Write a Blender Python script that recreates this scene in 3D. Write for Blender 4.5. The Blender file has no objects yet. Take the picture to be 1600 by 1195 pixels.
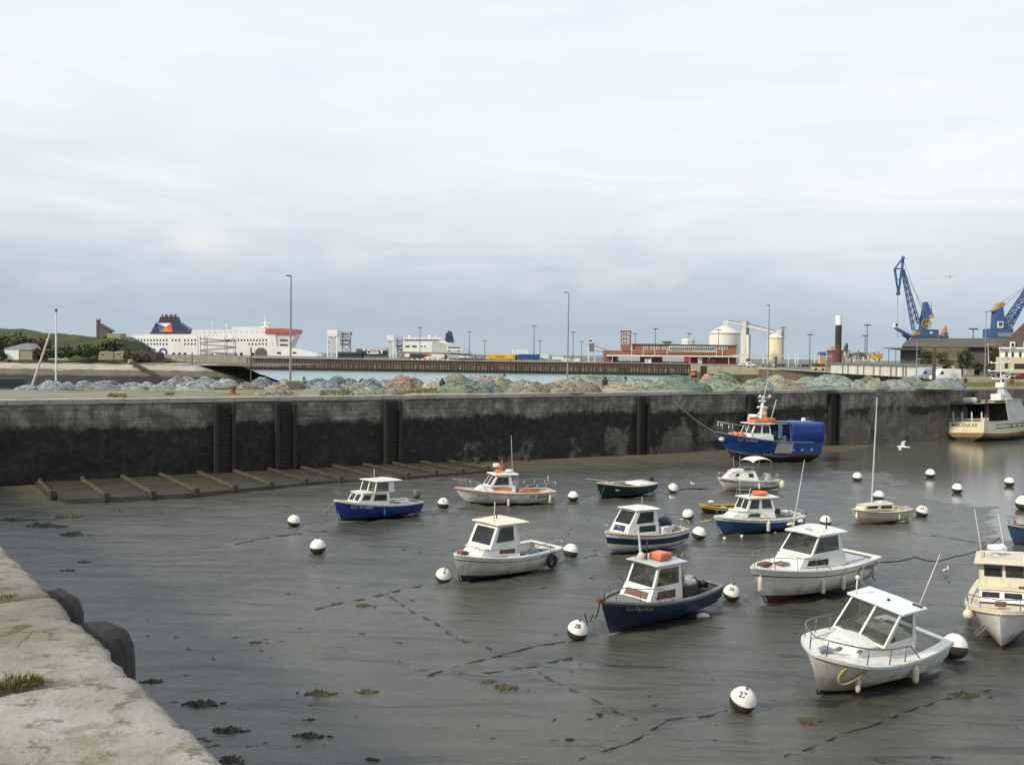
import bpy, bmesh, math, random
from mathutils import Vector, Matrix, noise as mnoise
sc = bpy.context.scene
COL = sc.collection
random.seed(7)
rad = math.radians

# ---------------------------------------------------------------- camera
FPX = 1500.0
PITCH, ROLL = rad(1.62), rad(0.8)
CF = Vector((0, math.cos(PITCH), -math.sin(PITCH)))
_u0 = Vector((0, math.sin(PITCH), math.cos(PITCH)))
CR = Vector((1, 0, 0)) * math.cos(ROLL) + _u0 * math.sin(ROLL)
CU = Vector((-1, 0, 0)) * math.sin(ROLL) + _u0 * math.cos(ROLL)
EYE = Vector((0, 0, 11.0))
cam = bpy.data.cameras.new('camera'); cam.sensor_width = 36; cam.lens = 36 * FPX / 1600
cam.clip_start = 0.1; cam.clip_end = 20000
co = bpy.data.objects.new('camera', cam); COL.objects.link(co)
m = Matrix.Identity(4)
for i in range(3):
    m[i][0], m[i][1], m[i][2], m[i][3] = CR[i], CU[i], -CF[i], EYE[i]
co.matrix_world = m
sc.camera = co

def ray(px, py): return CF + CR * ((px - 800) / FPX) - CU * ((py - 597.5) / FPX)
def at(px, py, z):                      # ground point seen at a photo pixel
    d = ray(px, py); return EYE + d * ((z - EYE.z) / d.z)
def atd(px, py, Y):                     # point seen at a photo pixel, Y metres ahead
    d = ray(px, py); return EYE + d * (Y / d.y)
def mud_h(x, y): return 0.1 - 0.02 * min(110, x) if x > -10 else 0.3 + 0.005 * min(50, -10 - x)
def mud(px, py):
    z = 0.0
    for _ in range(20):
        p = at(px, py, z); z = mud_h(p.x, p.y)
    return Vector((p.x, p.y, z))

# ---------------------------------------------------------------- materials
MATS = {}
def nn(t, typ, **kw):
    n = t.nodes.new(typ)
    for k, v in kw.items(): setattr(n, k, v)
    return n
def new_mat(name):
    mt = bpy.data.materials.new(name); mt.use_nodes = True
    t = mt.node_tree; b = t.nodes['Principled BSDF']
    MATS[name] = mt
    return mt, t, b
def noise_node(t, scale, detail=4, rough=0.6, coord=None, dist=0.0):
    n = nn(t, 'ShaderNodeTexNoise'); n.inputs['Scale'].default_value = scale
    n.inputs['Detail'].default_value = detail; n.inputs['Roughness'].default_value = rough
    n.inputs['Distortion'].default_value = dist
    if coord is not None: t.links.new(coord, n.inputs['Vector'])
    return n
def ramp(t, fac, stops):
    r = nn(t, 'ShaderNodeValToRGB'); e = r.color_ramp.elements
    while len(e) < len(stops): e.new(0.5)
    for q, (p, c) in zip(e, stops):
        q.position = p; q.color = tuple(c) + (1,) if len(c) == 3 else c
    t.links.new(fac, r.inputs[0]); return r
def mapping(t, scale=(1, 1, 1), which='Object', loc=(0, 0, 0), rot=(0, 0, 0)):
    tc = nn(t, 'ShaderNodeTexCoord'); mp = nn(t, 'ShaderNodeMapping')
    mp.inputs['Scale'].default_value = scale; mp.inputs['Location'].default_value = loc; mp.inputs['Rotation'].default_value = rot
    t.links.new(tc.outputs[which], mp.inputs[0]); return mp.outputs[0]
def mixc(t, fac, a, b, mode='MIX'):
    n = nn(t, 'ShaderNodeMix', data_type='RGBA', blend_type=mode)
    for s, v in ((n.inputs[0], fac), (n.inputs[6], a), (n.inputs[7], b)):
        if hasattr(v, 'type') and hasattr(v, 'links'): t.links.new(v, s)
        elif isinstance(v, (int, float)): s.default_value = v
        else: s.default_value = tuple(v) + (1,)
    return n.outputs[2]
def mathn(t, op, a, b=None, clamp=False):
    n = nn(t, 'ShaderNodeMath', operation=op, use_clamp=clamp)
    for s, v in ((n.inputs[0], a), (n.inputs[1], b)):
        if v is None: continue
        if isinstance(v, (int, float)): s.default_value = v
        else: t.links.new(v, s)
    return n.outputs[0]
def bump(t, b, h, strength=0.3, dist=0.05):
    n = nn(t, 'ShaderNodeBump'); n.inputs['Strength'].default_value = strength; n.inputs['Distance'].default_value = dist
    t.links.new(h, n.inputs['Height']); t.links.new(n.outputs[0], b.inputs['Normal']); return n

def M(name, col, rough=0.6, metal=0.0, var=0.25, scale=3.0, col2=None, bmp=0.0, bscale=20, stretch=(1, 1, 1), spec=0.5, streak=0.0, wl=None):
    """weathered paint / metal / timber: two noises vary colour and gloss"""
    if name in MATS: return MATS[name]
    mt, t, b = new_mat(name)
    c = mapping(t, stretch)
    n1 = noise_node(t, scale, 5, 0.65, c); n2 = noise_node(t, scale * 6.3, 3, 0.6, c)
    c2 = col2 or tuple(x * (1 - var) for x in col)
    f = ramp(t, n1.outputs[0], [(0.38, (0, 0, 0)), (0.68, (1, 1, 1))])
    out = mixc(t, f.outputs[0], col, c2)
    f2 = ramp(t, n2.outputs[0], [(0.5, (0, 0, 0)), (0.75, (1, 1, 1))])
    d = tuple(x * (1 - var * 0.8) for x in col)
    f3 = mathn(t, 'MULTIPLY', f2.outputs[0], 0.6)
    out = mixc(t, f3, out, d)
    if streak:
        cs = mapping(t, (9, 9, 0.5)); n3 = noise_node(t, 1.0, 4, 0.6, cs)
        f4 = ramp(t, n3.outputs[0], [(0.52, (0, 0, 0)), (0.72, (1, 1, 1))])
        out = mixc(t, mathn(t, 'MULTIPLY', f4.outputs[0], streak), out, (0.16, 0.12, 0.07))
    if wl:                                # slime and scum that settle near the waterline of a hull
        s3 = nn(t, 'ShaderNodeSeparateXYZ'); t.links.new(mapping(t), s3.inputs[0]); n6 = noise_node(t, 2.2, 5, .65, mapping(t, (1, 1, .6)))
        zz = mathn(t, 'ADD', s3.outputs[2], mathn(t, 'MULTIPLY', mathn(t, 'SUBTRACT', n6.outputs[0], .5), .9))
        mr = nn(t, 'ShaderNodeMapRange'); mr.inputs[1].default_value = wl[0]; mr.inputs[2].default_value = wl[0] * .45; mr.inputs[3].default_value = 0; mr.inputs[4].default_value = wl[2]; t.links.new(zz, mr.inputs[0])
        out = mixc(t, mr.outputs[0], out, wl[1])
    t.links.new(out, b.inputs['Base Color'])
    rr = nn(t, 'ShaderNodeMapRange'); rr.inputs[3].default_value = max(0.03, rough - 0.12); rr.inputs[4].default_value = min(1, rough + 0.12)
    t.links.new(n2.outputs[0], rr.inputs[0]); t.links.new(rr.outputs[0], b.inputs['Roughness'])
    b.inputs['Metallic'].default_value = metal
    b.inputs['Specular IOR Level'].default_value = spec
    if bmp:
        n4 = noise_node(t, bscale, 5, 0.65, c); bump(t, b, n4.outputs[0], bmp, 0.05)
    return mt

def glass_mat(name, tint=(0.55, 0.6, 0.6), amount=0.55, body=(0.05, 0.06, 0.06)):
    if name in MATS: return MATS[name]
    mt, t, b = new_mat(name)
    b.inputs['Base Color'].default_value = tuple(body) + (1,); b.inputs['Roughness'].default_value = 0.06
    n = noise_node(t, 5, 4, 0.6, mapping(t)); f = ramp(t, n.outputs[0], [(0.45, body), (0.75, tuple(min(1, x * 1.6 + 0.02) for x in body))])
    t.links.new(f.outputs[0], b.inputs['Base Color'])
    tr = nn(t, 'ShaderNodeBsdfTransparent'); tr.inputs[0].default_value = tuple(tint) + (1,)
    mx = nn(t, 'ShaderNodeMixShader'); mx.inputs[0].default_value = amount
    t.links.new(b.outputs[0], mx.inputs[1]); t.links.new(tr.outputs[0], mx.inputs[2])
    t.links.new(mx.outputs[0], t.nodes['Material Output'].inputs[0])
    return mt

# ---------------------------------------------------------------- mesh builder
class MB:
    def __init__(s): s.v, s.f, s.m = [], [], []
    def add(s, vs, fs, mi=0):
        o = len(s.v); s.v += [tuple(v) for v in vs]
        for f in fs: s.f.append(tuple(i + o for i in f)); s.m.append(mi)
        return s
    def box(s, c, size, rz=0, mi=0, top=(1, 1)):
        x, y, z = (d / 2 for d in size); ca, sa = math.cos(rz), math.sin(rz); vs = []
        for dz in (-z, z):
            for dx, dy in ((-x, -y), (x, -y), (x, y), (-x, y)):
                if dz > 0: dx *= top[0]; dy *= top[1]
                vs.append((c[0] + dx * ca - dy * sa, c[1] + dx * sa + dy * ca, c[2] + dz))
        return s.add(vs, [(3, 2, 1, 0), (4, 5, 6, 7), (0, 1, 5, 4), (1, 2, 6, 5), (2, 3, 7, 6), (3, 0, 4, 7)], mi)
    def hexa(s, bot, top, mi=0):
        return s.add(list(bot) + list(top), [(3, 2, 1, 0), (4, 5, 6, 7), (0, 1, 5, 4), (1, 2, 6, 5), (2, 3, 7, 6), (3, 0, 4, 7)], mi)
    def cyl(s, p0, p1, r0, r1=None, n=8, mi=0, caps=True):
        p0, p1 = Vector(p0), Vector(p1); r1 = r0 if r1 is None else r1
        d = (p1 - p0); 
        if d.length < 1e-6: return s
        d.normalize(); a = d.orthogonal().normalized(); b = d.cross(a); vs = []
        for p, r in ((p0, r0), (p1, r1)):
            for i in range(n):
                t = 2 * math.pi * i / n; vs.append(p + a * (r * math.cos(t)) + b * (r * math.sin(t)))
        fs = [(i, (i + 1) % n, n + (i + 1) % n, n + i) for i in range(n)]
        if caps: fs += [tuple(range(n - 1, -1, -1)), tuple(range(n, 2 * n))]
        return s.add(vs, fs, mi)
    def tube(s, pts, r, n=6, mi=0):
        pts = [Vector(p) for p in pts]; rs = r if isinstance(r, (list, tuple)) else [r] * len(pts); vs = []
        prev = None
        for k, p in enumerate(pts):
            d = (pts[min(k + 1, len(pts) - 1)] - pts[max(k - 1, 0)]).normalized()
            if prev is None: a = d.orthogonal().normalized()
            else:
                a = prev - d * prev.dot(d); a = a.normalized() if a.length > 1e-5 else d.orthogonal().normalized()
            prev = a; b = d.cross(a)
            for i in range(n):
                t = 2 * math.pi * i / n; vs.append(p + (a * math.cos(t) + b * math.sin(t)) * rs[k])
        fs = []
        for k in range(len(pts) - 1):
            for i in range(n): fs.append((k * n + i, k * n + (i + 1) % n, (k + 1) * n + (i + 1) % n, (k + 1) * n + i))
        fs += [tuple(range(n - 1, -1, -1)), tuple(range((len(pts) - 1) * n, len(pts) * n))]
        return s.add(vs, fs, mi)
    def lathe(s, prof, c=(0, 0, 0), n=16, mi=0, axis='z'):
        vs = []
        for r, z in prof:
            for i in range(n):
                t = 2 * math.pi * i / n
                p = (r * math.cos(t), r * math.sin(t), z)
                if axis == 'x': p = (z, p[0], p[1])
                if axis == 'y': p = (p[0], z, p[1])
                vs.append((c[0] + p[0], c[1] + p[1], c[2] + p[2]))
        fs = []
        for k in range(len(prof) - 1):
            for i in range(n): fs.append((k * n + i, k * n + (i + 1) % n, (k + 1) * n + (i + 1) % n, (k + 1) * n + i))
        fs += [tuple(range(n - 1, -1, -1)), tuple(range((len(prof) - 1) * n, len(prof) * n))]
        return s.add(vs, fs, mi)
    def prism(s, outline, h, mi=0):      # outline: list of 3d points, h: extrusion vector
        n = len(outline); a = [Vector(p) for p in outline]; h = Vector(h)
        vs = a + [p + h for p in a]
        return s.add(vs, [tuple(range(n - 1, -1, -1)), tuple(range(n, 2 * n))] + [(i, (i + 1) % n, n + (i + 1) % n, n + i) for i in range(n)], mi)
    def ball(s, c, r, n=12, k=8, mi=0, sq=(1, 1, 1)):
        prof = [(max(1e-4, r * math.sin(math.pi * i / k)) , -r * math.cos(math.pi * i / k)) for i in range(k + 1)]
        o = len(s.v); s.lathe(prof, (0, 0, 0), n, mi)
        for i in range(o, len(s.v)):
            v = s.v[i]; s.v[i] = (c[0] + v[0] * sq[0], c[1] + v[1] * sq[1], c[2] + v[2] * sq[2])
        return s
    def grid(s, fn, nu, nv, mi=0):
        vs = [fn(i / nu, j / nv) for j in range(nv + 1) for i in range(nu + 1)]
        w = nu + 1
        return s.add(vs, [(j * w + i, j * w + i + 1, (j + 1) * w + i + 1, (j + 1) * w + i) for j in range(nv) for i in range(nu)], mi)
    def build(s, name, mats, parent=None, smooth=False, bevel=0, weld=False, fixn=True):
        me = bpy.data.meshes.new(name); me.from_pydata(s.v, [], s.f)
        mats = mats if isinstance(mats, (list, tuple)) else [mats]
        for q in mats: me.materials.append(q)
        for p, mi in zip(me.polygons, s.m): p.material_index = mi; p.use_smooth = smooth
        if fixn or weld:
            bm = bmesh.new(); bm.from_mesh(me)
            if weld: bmesh.ops.remove_doubles(bm, verts=bm.verts, dist=1e-4)
            if fixn: bmesh.ops.recalc_face_normals(bm, faces=bm.faces)
            bm.to_mesh(me); bm.free()
        me.update()
        o = bpy.data.objects.new(name, me); COL.objects.link(o)
        if parent is not None: o.parent = parent
        if bevel:
            md = o.modifiers.new('bevel', 'BEVEL'); md.width = bevel; md.segments = 2; md.limit_method = 'ANGLE'; md.angle_limit = rad(40)
        return o
def tag(o, label, cat, group=None):
    o['label'] = label; o['category'] = cat
    if group: o['group'] = group
    return o
def structure(o): o['kind'] = 'structure'; return o
def thing(name, label, cat, loc=(0, 0, 0), rz=0.0, group=None):
    o = bpy.data.objects.new(name, None); COL.objects.link(o)
    o.empty_display_size = 0.3; o.location = loc; o.rotation_euler = (0, 0, rz)
    return tag(o, label, cat, group)
def copy_tree(o, parent=None):
    c = o.copy(); COL.objects.link(c)
    if parent is not None: c.parent = parent
    for ch in list(o.children): copy_tree(ch, c)
    return c
def text_mesh(body, size, bold=0.0, align='CENTER', spacing=1.0, res=3):
    cu = bpy.data.curves.new('letters', 'FONT'); cu.body = body; cu.size = size; cu.align_x = align; cu.align_y = 'CENTER'
    cu.offset = bold * size; cu.space_character = spacing; cu.resolution_u = res
    o = bpy.data.objects.new('letters', cu); COL.objects.link(o)
    dg = bpy.context.evaluated_depsgraph_get(); dg.update()
    me = bpy.data.meshes.new_from_object(o.evaluated_get(dg))
    vs = [v.co.copy() for v in me.vertices]; fs = [tuple(p.vertices) for p in me.polygons]
    bpy.data.objects.remove(o); bpy.data.curves.remove(cu); bpy.data.meshes.remove(me)
    return vs, fs
def text_on_plane(name, body, size, origin, xdir, ydir, mat, parent, bold=0.0, off=0.01, spacing=1.0):
    vs, fs = text_mesh(body, size, bold, spacing=spacing)
    o, x, y = Vector(origin), Vector(xdir).normalized(), Vector(ydir).normalized(); n = x.cross(y)
    mb = MB(); mb.add([o + x * v.x + y * v.y + n * off for v in vs], fs)
    return mb.build(name, mat, parent, fixn=False)
# ---------------------------------------------------------------- light and sky
SUN_AZ, SUN_EL = rad(-124), rad(37)     # azimuth from +Y (ahead), clockwise; the sun stands to the left and behind the camera
sun_dir = Vector((math.sin(SUN_AZ) * math.cos(SUN_EL), math.cos(SUN_AZ) * math.cos(SUN_EL), math.sin(SUN_EL)))
sl = bpy.data.lights.new('sun', 'SUN'); sl.energy = 3.8; sl.angle = rad(6); sl.color = (1.0, 0.9, 0.72)
so = bpy.data.objects.new('sun', sl); COL.objects.link(so)
so.rotation_euler = (-sun_dir).to_track_quat('-Z', 'Y').to_euler(); so.location = (-60, -60, 80)
w = bpy.data.worlds.new('World'); sc.world = w; w.use_nodes = True
t = w.node_tree; bg = t.nodes['Background']; bg.inputs[1].default_value = 1.0
sky = nn(t, 'ShaderNodeTexSky', sky_type='NISHITA'); sky.sun_disc = False; sky.sun_elevation = SUN_EL; sky.sun_rotation = SUN_AZ
sky.air_density = 1.3; sky.dust_density = 1.5
blue = mixc(t, 1.0, sky.outputs[0], (0.10, 0.10, 0.10), 'MULTIPLY')
tc = nn(t, 'ShaderNodeTexCoord'); sp = nn(t, 'ShaderNodeSeparateXYZ'); t.links.new(tc.outputs['Generated'], sp.inputs[0])
mp = nn(t, 'ShaderNodeMapping'); mp.inputs['Scale'].default_value = (1.6, 1.6, 6.0); t.links.new(tc.outputs['Generated'], mp.inputs[0])
big = noise_node(t, 1.5, 6, 0.55, mp.outputs[0], 0.4)
fine = noise_node(t, 4.0, 8, 0.62, mp.outputs[0], 0.8)
# height in the sky, pushed up and down by the noise: slate bank near the horizon, pale veil above
hgt = mathn(t, 'ADD', sp.outputs[2], mathn(t, 'MULTIPLY', mathn(t, 'SUBTRACT', big.outputs[0], 0.5), 0.10))
hgt = mathn(t, 'ADD', hgt, mathn(t, 'MULTIPLY', mathn(t, 'SUBTRACT', fine.outputs[0], 0.5), 0.06))
hgt = mathn(t, 'ADD', hgt, mathn(t, 'MULTIPLY', sp.outputs[0], 0.035))   # the bank is lower to the right
veil = ramp(t, hgt, [(0.0, (0.49, 0.58, 0.65)), (0.03, (0.46, 0.555, 0.635)), (0.08, (0.58, 0.665, 0.75)), (0.13, (0.76, 0.83, 0.90)), (0.22, (0.86, 0.93, 1.0)), (0.30, (0.86, 0.94, 1.05)), (0.40, (0.76, 0.87, 1.07)), (0.75, (0.72, 0.78, 0.86))])
cov = ramp(t, big.outputs[0], [(0.30, (0.92, 0.92, 0.92)), (0.60, (1, 1, 1))])
col = mixc(t, cov.outputs[0], blue, veil.outputs[0])
# small bright cumulus tops caught by the sun just above the bank
mp2 = nn(t, 'ShaderNodeMapping'); mp2.inputs['Scale'].default_value = (5, 5, 14); mp2.inputs['Location'].default_value = (3.1, 0.4, 0); t.links.new(tc.outputs['Generated'], mp2.inputs[0])
cu = noise_node(t, 1.6, 7, 0.6, mp2.outputs[0], 0.3)
band = ramp(t, sp.outputs[2], [(0.03, (0, 0, 0)), (0.075, (1, 1, 1)), (0.11, (1, 1, 1)), (0.15, (0, 0, 0))])
cuf = ramp(t, cu.outputs[0], [(0.55, (0, 0, 0)), (0.72, (1, 1, 1))])
cf = mathn(t, 'MULTIPLY', mathn(t, 'MULTIPLY', band.outputs[0], cuf.outputs[0]), 0.55)
col = mixc(t, cf, col, (0.72, 0.74, 0.76))
mp3 = nn(t, 'ShaderNodeMapping'); mp3.inputs['Scale'].default_value = (1.2, 1.2, 9.0); mp3.inputs['Rotation'].default_value = (0, rad(6), 0); t.links.new(tc.outputs['Generated'], mp3.inputs[0])
wsp = noise_node(t, 2.2, 9, .62, mp3.outputs[0], .9); wf = ramp(t, wsp.outputs[0], [(.44, (0, 0, 0)), (.70, (1, 1, 1))]); hi = ramp(t, sp.outputs[2], [(.06, (0, 0, 0)), (.16, (1, 1, 1))])
col = mixc(t, mathn(t, 'MULTIPLY', mathn(t, 'MULTIPLY', wf.outputs[0], hi.outputs[0]), .75), col, (.97, 1.0, 1.02))
# one bright cloud head low in the sky to the left
for (px, py, rw, amt) in ((305, 375, .034, .9), (340, 392, .045, .40), (545, 392, .03, .22), (930, 442, .03, .25), (975, 438, .022, .22), (1040, 432, .022, .25)):
    d_ = ray(px, py).normalized(); dv = nn(t, 'ShaderNodeVectorMath', operation='SUBTRACT'); t.links.new(tc.outputs['Generated'], dv.inputs[0]); dv.inputs[1].default_value = d_
    m2 = nn(t, 'ShaderNodeVectorMath', operation='MULTIPLY'); t.links.new(dv.outputs[0], m2.inputs[0]); m2.inputs[1].default_value = (1, 1, 1.7)
    ln_ = nn(t, 'ShaderNodeVectorMath', operation='LENGTH'); t.links.new(m2.outputs[0], ln_.inputs[0])
    dd = mathn(t, 'ADD', ln_.outputs[1], mathn(t, 'MULTIPLY', mathn(t, 'SUBTRACT', cu.outputs[0], .5), rw * 2.6))
    mr = nn(t, 'ShaderNodeMapRange', interpolation_type='SMOOTHSTEP'); mr.inputs[1].default_value = rw * 1.15; mr.inputs[2].default_value = rw * .1; mr.inputs[3].default_value = 0; mr.inputs[4].default_value = amt; t.links.new(dd, mr.inputs[0])
    col = mixc(t, mr.outputs[0], col, (.86, .87, .86))
t.links.new(col, bg.inputs[0])
sc.view_settings.view_transform = 'Standard'; sc.view_settings.look = 'None'; sc.view_settings.exposure = 0.0; sc.view_settings.gamma = 1.0
try: sc.cycles.use_denoising = True
except Exception: pass
sc.cycles.max_bounces = 6; sc.cycles.transparent_max_bounces = 12
# ---------------------------------------------------------------- frames
W0 = Vector((-38.974, 73.036, 0)); WANG = math.atan2(154.840 - 73.036, 82.611 + 38.974)
WE = Vector((math.cos(WANG), math.sin(WANG), 0)); WN = Vector((-math.sin(WANG), math.cos(WANG), 0))
def WL(x, y, z=0): return W0 + WE * x + WN * y + Vector((0, 0, z))
def wloc(p): q = p - W0; return q.dot(WE), q.dot(WN)
def wall_px(px, zz=7.0):                # wall-local x of the coping seen at photo column px
    d = ray(px, 620); u = Vector((d.x, d.y, 0))
    k = (W0 - EYE).to_2d().dot(WN.to_2d()) / u.to_2d().dot(WN.to_2d())
    return (u * k - W0 + Vector((EYE.x, EYE.y, 0))).dot(WE)
E0 = Vector((-1.106, 3.672, 9.4)); ED = (Vector((-4.165, 7.802, 9.4)) - E0).normalized(); EN = Vector((-ED.y, ED.x, 0))
# ---------------------------------------------------------------- mud
mt, t, b = new_mat('mud')
c = mapping(t); tcw = nn(t, 'ShaderNodeSeparateXYZ'); t.links.new(c, tcw.inputs[0])
big = noise_node(t, 0.05, 5, 0.6, c, 0.6)
cs = mapping(t, (0.10, 0.42, 1), rot=(0, 0, rad(-20)))
st = noise_node(t, 1.0, 8, 0.68, cs, 1.2)
fine = noise_node(t, 6.0, 6, 0.7, c)
col = mixc(t, ramp(t, big.outputs[0], [(0.35, (0, 0, 0)), (0.65, (1, 1, 1))]).outputs[0], (0.046, 0.046, 0.034), (0.090, 0.090, 0.069))
dk = ramp(t, st.outputs[0], [(0.30, (1, 1, 1)), (0.44, (0, 0, 0))])
col = mixc(t, mathn(t, 'MULTIPLY', dk.outputs[0], 0.75), col, (0.018, 0.018, 0.014))
cs2 = mapping(t, (0.16, 1.5, 1), rot=(0, 0, rad(-9))); st2 = noise_node(t, 1.0, 7, 0.7, cs2, 0.7)
dk2 = ramp(t, st2.outputs[0], [(0.36, (1, 1, 1)), (0.46, (0, 0, 0))]); col = mixc(t, mathn(t, 'MULTIPLY', dk2.outputs[0], 0.8), col, (0.014, 0.014, 0.011))
cs3 = mapping(t, (0.09, 0.9, 1), rot=(0, 0, rad(30)), loc=(5, 3, 0)); st3 = noise_node(t, 1.0, 8, 0.72, cs3, 1.0); dk4 = ramp(t, st3.outputs[0], [(0.33, (1, 1, 1)), (0.41, (0, 0, 0))]); col = mixc(t, mathn(t, 'MULTIPLY', dk4.outputs[0], 0.7), col, (0.014, 0.014, 0.011))
sp2 = noise_node(t, 3.5, 5, 0.75, c); dk3 = ramp(t, sp2.outputs[0], [(0.30, (1, 1, 1)), (0.38, (0, 0, 0))]); col = mixc(t, mathn(t, 'MULTIPLY', dk3.outputs[0], 0.6), col, (0.02, 0.02, 0.016))
# brown silt bank under the far wall
dist = mathn(t, 'ADD', mathn(t, 'ADD', mathn(t, 'MULTIPLY', tcw.outputs[0], -WN.x), mathn(t, 'MULTIPLY', tcw.outputs[1], -WN.y)), W0.dot(WN))
dn = mathn(t, 'ADD', dist, mathn(t, 'MULTIPLY', mathn(t, 'SUBTRACT', st.outputs[0], 0.5), 16.0))
bank = nn(t, 'ShaderNodeMapRange'); bank.inputs[1].default_value = 9; bank.inputs[2].default_value = 2; t.links.new(dn, bank.inputs[0])
cb = mapping(t, (0.5, 1.2, 1), rot=(0, 0, rad(-34))); nb = noise_node(t, 2.0, 6, 0.7, cb, 0.5)
bcol = ramp(t, nb.outputs[0], [(0.35, (0.055, 0.045, 0.03)), (0.55, (0.12, 0.095, 0.06)), (0.75, (0.08, 0.075, 0.042))])
col = mixc(t, mathn(t, 'MULTIPLY', bank.outputs[0], 0.9, True), col, bcol.outputs[0])
t.links.new(col, b.inputs['Base Color'])
rg = nn(t, 'ShaderNodeMapRange'); rg.inputs[1].default_value = 0.3; rg.inputs[2].default_value = 0.7; rg.inputs[3].default_value = 0.08; rg.inputs[4].default_value = 0.42
t.links.new(mathn(t, 'ADD', mathn(t, 'MULTIPLY', noise_node(t, 0.3, 6, 0.7, c, 0.8).outputs[0], .5), mathn(t, 'MULTIPLY', st2.outputs[0], .5)), rg.inputs[0])
rb = mathn(t, 'ADD', rg.outputs[0], mathn(t, 'MULTIPLY', bank.outputs[0], 0.35), True)
t.links.new(rb, b.inputs['Roughness']); b.inputs['Specular IOR Level'].default_value = 0.62
h = mathn(t, 'ADD', mathn(t, 'MULTIPLY', st.outputs[0], 0.8), mathn(t, 'ADD', mathn(t, 'MULTIPLY', fine.outputs[0], 0.16), mathn(t, 'ADD', mathn(t, 'MULTIPLY', st2.outputs[0], 0.5), mathn(t, 'MULTIPLY', st3.outputs[0], 0.6))))
bump(t, b, h, 0.8, 0.14)
def mud_z(x, y):
    z = mud_h(x, y)
    p = Vector((x, y, 0))
    a = p.dot(WE); q = p.dot(WN)
    z += 0.10 * mnoise.noise((a * 0.05, q * 0.16, 1.0)) + 0.045 * mnoise.noise((a * 0.25, q * 0.8, 5.0)) + 0.022 * mnoise.noise((x * .45 + y * .3, y * 2.4 - x * .25, 9.0)) + 0.012 * mnoise.noise((x * 2.1, y * 2.1, 9.0))
    d = -wloc(p)[1]
    if d < 9: z += 0.35 * (1 - max(d, 0) / 9) ** 2 * min(1, max(0, (a - 55) / 35))
    return z
mb = MB()
def mudf(u, v):
    yy = 2 + 168 * v ** 1.25; xx = -75 + (u * 205)
    return (xx, yy, mud_z(xx, yy))
mb.grid(mudf, 640, 560)
structure(mb.build('mud_flat', mt, smooth=True, fixn=False))

# ---------------------------------------------------------------- water
mt, t, b = new_mat('sea_water')
b.inputs['Base Color'].default_value = (0.20, 0.30, 0.31, 1); b.inputs['Roughness'].default_value = 0.22
n1 = noise_node(t, 0.35, 6, 0.65, mapping(t, (1, 2.5, 1))); bump(t, b, n1.outputs[0], 0.6, 0.25)
mb = MB(); mb.add([(-9000, -200, -1.6), (9000, -200, -1.6), (9000, 15000, -1.6), (-9000, 15000, -1.6)], [(0, 1, 2, 3)])
# basin is inside the quays: the sea sheet is cut open there
sea = MB()
SZ = -1.0
A = [WL(-11, 1), WL(300, 1)]
far = 15000
sea.add([(p.x, p.y, SZ) for p in (A[0], A[1])] + [(9000, 600, SZ), (9000, far, SZ), (-9000, far, SZ), (-9000, 40, SZ)], [(0, 1, 2, 3, 4, 5)])
structure(sea.build('sea_water', mt, fixn=False))
mt, t, b = new_mat('basin_water')
b.inputs['Base Color'].default_value = (0.085, 0.085, 0.07, 1); b.inputs['Roughness'].default_value = 0.15
n1 = noise_node(t, 0.8, 4, 0.6, mapping(t, (1, 3, 1))); bump(t, b, n1.outputs[0], 0.16, 0.05)
mb = MB(); mb.add([(26, 20, -0.62), (130, 20, -0.62), (130, 190, -0.62), (26, 135, -0.62)], [(0, 1, 2, 3)])
structure(mb.build('basin_water', mt, fixn=False))

# ---------------------------------------------------------------- quay walls
mt, t, b = new_mat('quay_stone')
tc = nn(t, 'ShaderNodeTexCoord'); sp = nn(t, 'ShaderNodeSeparateXYZ'); t.links.new(tc.outputs['Object'], sp.inputs[0])
cv = nn(t, 'ShaderNodeCombineXYZ'); t.links.new(sp.outputs[0], cv.inputs[0]); t.links.new(sp.outputs[2], cv.inputs[1]); t.links.new(sp.outputs[1], cv.inputs[2])
wob = noise_node(t, 0.6, 3, 0.5, cv.outputs[0])
vadd = nn(t, 'ShaderNodeVectorMath', operation='ADD'); vs_ = nn(t, 'ShaderNodeVectorMath', operation='SCALE'); vs_.inputs[3].default_value = 0.10
t.links.new(wob.outputs[1], vs_.inputs[0]); t.links.new(cv.outputs[0], vadd.inputs[0]); t.links.new(vs_.outputs[0], vadd.inputs[1])
def bricks(bw, rh, c1, c2, mo, ms):
    br = nn(t, 'ShaderNodeTexBrick'); br.inputs['Scale'].default_value = 1.0; br.inputs['Brick Width'].default_value = bw; br.inputs['Row Height'].default_value = rh
    br.inputs['Mortar Size'].default_value = ms; br.inputs['Bias'].default_value = 0.0; br.inputs['Mortar Smooth'].default_value = 0.3
    br.inputs['Color1'].default_value = c1 + (1,); br.inputs['Color2'].default_value = c2 + (1,); br.inputs['Mortar'].default_value = mo + (1,)
    t.links.new(vadd.outputs[0], br.inputs['Vector']); return br
b1 = bricks(1.5, 0.62, (0.20, 0.18, 0.135), (0.33, 0.30, 0.235), (0.15, 0.135, 0.10), 0.022)
b2 = bricks(0.9, 0.44, (0.23, 0.21, 0.165), (0.30, 0.275, 0.215), (0.10, 0.09, 0.07), 0.022)
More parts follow.
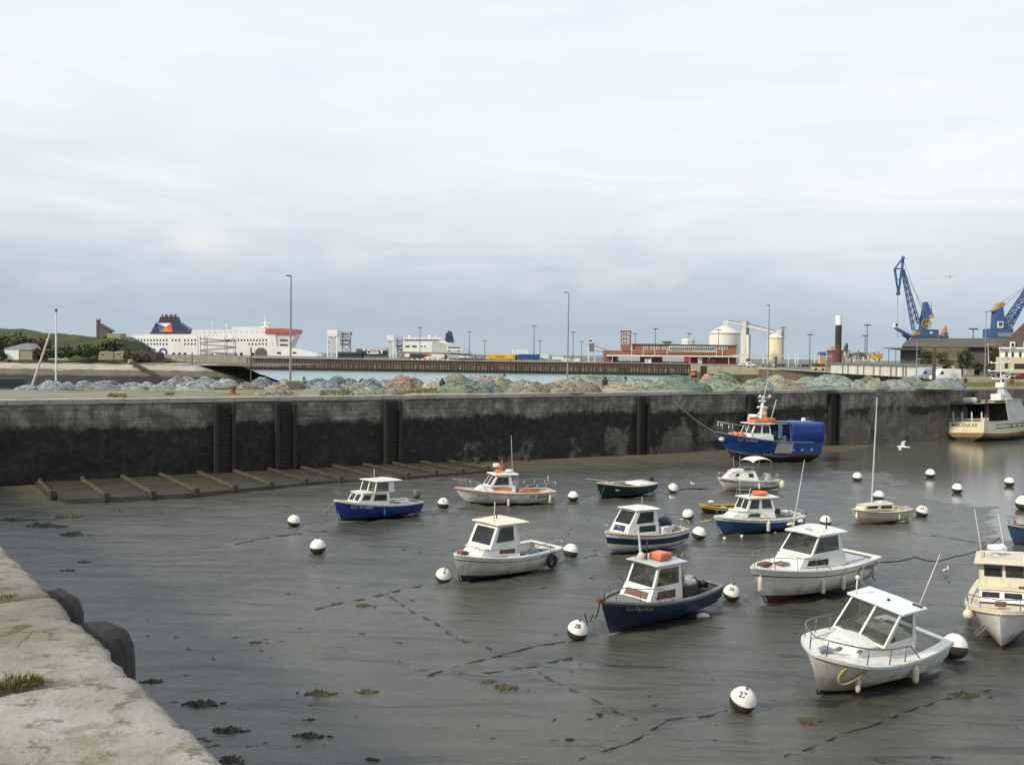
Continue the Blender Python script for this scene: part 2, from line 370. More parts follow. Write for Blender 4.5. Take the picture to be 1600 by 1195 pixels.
# large blocks in the old stretch, small regular courses in stretches of repair
zone = noise_node(t, 0.045, 1, 0.4, mapping(t, (1, 0.1, 0.1), loc=(3.0, 0, 0))); zf = ramp(t, zone.outputs[0], [(0.50, (0, 0, 0)), (0.515, (1, 1, 1))])
stone = mixc(t, zf.outputs[0], b1.outputs[0], b2.outputs[0])
pat = noise_node(t, 0.55, 9, 0.74, cv.outputs[0], 0.5); pf = ramp(t, pat.outputs[0], [(0.43, (0, 0, 0)), (0.56, (1, 1, 1))])
stone = mixc(t, mathn(t, 'MULTIPLY', pf.outputs[0], 0.85), stone, (0.085, 0.072, 0.05))
pat2 = noise_node(t, 1.7, 4, .6, cv.outputs[0]); pl = ramp(t, pat2.outputs[0], [(.60, (0, 0, 0)), (.68, (1, 1, 1))]); stone = mixc(t, mathn(t, 'MULTIPLY', pl.outputs[0], .45), stone, (.44, .42, .36))
strk = noise_node(t, 1.0, 5, 0.6, mapping(t, (1.6, 1, 0.22))); sf = ramp(t, strk.outputs[0], [(0.48, (0, 0, 0)), (0.7, (1, 1, 1))])
stone = mixc(t, mathn(t, 'MULTIPLY', sf.outputs[0], 0.7), stone, (0.055, 0.05, 0.042))
# tide line: dark weed below it, its edge ragged and lower to the right
edge = noise_node(t, 0.8, 9, 0.75, mapping(t, (1, 1, 0.6)), 0.3)
zt = mathn(t, 'ADD', sp.outputs[2], mathn(t, 'MULTIPLY', mathn(t, 'SUBTRACT', edge.outputs[0], 0.5), 2.2))
zt = mathn(t, 'ADD', zt, mathn(t, 'MULTIPLY', sp.outputs[0], 0.002))
lowf = noise_node(t, 0.11, 3, .5, mapping(t, (1, 1, .2), loc=(2, 0, 0))); zt = mathn(t, 'ADD', zt, mathn(t, 'MULTIPLY', mathn(t, 'SUBTRACT', lowf.outputs[0], 0.5), 2.4))
weed = nn(t, 'ShaderNodeMapRange'); weed.inputs[1].default_value = 5.1; weed.inputs[2].default_value = 4.6; t.links.new(zt, weed.inputs[0])
wcol = ramp(t, noise_node(t, 1.6, 6, 0.7, cv.outputs[0], 0.6).outputs[0], [(0.35, (0.005, 0.005, 0.004)), (0.52, (0.013, 0.013, 0.010)), (0.70, (0.045, 0.041, 0.028))])
# bare grey patches low on the wall, more of them to the right
bare = noise_node(t, 0.24, 9, 0.72, mapping(t, (1, 1, 0.9), loc=(7, 0, 2)), 0.6)
bx = nn(t, 'ShaderNodeMapRange'); bx.inputs[1].default_value = 22; bx.inputs[2].default_value = 95; bx.inputs[3].default_value = -0.16; bx.inputs[4].default_value = 0.12; t.links.new(sp.outputs[0], bx.inputs[0])
bz = nn(t, 'ShaderNodeMapRange'); bz.inputs[1].default_value = 4.2; bz.inputs[2].default_value = 2.0; bz.inputs[3].default_value = -0.10; bz.inputs[4].default_value = 0.04; t.links.new(sp.outputs[2], bz.inputs[0])
bf = ramp(t, mathn(t, 'ADD', mathn(t, 'ADD', bare.outputs[0], bx.outputs[0]), bz.outputs[0]), [(0.50, (0, 0, 0)), (0.60, (1, 1, 1))])
wcol = mixc(t, mathn(t, 'MULTIPLY', bf.outputs[0], 0.85), wcol.outputs[0], mixc(t, 0.5, (0.13, 0.115, 0.085), stone))
fin = mixc(t, weed.outputs[0], stone, wcol)
t.links.new(fin, b.inputs['Base Color']); b.inputs['Roughness'].default_value = 0.8
hh = mathn(t, 'ADD', mathn(t, 'MULTIPLY', mixc(t, zf.outputs[0], b1.outputs[1], b2.outputs[1]), -0.5), mathn(t, 'MULTIPLY', noise_node(t, 3, 6, 0.7, cv.outputs[0]).outputs[0], 0.8))
bump(t, b, hh, 0.7, 0.10)
QS = mt
COPE = M('coping_stone', (0.42, 0.39, 0.32), 0.85, var=0.35, scale=0.8, bmp=0.4, bscale=4)
qw = thing('quay_wall', 'long weathered stone quay wall across the basin with black weed below the tide line', 'quay wall', W0, WANG)
mb = MB()
def wallf(u, v):
    x = -11 + 281 * u; z = -3.5 + 10.15 * v
    y = 0.10 * mnoise.noise((x * 0.25, z * 0.5, 2)) + 0.035 * mnoise.noise((x * 1.3, z * 1.6, 8)) - 0.02 * (7 - z) * 1.2 * 0.6
    return (x, y, z)
mb.grid(wallf, 560, 22)
mb.build('masonry', QS, qw, smooth=False, fixn=False)
mb = MB(); x = -11.0; rr = random.Random(3)
while x < 270:
    l = rr.uniform(1.3, 2.2); mb.box((x + l / 2, 0.42 + rr.uniform(-0.03, 0.03), 6.83 + rr.uniform(-0.02, 0.02)), (l - 0.03, 1.1, 0.40), 0); x += l
mb.build('coping', COPE, qw, bevel=0.03)
nw = thing('quay_wall', 'high stone quay wall underfoot carrying the pale coping slabs', 'quay wall', (E0.x, E0.y, 0), math.atan2(ED.y, ED.x))
mb = MB(); mb.grid(lambda u, v: (-40 + 119 * u, -0.06 + 0.10 * mnoise.noise((u * 60, v * 6, 1)), -3 + 11.9 * v), 120, 14)
mb.build('masonry', QS, nw, fixn=False)

# timber fender frames set on the wall, a ladder between their posts
TIM = M('wet_timber', (0.028, 0.025, 0.019), 0.75, var=0.6, scale=1.2, stretch=(3, 3, 0.5), bmp=0.5, bscale=5, col2=(0.012, 0.011, 0.009))
TIMT = M('dry_timber', (0.17, 0.15, 0.12), 0.8, var=0.5, scale=2.0, stretch=(3, 3, 0.4), bmp=0.5, bscale=5)
RUST = M('rust', (0.10, 0.05, 0.03), 0.85, var=0.5, scale=4, col2=(0.17, 0.075, 0.035), bmp=0.5, bscale=14)
fl = ['dark timber ladder fender below the short rusty bollard near the left end of the wall', 'dark timber ladder fender directly below the tall lamp post on its concrete block',
      'broad dark timber ladder fender on the wall between the two tallest lamp posts', 'rust streaked timber ladder fender on the wall behind the mooring line of the blue trawler',
      'timber ladder fender half hidden behind the mast of the blue trawler', 'weathered timber ladder fender just past the tarpaulin end of the blue trawler', 'narrow timber ladder fender behind the white trawler']
for (px, wd), lb in zip([(350, 1.5), (445, 1.6), (612, 1.5), (1003, 1.4), (1174, 1.6), (1301, 1.9), (1516, 1.0)], fl):
    x = wall_px(px); p = WL(x, 0)
    fd = thing('fender', lb, 'fender', p, WANG, 'timber ladder fenders along the quay wall')
    for s in (-1, 1):
        q = MB(); q.box((s * wd / 2, -0.33, 2.2), (0.34, 0.36, 8.6), 0, 0); q.build('post', TIM, fd, bevel=0.03)
        q = MB(); q.box((s * wd / 2, -0.32, 6.62), (0.31, 0.33, 0.24 + 0.5), 0, 0); q.build('post_head', TIMT if px != 1003 else RUST, fd, bevel=0.03) if False else None
    q = MB(); q.box((0, -0.10, 2.3), (wd - 0.36, 0.12, 8.4)); q.build('recess_shade', TIM, fd)  # dark sheet standing in for the shaded recess behind the ladder
    q = MB()
    for k in range(20): q.cyl((-wd / 2 + 0.17, -0.3, -0.6 + k * 0.36), (wd / 2 - 0.17, -0.3, -0.6 + k * 0.36), 0.035, n=6)
    q.build('ladder', TIM, fd)

# ---------------------------------------------------------------- quay top, land
mt, t, b = new_mat('quay_dirt')
c = mapping(t); n1 = noise_node(t, 0.18, 6, 0.65, c, 0.5); n2 = noise_node(t, 1.6, 5, 0.7, c)
r1 = ramp(t, n1.outputs[0], [(0.30, (0.30, 0.27, 0.21)), (0.50, (0.22, 0.20, 0.14)), (0.60, (0.13, 0.15, 0.06)), (0.75, (0.20, 0.18, 0.11))])
t.links.new(mixc(t, mathn(t, 'MULTIPLY', n2.outputs[0], 0.5), r1.outputs[0], (0.15, 0.13, 0.09)), b.inputs['Base Color']); b.inputs['Roughness'].default_value = 0.95
bump(t, b, n2.outputs[0], 0.5, 0.06)
DIRT = mt
mb = MB()
pier = [WL(-60, 0.9), WL(262, 0.9), WL(262, 60), WL(208, 60), WL(196, 18), WL(-60, 18)]
mb.add([(p.x, p.y, 7.0) for p in pier] + [(p.x, p.y, -4) for p in pier], [(0, 1, 2, 3, 4, 5)] + [(i, i + 6, (i + 1) % 6 + 6, (i + 1) % 6) for i in (2, 3, 4, 5)])
structure(mb.build('quay_ground', DIRT))
ASPH = M('asphalt', (0.16, 0.15, 0.14), 0.9, var=0.3, scale=0.05, bmp=0.2, bscale=2)
mb = MB()
land = [(WL(262, 0.9).x, WL(262, 0.9).y), (2500, 600), (7000, 12000), (-2500, 12000), (-600, 640), (-236, 641), (127, 641), (104, 560), (93.5, 452), (113.5, 442), (106, 411), (98, 244), (WL(208, 60).x, WL(208, 60).y), (WL(262, 60).x, WL(262, 60).y)]
mb.add([(x, y, 6.98) for x, y in land], [tuple(range(len(land)))])
structure(mb.build('ground', ASPH))
# near quay: slabs of limestone
mt, t, b = new_mat('limestone')
c = mapping(t); n1 = noise_node(t, 0.9, 7, 0.62, c, 0.4); n2 = noise_node(t, 6, 7, 0.72, c); n3 = noise_node(t, 2.2, 6, 0.7, mapping(t, loc=(5, 2, 0)), 0.5); n5 = noise_node(t, 28, 4, 0.7, c)
col = ramp(t, n1.outputs[0], [(0.34, (0.165, 0.148, 0.12)), (0.5, (0.25, 0.23, 0.195)), (0.68, (0.345, 0.325, 0.29))]).outputs[0]
geo = nn(t, 'ShaderNodeSeparateXYZ'); t.links.new(c, geo.inputs[0])
lich = ramp(t, mathn(t, 'ADD', mathn(t, 'MULTIPLY', n3.outputs[0], 0.72), mathn(t, 'MULTIPLY', n2.outputs[0], 0.28)), [(0.50, (0, 0, 0)), (0.57, (1, 1, 1))])
col = mixc(t, mathn(t, 'MULTIPLY', lich.outputs[0], 0.65), col, (0.17, 0.135, 0.07))
vo = nn(t, 'ShaderNodeTexVoronoi', feature='DISTANCE_TO_EDGE'); vo.inputs['Scale'].default_value = .85; wv = nn(t, 'ShaderNodeVectorMath', operation='ADD'); t.links.new(c, wv.inputs[0]); ws = nn(t, 'ShaderNodeVectorMath', operation='SCALE'); ws.inputs[3].default_value = .5; t.links.new(n1.outputs[1], ws.inputs[0]); t.links.new(ws.outputs[0], wv.inputs[1]); t.links.new(wv.outputs[0], vo.inputs['Vector'])
crk = ramp(t, vo.outputs[0], [(0.0, (1, 1, 1)), (0.012, (0, 0, 0))]); crm = ramp(t, n3.outputs[0], [(.50, (0, 0, 0)), (.58, (1, 1, 1))]); crf = mathn(t, 'MULTIPLY', crk.outputs[0], crm.outputs[0]); col = mixc(t, mathn(t, 'MULTIPLY', crf, .8), col, (0.05, 0.042, 0.03))
spk = ramp(t, n2.outputs[0], [(0.55, (0, 0, 0)), (0.62, (1, 1, 1))]); col = mixc(t, mathn(t, 'MULTIPLY', spk.outputs[0], 0.7), col, (0.085, 0.07, 0.045))
spk2 = ramp(t, n5.outputs[0], [(0.58, (0, 0, 0)), (0.70, (1, 1, 1))]); col = mixc(t, mathn(t, 'MULTIPLY', spk2.outputs[0], 0.35), col, (0.16, 0.13, 0.09))
t.links.new(col, b.inputs['Base Color']); b.inputs['Roughness'].default_value = 0.9
bump(t, b, mathn(t, 'ADD', mathn(t, 'MULTIPLY', n2.outputs[0], 1.0), mathn(t, 'MULTIPLY', n5.outputs[0], 0.4)), 0.65, 0.03)
LIME = mt
mb = MB(); rr = random.Random(11)
svals = [-3.2, -1.7, -0.55, 0.45, 1.45, 3.33, 4.62, 6.1, 7.3, 8.8, 10.2, 11.5, 13.0, 14.6, 16.0, 17.4]
svals += [17.4 + 1.5 * k for k in range(1, 42)]
for i in range(len(svals) - 1):
    s0, s1 = svals[i], svals[i + 1]; zo = rr.uniform(-0.025, 0.02); ln = 2.6 + rr.uniform(-.5, .8)
    if i == 4: zo = -0.02
    near = s0 < 11
    nu, nv = (90, 44) if near else (8, 4)
    for (d0, d1) in ((0, ln), (ln, ln + 2.4), (ln + 2.4, 9.0)):
        def sf(u, v, s0=s0, s1=s1, d0=d0, d1=d1, zo=zo, i=i):
            d = d0 + (d1 - d0) * u; s = s0 + (s1 - s0) * v
            skew = 0.10 * math.sin(i * 2.3) * (d - 1.0)
            ed = min(d - d0 if d0 == 0 else (d - d0) * 2, (d1 - d) * 2, (s - s0) * 1.6, (s1 - s) * 1.6)
            ed = max(0, ed)
            drop = -0.07 * math.exp(-ed / 0.028) - 0.022 * math.exp(-ed / 0.16)
            p = E0 + ED * (s + skew) + EN * d
            nz = 0.020 * mnoise.noise((p.x * 1.1, p.y * 1.1, i)) + 0.010 * mnoise.noise((p.x * 5, p.y * 5, 3)) + 0.004 * mnoise.noise((p.x * 17, p.y * 17, 3))
            off = 0.05 * mnoise.noise((s * 1.7, 4, 2)) + 0.022 * mnoise.noise((s * 7, 4, 2))
            f = math.exp(-d / 0.2)
            p = p + EN * (off * f - .075)
            if d0 == 0 and u == 0: return (p.x, p.y, 9.4 - 0.7)
            return (p.x, p.y, 9.4 + zo + drop + nz)
        mb.grid(sf, nu if d0 == 0 else nu // 2, nv)
structure(mb.build('pavement', LIME, smooth=True, fixn=False))
mb = MB(); q = [E0 + ED * a + EN * d for a, d in ((-30, 0.1), (79, 0.1), (79, 60), (-30, 60))]
mb.add([(p.x, p.y, 9.30) for p in q], [(0, 1, 2, 3)]); structure(mb.build('quay_ground', DIRT))

# grass tufts in the joints
GRS = M('dry_grass', (0.10, 0.12, 0.03), 0.8, var=0.5, scale=6, col2=(0.22, 0.17, 0.07))
def tuft(name, p, r, n, hgt, label, seed):
    rr = random.Random(seed); mb = MB()
    for k in range(n):
        a = rr.uniform(0, 6.28); d = r * math.sqrt(rr.random()); bx, by = d * math.cos(a), d * math.sin(a) * 0.45
        L = hgt * (.25 + 1.1 * rr.random() ** 1.6) * (1 - 0.65 * d / r) * (.8 + .8 * mnoise.noise((bx * 9, by * 9, seed))); le = a + rr.gauss(0, 1.1); ln = rr.uniform(0.3, 1.5) * L; wd = rr.uniform(0.0012, 0.003)
        ox, oy = wd * math.cos(le + 1.57), wd * math.sin(le + 1.57)
        m1 = (bx + 0.3 * ln * math.cos(le), by + 0.3 * ln * math.sin(le), L * 0.65); e = (bx + ln * math.cos(le), by + ln * math.sin(le), L)
        mb.add([(bx - ox, by - oy, -0.01), (bx + ox, by + oy, -0.01), (m1[0] + ox, m1[1] + oy, m1[2]), (m1[0] - ox, m1[1] - oy, m1[2]), e], [(0, 1, 2, 3), (3, 2, 4)])
    o = mb.build(name, GRS, None, fixn=False); o.location = p; o.rotation_euler.z = math.atan2(EN.y, EN.x)
    return tag(o, label, 'grass', 'grass tufts growing in the slab joints')
tuft('grass_tuft', at(8, 1074, 9.37), 0.17, 800, 0.075, 'tuft of dry yellow green grass growing in a joint of the pale quay slabs', 1)
tuft('grass_tuft', at(58, 1162, 9.37), 0.07, 70, 0.025, 'tiny green weed sprouting in the nearest slab joint', 2)
tuft('grass_tuft', at(6, 932, 9.37), 0.09, 110, 0.04, 'low dark green grass tuft by the far slab joint at the frame edge', 3)

# fender piles standing against the near quay, heads just below the coping
TIMN = M('fender_pile_timber', (0.028, 0.025, 0.022), 0.85, var=0.5, scale=3, stretch=(5, 5, 0.4), bmp=1.0, bscale=9, col2=(0.075, 0.062, 0.052))
def pile(s, rad_, zt, lb, off):
    p = E0 + ED * s - EN * off; q = MB(); rr = random.Random(int(s * 10))
    prof = [(rad_, -11.0), (rad_ * 1.02, -2.0), (rad_, -0.30), (rad_ * 0.97, -0.14), (rad_ * 0.85, -0.05), (rad_ * 0.6, 0.0), (0.02, 0.02)]
    q.lathe(prof, (0, 0, 0), 28)
    q.v = [(v[0] * (1 + 0.07 * mnoise.noise((v[0] * 5, v[1] * 5, v[2] * 0.8 + s))), v[1] * (1 + 0.07 * mnoise.noise((v[1] * 5, v[0] * 5, v[2] * 0.8))), v[2] + 0.03 * mnoise.noise((v[0] * 6, v[1] * 6, 1))) for v in q.v]
    o = q.build('fender_pile', TIMN, None, smooth=True); o.location = (p.x, p.y, zt)
    tag(o, lb, 'timber pile', 'timber piles against the near quay')
pile(2.80, 0.26, 9.24, 'weathered round timber pile head close under the near coping edge', 0.17)
pile(4.0, 0.24, 9.20, 'darker round timber pile head partly hidden behind the nearer one', 0.15)
pile(5.0, 0.09, 8.98, 'small dark timber stub showing just beyond the two pile heads', 0.42)

# ---------------------------------------------------------------- berthing grid under the wall
mt = M('slime_stone', (0.048, 0.042, 0.025), 0.6, var=0.6, scale=0.5, col2=(0.018, 0.018, 0.011), bmp=0.5, bscale=3)
outer_px = [(70, 772), (105, 786), (290, 777), (500, 757), (640, 749), (772, 738)]
mb = MB(); ol = [mud(*p) for p in outer_px]; top = []; bot = []; inn = []
for p in ol:
    x, y = wloc(p); d = min(-0.3, y); 
    top.append(WL(x, d, p.z + 0.26)); bot.append(WL(x, d - 0.12, p.z - 0.4)); inn.append(WL(x, -0.0, p.z + 0.24))
n = len(ol); mb.add(inn + top + bot, [(i, i + 1, n + i + 1, n + i) for i in range(n - 1)] + [(n + i, n + i + 1, 2 * n + i + 1, 2 * n + i) for i in range(n - 1)] + [(0, n, 2 * n)])
structure(mb.build('apron', mt))
WEED = M('weedy_timber', (0.035, 0.03, 0.022), 0.7, var=0.6, scale=3, col2=(0.09, 0.08, 0.035), bmp=0.8, bscale=6)
WEEDY = M('bleached_weedy_timber', (0.020, 0.019, 0.013), 0.7, var=0.6, scale=1.6, col2=(0.062, 0.050, 0.026), bmp=0.8, bscale=6)
ordn = ['first', 'second', 'third', 'fourth', 'fifth', 'sixth', 'seventh', 'eighth', 'ninth', 'tenth', 'eleventh', 'twelfth', 'thirteenth', 'fourteenth', 'fifteenth', 'sixteenth']
xs = [wloc(mud(88, 779))[0] + 3.05 * k for k in range(16)]
olx = [wloc(p) for p in ol]
for k, x in enumerate(xs):
    yo = None
    for (a, b_) in zip(olx, olx[1:]):
        if a[0] <= x <= b_[0]: f = (x - a[0]) / (b_[0] - a[0]); yo = a[1] + (b_[1] - a[1]) * f; zo = ol[0].z
    if yo is None: yo = olx[0][1] if x < olx[0][0] else -1.2
    yo = min(yo + 0.1, -1.2); rr = random.Random(k)
    p0 = WL(x - 0.25, yo); zb = mud_h(p0.x, p0.y) + 0.26
    tb = thing('timber_beam', f'{"bleached" if k > 5 else "dark"} weedy timber beam across the stone apron at the wall foot, {ordn[k]} from its left end', 'timber', (p0.x, p0.y, zb), WANG, 'timber beams of the berthing grid')
    Ln = -yo - 0.1; mt_ = WEEDY if k > 5 else WEED
    q = MB()
    def bf(u, v, Ln=Ln, k=k):
        yy = Ln * u; a = 2 * math.pi * v; r_ = 0.17 + 0.05 * mnoise.noise((yy * 1.6, math.cos(a) * 1.5, math.sin(a) + k * 3.1))
        return (r_ * 1.15 * math.cos(a) + 0.25 * u + 0.1 * mnoise.noise((yy * .4, k, 2)), yy, 0.08 + 0.02 * u + r_ * math.sin(a))
    q.grid(bf, 24, 10); q.build('beam', mt_, tb, smooth=False)
    q = MB(); q.box((0, -0.05, 0.06), (0.42, 0.40, 0.62), 0.1); q.build('head_block', WEED, tb, bevel=0.06)
# ---------------------------------------------------------------- helpers for the far shore
def mm(px): return px / FPX
class Far:
    """a thing standing Y metres ahead; parts are sized from what the photo shows at that distance"""
    def __init__(s, name, label, cat, px, pyb, Y, group=None, zbase=None, face=False):
        s.Y = Y; s.b = atd(px, pyb, Y)
        if zbase is not None: s.b.z = zbase
        s.o = thing(name, label, cat, s.b, -math.atan2(s.b.x, s.b.y) if face else 0, group)
    def X(s, px, py=555): return atd(px, py, s.Y).x - s.b.x
    def Z(s, py, px=800): return atd(px, py, s.Y).z - s.b.z
    def P(s, px, py, dy=0): p = atd(px, py, s.Y); return Vector((p.x - s.b.x, dy, p.z - s.b.z))
    def ext(s, l, t_, r, b_):
        cx, cy = (l + r) / 2, (t_ + b_) / 2
        return s.X(l, cy), s.X(r, cy), s.Z(b_, cx), s.Z(t_, cx)
    def box(s, mb, l, t_, r, b_, d0, d1, mi=0, toz=None):
        x0, x1, z0, z1 = s.ext(l, t_, r, b_)
        if toz is not None: z0 = toz
        mb.box(((x0 + x1) / 2, (d0 + d1) / 2, (z0 + z1) / 2), (x1 - x0, d1 - d0, z1 - z0), 0, mi); return mb
    def poly(s, mb, pts, d0, d1, mi=0):
        mb.prism([s.P(x, y, d0) for x, y in pts], (0, d1 - d0, 0), mi); return mb
    def part(s, name, mb, mat, parent=None, **k): return mb.build(name, mat, parent or s.o, **k)
    def pbox(s, name, mat, l, t_, r, b_, d0, d1, toz=None, parent=None, **k):
        return s.part(name, s.box(MB(), l, t_, r, b_, d0, d1, 0, toz), mat, parent, **k)
SHIPW = M('ship_white', (0.80, 0.79, 0.74), 0.5, var=0.12, scale=0.06, col2=(0.66, 0.66, 0.62))
NAVY = M('funnel_navy', (0.03, 0.045, 0.11), 0.5, var=0.25, scale=0.1)
DGL = M('dark_opening', (0.03, 0.032, 0.036), 0.25, var=0.3, scale=0.3)
GREYP = M('grey_steel', (0.30, 0.31, 0.31), 0.6, var=0.3, scale=0.3)
LGREY = M('pale_steel', (0.55, 0.55, 0.52), 0.6, var=0.25, scale=0.3)
DGREY = M('dark_steel', (0.055, 0.06, 0.065), 0.6, var=0.3, scale=0.3)
REDP = M('red_paint', (0.50, 0.05, 0.04), 0.5, var=0.25, scale=0.4)
ORGP = M('orange_paint', (0.70, 0.20, 0.06), 0.55, var=0.2, scale=2)
YELP = M('yellow_paint', (0.72, 0.42, 0.03), 0.55, var=0.2, scale=0.4)
BLUP = M('trailer_blue', (0.02, 0.065, 0.20), 0.5, var=0.2, scale=0.4)
WHP = M('white_panel', (0.74, 0.73, 0.69), 0.55, var=0.18, scale=0.3)
TYRE = M('rubber', (0.02, 0.02, 0.02), 0.8, var=0.3, scale=3, bmp=0.3)
BRKM, t, b = new_mat('red_brick')
cv = mapping(t, (1, 1, 1), rot=(rad(90), 0, 0)); br = nn(t, 'ShaderNodeTexBrick'); br.inputs['Scale'].default_value = 1.0
br.inputs['Color1'].default_value = (0.27, 0.105, 0.06, 1); br.inputs['Color2'].default_value = (0.22, 0.08, 0.05, 1); br.inputs['Mortar'].default_value = (0.30, 0.18, 0.12, 1)
t.links.new(cv, br.inputs['Vector']); t.links.new(mixc(t, mathn(t, 'MULTIPLY', noise_node(t, 0.2, 5, 0.6, mapping(t)).outputs[0], 0.6), br.outputs[0], (0.24, 0.085, 0.05)), b.inputs['Base Color']); b.inputs['Roughness'].default_value = 0.9

# ---------------------------------------------------------------- far sheet-piled quay
mt, t, b = new_mat('rusty_sheet_pile')
tc = mapping(t); sp = nn(t, 'ShaderNodeSeparateXYZ'); t.links.new(tc, sp.inputs[0])
n1 = noise_node(t, 0.25, 5, 0.7, mapping(t, (3, 1, 0.3))); n2 = noise_node(t, 0.02, 4, 0.6, tc)
r1 = ramp(t, n1.outputs[0], [(0.35, (0.060, 0.035, 0.028)), (0.6, (0.105, 0.060, 0.042)), (0.75, (0.13, 0.085, 0.06))])
lo = nn(t, 'ShaderNodeMapRange'); lo.inputs[1].default_value = 3.9; lo.inputs[2].default_value = 3.2; t.links.new(sp.outputs[2], lo.inputs[0])
n3 = noise_node(t, 0.5, 3, 0.6, mapping(t, (1.3, 1, 0.12))); r3 = ramp(t, n3.outputs[0], [(0.42, (0.030, 0.027, 0.020)), (0.62, (0.20, 0.155, 0.10))])
lo2 = nn(t, 'ShaderNodeMapRange'); lo2.inputs[1].default_value = 1.2; lo2.inputs[2].default_value = 0.4; t.links.new(sp.outputs[2], lo2.inputs[0])
cc = mixc(t, lo.outputs[0], r1.outputs[0], r3.outputs[0]); cc = mixc(t, lo2.outputs[0], cc, (0.02, 0.02, 0.018))
t.links.new(cc, b.inputs['Base Color']); b.inputs['Roughness'].default_value = 0.85
SHEET = mt
CONC = M('old_concrete', (0.33, 0.30, 0.22), 0.9, var=0.45, scale=0.25, col2=(0.20, 0.18, 0.12), stretch=(1, 1, 0.5))
CONCW = M('weedy_concrete', (0.06, 0.06, 0.04), 0.9, var=0.5, scale=0.3, col2=(0.03, 0.03, 0.022))
def sheet_wall(name, lb, p0, p1, ztop, zbot, mat, cap, pitch=2.0, amp=0.5):
    p0, p1 = Vector((*p0, 0)), Vector((*p1, 0)); d = p1 - p0; L = d.length
    o = thing(name, lb, 'quay wall', (p0.x, p0.y, 0), math.atan2(d.y, d.x)); mb = MB(); vs = []; n = int(L / (pitch / 4))
    for i in range(n):
        k = i % 4; y = -amp / 2 if k in (0, 1) else amp / 2; vs += [(L * i / n, y, zbot), (L * i / n, y, ztop - 0.5)]
    mb.add(vs, [(2 * i, 2 * i + 2, 2 * i + 3, 2 * i + 1) for i in range(n - 1)]); mb.build('sheet_piling', mat, o, fixn=False)
    mb = MB(); mb.box((L / 2, 0.3, ztop - 0.25), (L, 1.9, 0.5)); mb.build('coping', cap, o)
    return o
sheet_wall('sheet_pile_quay', 'long rust brown sheet pile quay across the channel below the ferries and lorries', (-177, 640), (126, 640), 7.25, -3, SHEET, M('quay_cap', (0.40, 0.38, 0.34), 0.8), 1.9, 0.28)
cq = Far('concrete_quay', 'concrete quay section with dark weed under the white ferry stern, past the jetty tip', 'quay wall', 315, 577, 640, zbase=-2)
cq.part('wall', MB().box((0, 1, 6.3), (cq.X(385) - cq.X(222), 2, 6.2)), CONC); cq.part('weed_band', MB().box((0, 0.95, 1.0), (cq.X(385) - cq.X(222), 2.4, 4.4)), CONCW)
sheet_wall('sheet_pile_quay', 'pale topped curving sheet pile quay in front of the row of white sheds', (106, 411), (102, 228), 7.15, -3, M('pale_sheet_pile', (0.16, 0.12, 0.085), 0.85, var=0.5, scale=0.6, stretch=(1, 3, 0.2)), M('pale_cap', (0.52, 0.45, 0.35), 0.8), 2.2, 0.9)
cb = thing('concrete_quay', 'weathered concrete pier head with a green weed skirt behind the green nets', 'quay wall', (0, 0, 0))
q = MB(); pts = [(127, 641), (104, 560), (93.5, 452), (113.5, 442), (106.5, 412)]
for a, b_ in zip(pts, pts[1:]): q.add([(a[0], a[1], 3.4), (b_[0], b_[1], 3.4), (b_[0], b_[1], 7.1), (a[0], a[1], 7.1)], [(0, 1, 2, 3)])
q.add([(x, y, 7.1) for x, y in pts] + [(x + 2, y + 3, 7.1) for x, y in pts], [(i, i + 1, i + 6, i + 5) for i in range(4)])
q.build('wall', CONC, cb)
q = MB()
for a, b_ in zip(pts, pts[1:]): q.add([(a[0] - .3, a[1] - .3, -3), (b_[0] - .3, b_[1] - .3, -3), (b_[0] - .3, b_[1] - .3, 3.6), (a[0] - .3, a[1] - .3, 3.6)], [(0, 1, 2, 3)])
q.build('weed_band', M('green_weed', (0.07, 0.085, 0.035), 0.9, var=0.5, scale=0.4, col2=(0.03, 0.03, 0.02)), cb)
q = MB(); rw = Far('sheet_pile_quay', 'short dark red sheet pile corner beside the weathered concrete pier head', 'quay wall', 1102, 588, 470, zbase=-2)
for k in range(6): q.box((rw.X(1096 + 2.2 * k), 0.3 * (k % 2), 4.6), (0.75, 1.6, 9.2))
rw.part('sheet_piling', q, SHEET)

# ---------------------------------------------------------------- ferry alongside on the left
fy = Far('ferry', 'large white car ferry with navy funnel and red bridge band left of the towers', 'ferry', 350, 566, 1000, zbase=3)
f = fy; W_ = 27
hullp = [(226, 575), (214, 545), (206, 527), (300, 527), (424, 527), (426, 542), (460, 544), (494, 553), (497, 556), (490, 575)]
f.part('hull', f.poly(MB(), hullp, 0, W_), SHIPW)
q = MB(); f.poly(q, [(204, 529), (207, 522.2), (300, 522.2), (300, 529)], 0.6, W_ - .6); f.poly(q, [(296, 529), (300, 515.2), (362, 515.2), (366, 529)], 0.8, W_ - .8)
f.poly(q, [(362, 529), (362, 510.5), (406, 510.5), (430, 521), (433, 545), (426, 545)], 0.3, W_ - .3); f.part('superstructure', q, SHIPW)
q = MB(); f.poly(q, [(416, 543), (417, 520.5), (462, 520.5), (455, 535), (452, 544)], 1.2, W_ - 1.2); f.part('forward_accommodation', q, M('ship_front', (0.62, 0.63, 0.62), 0.5, var=0.15, scale=0.1))
q = MB(); f.poly(q, [(414, 520.5), (416, 513.4), (441, 513), (463, 514.5), (463, 520.5)], -1.2, W_ + 1.2); f.part('bridge_band', q, M('bridge_red', (0.48, 0.11, 0.09), 0.5, var=0.2, scale=0.2))
fn = f.part('funnel', f.poly(MB(), [(230, 523), (240, 504), (275, 503.5), (303, 522.5)], 6, W_ - 6), NAVY)
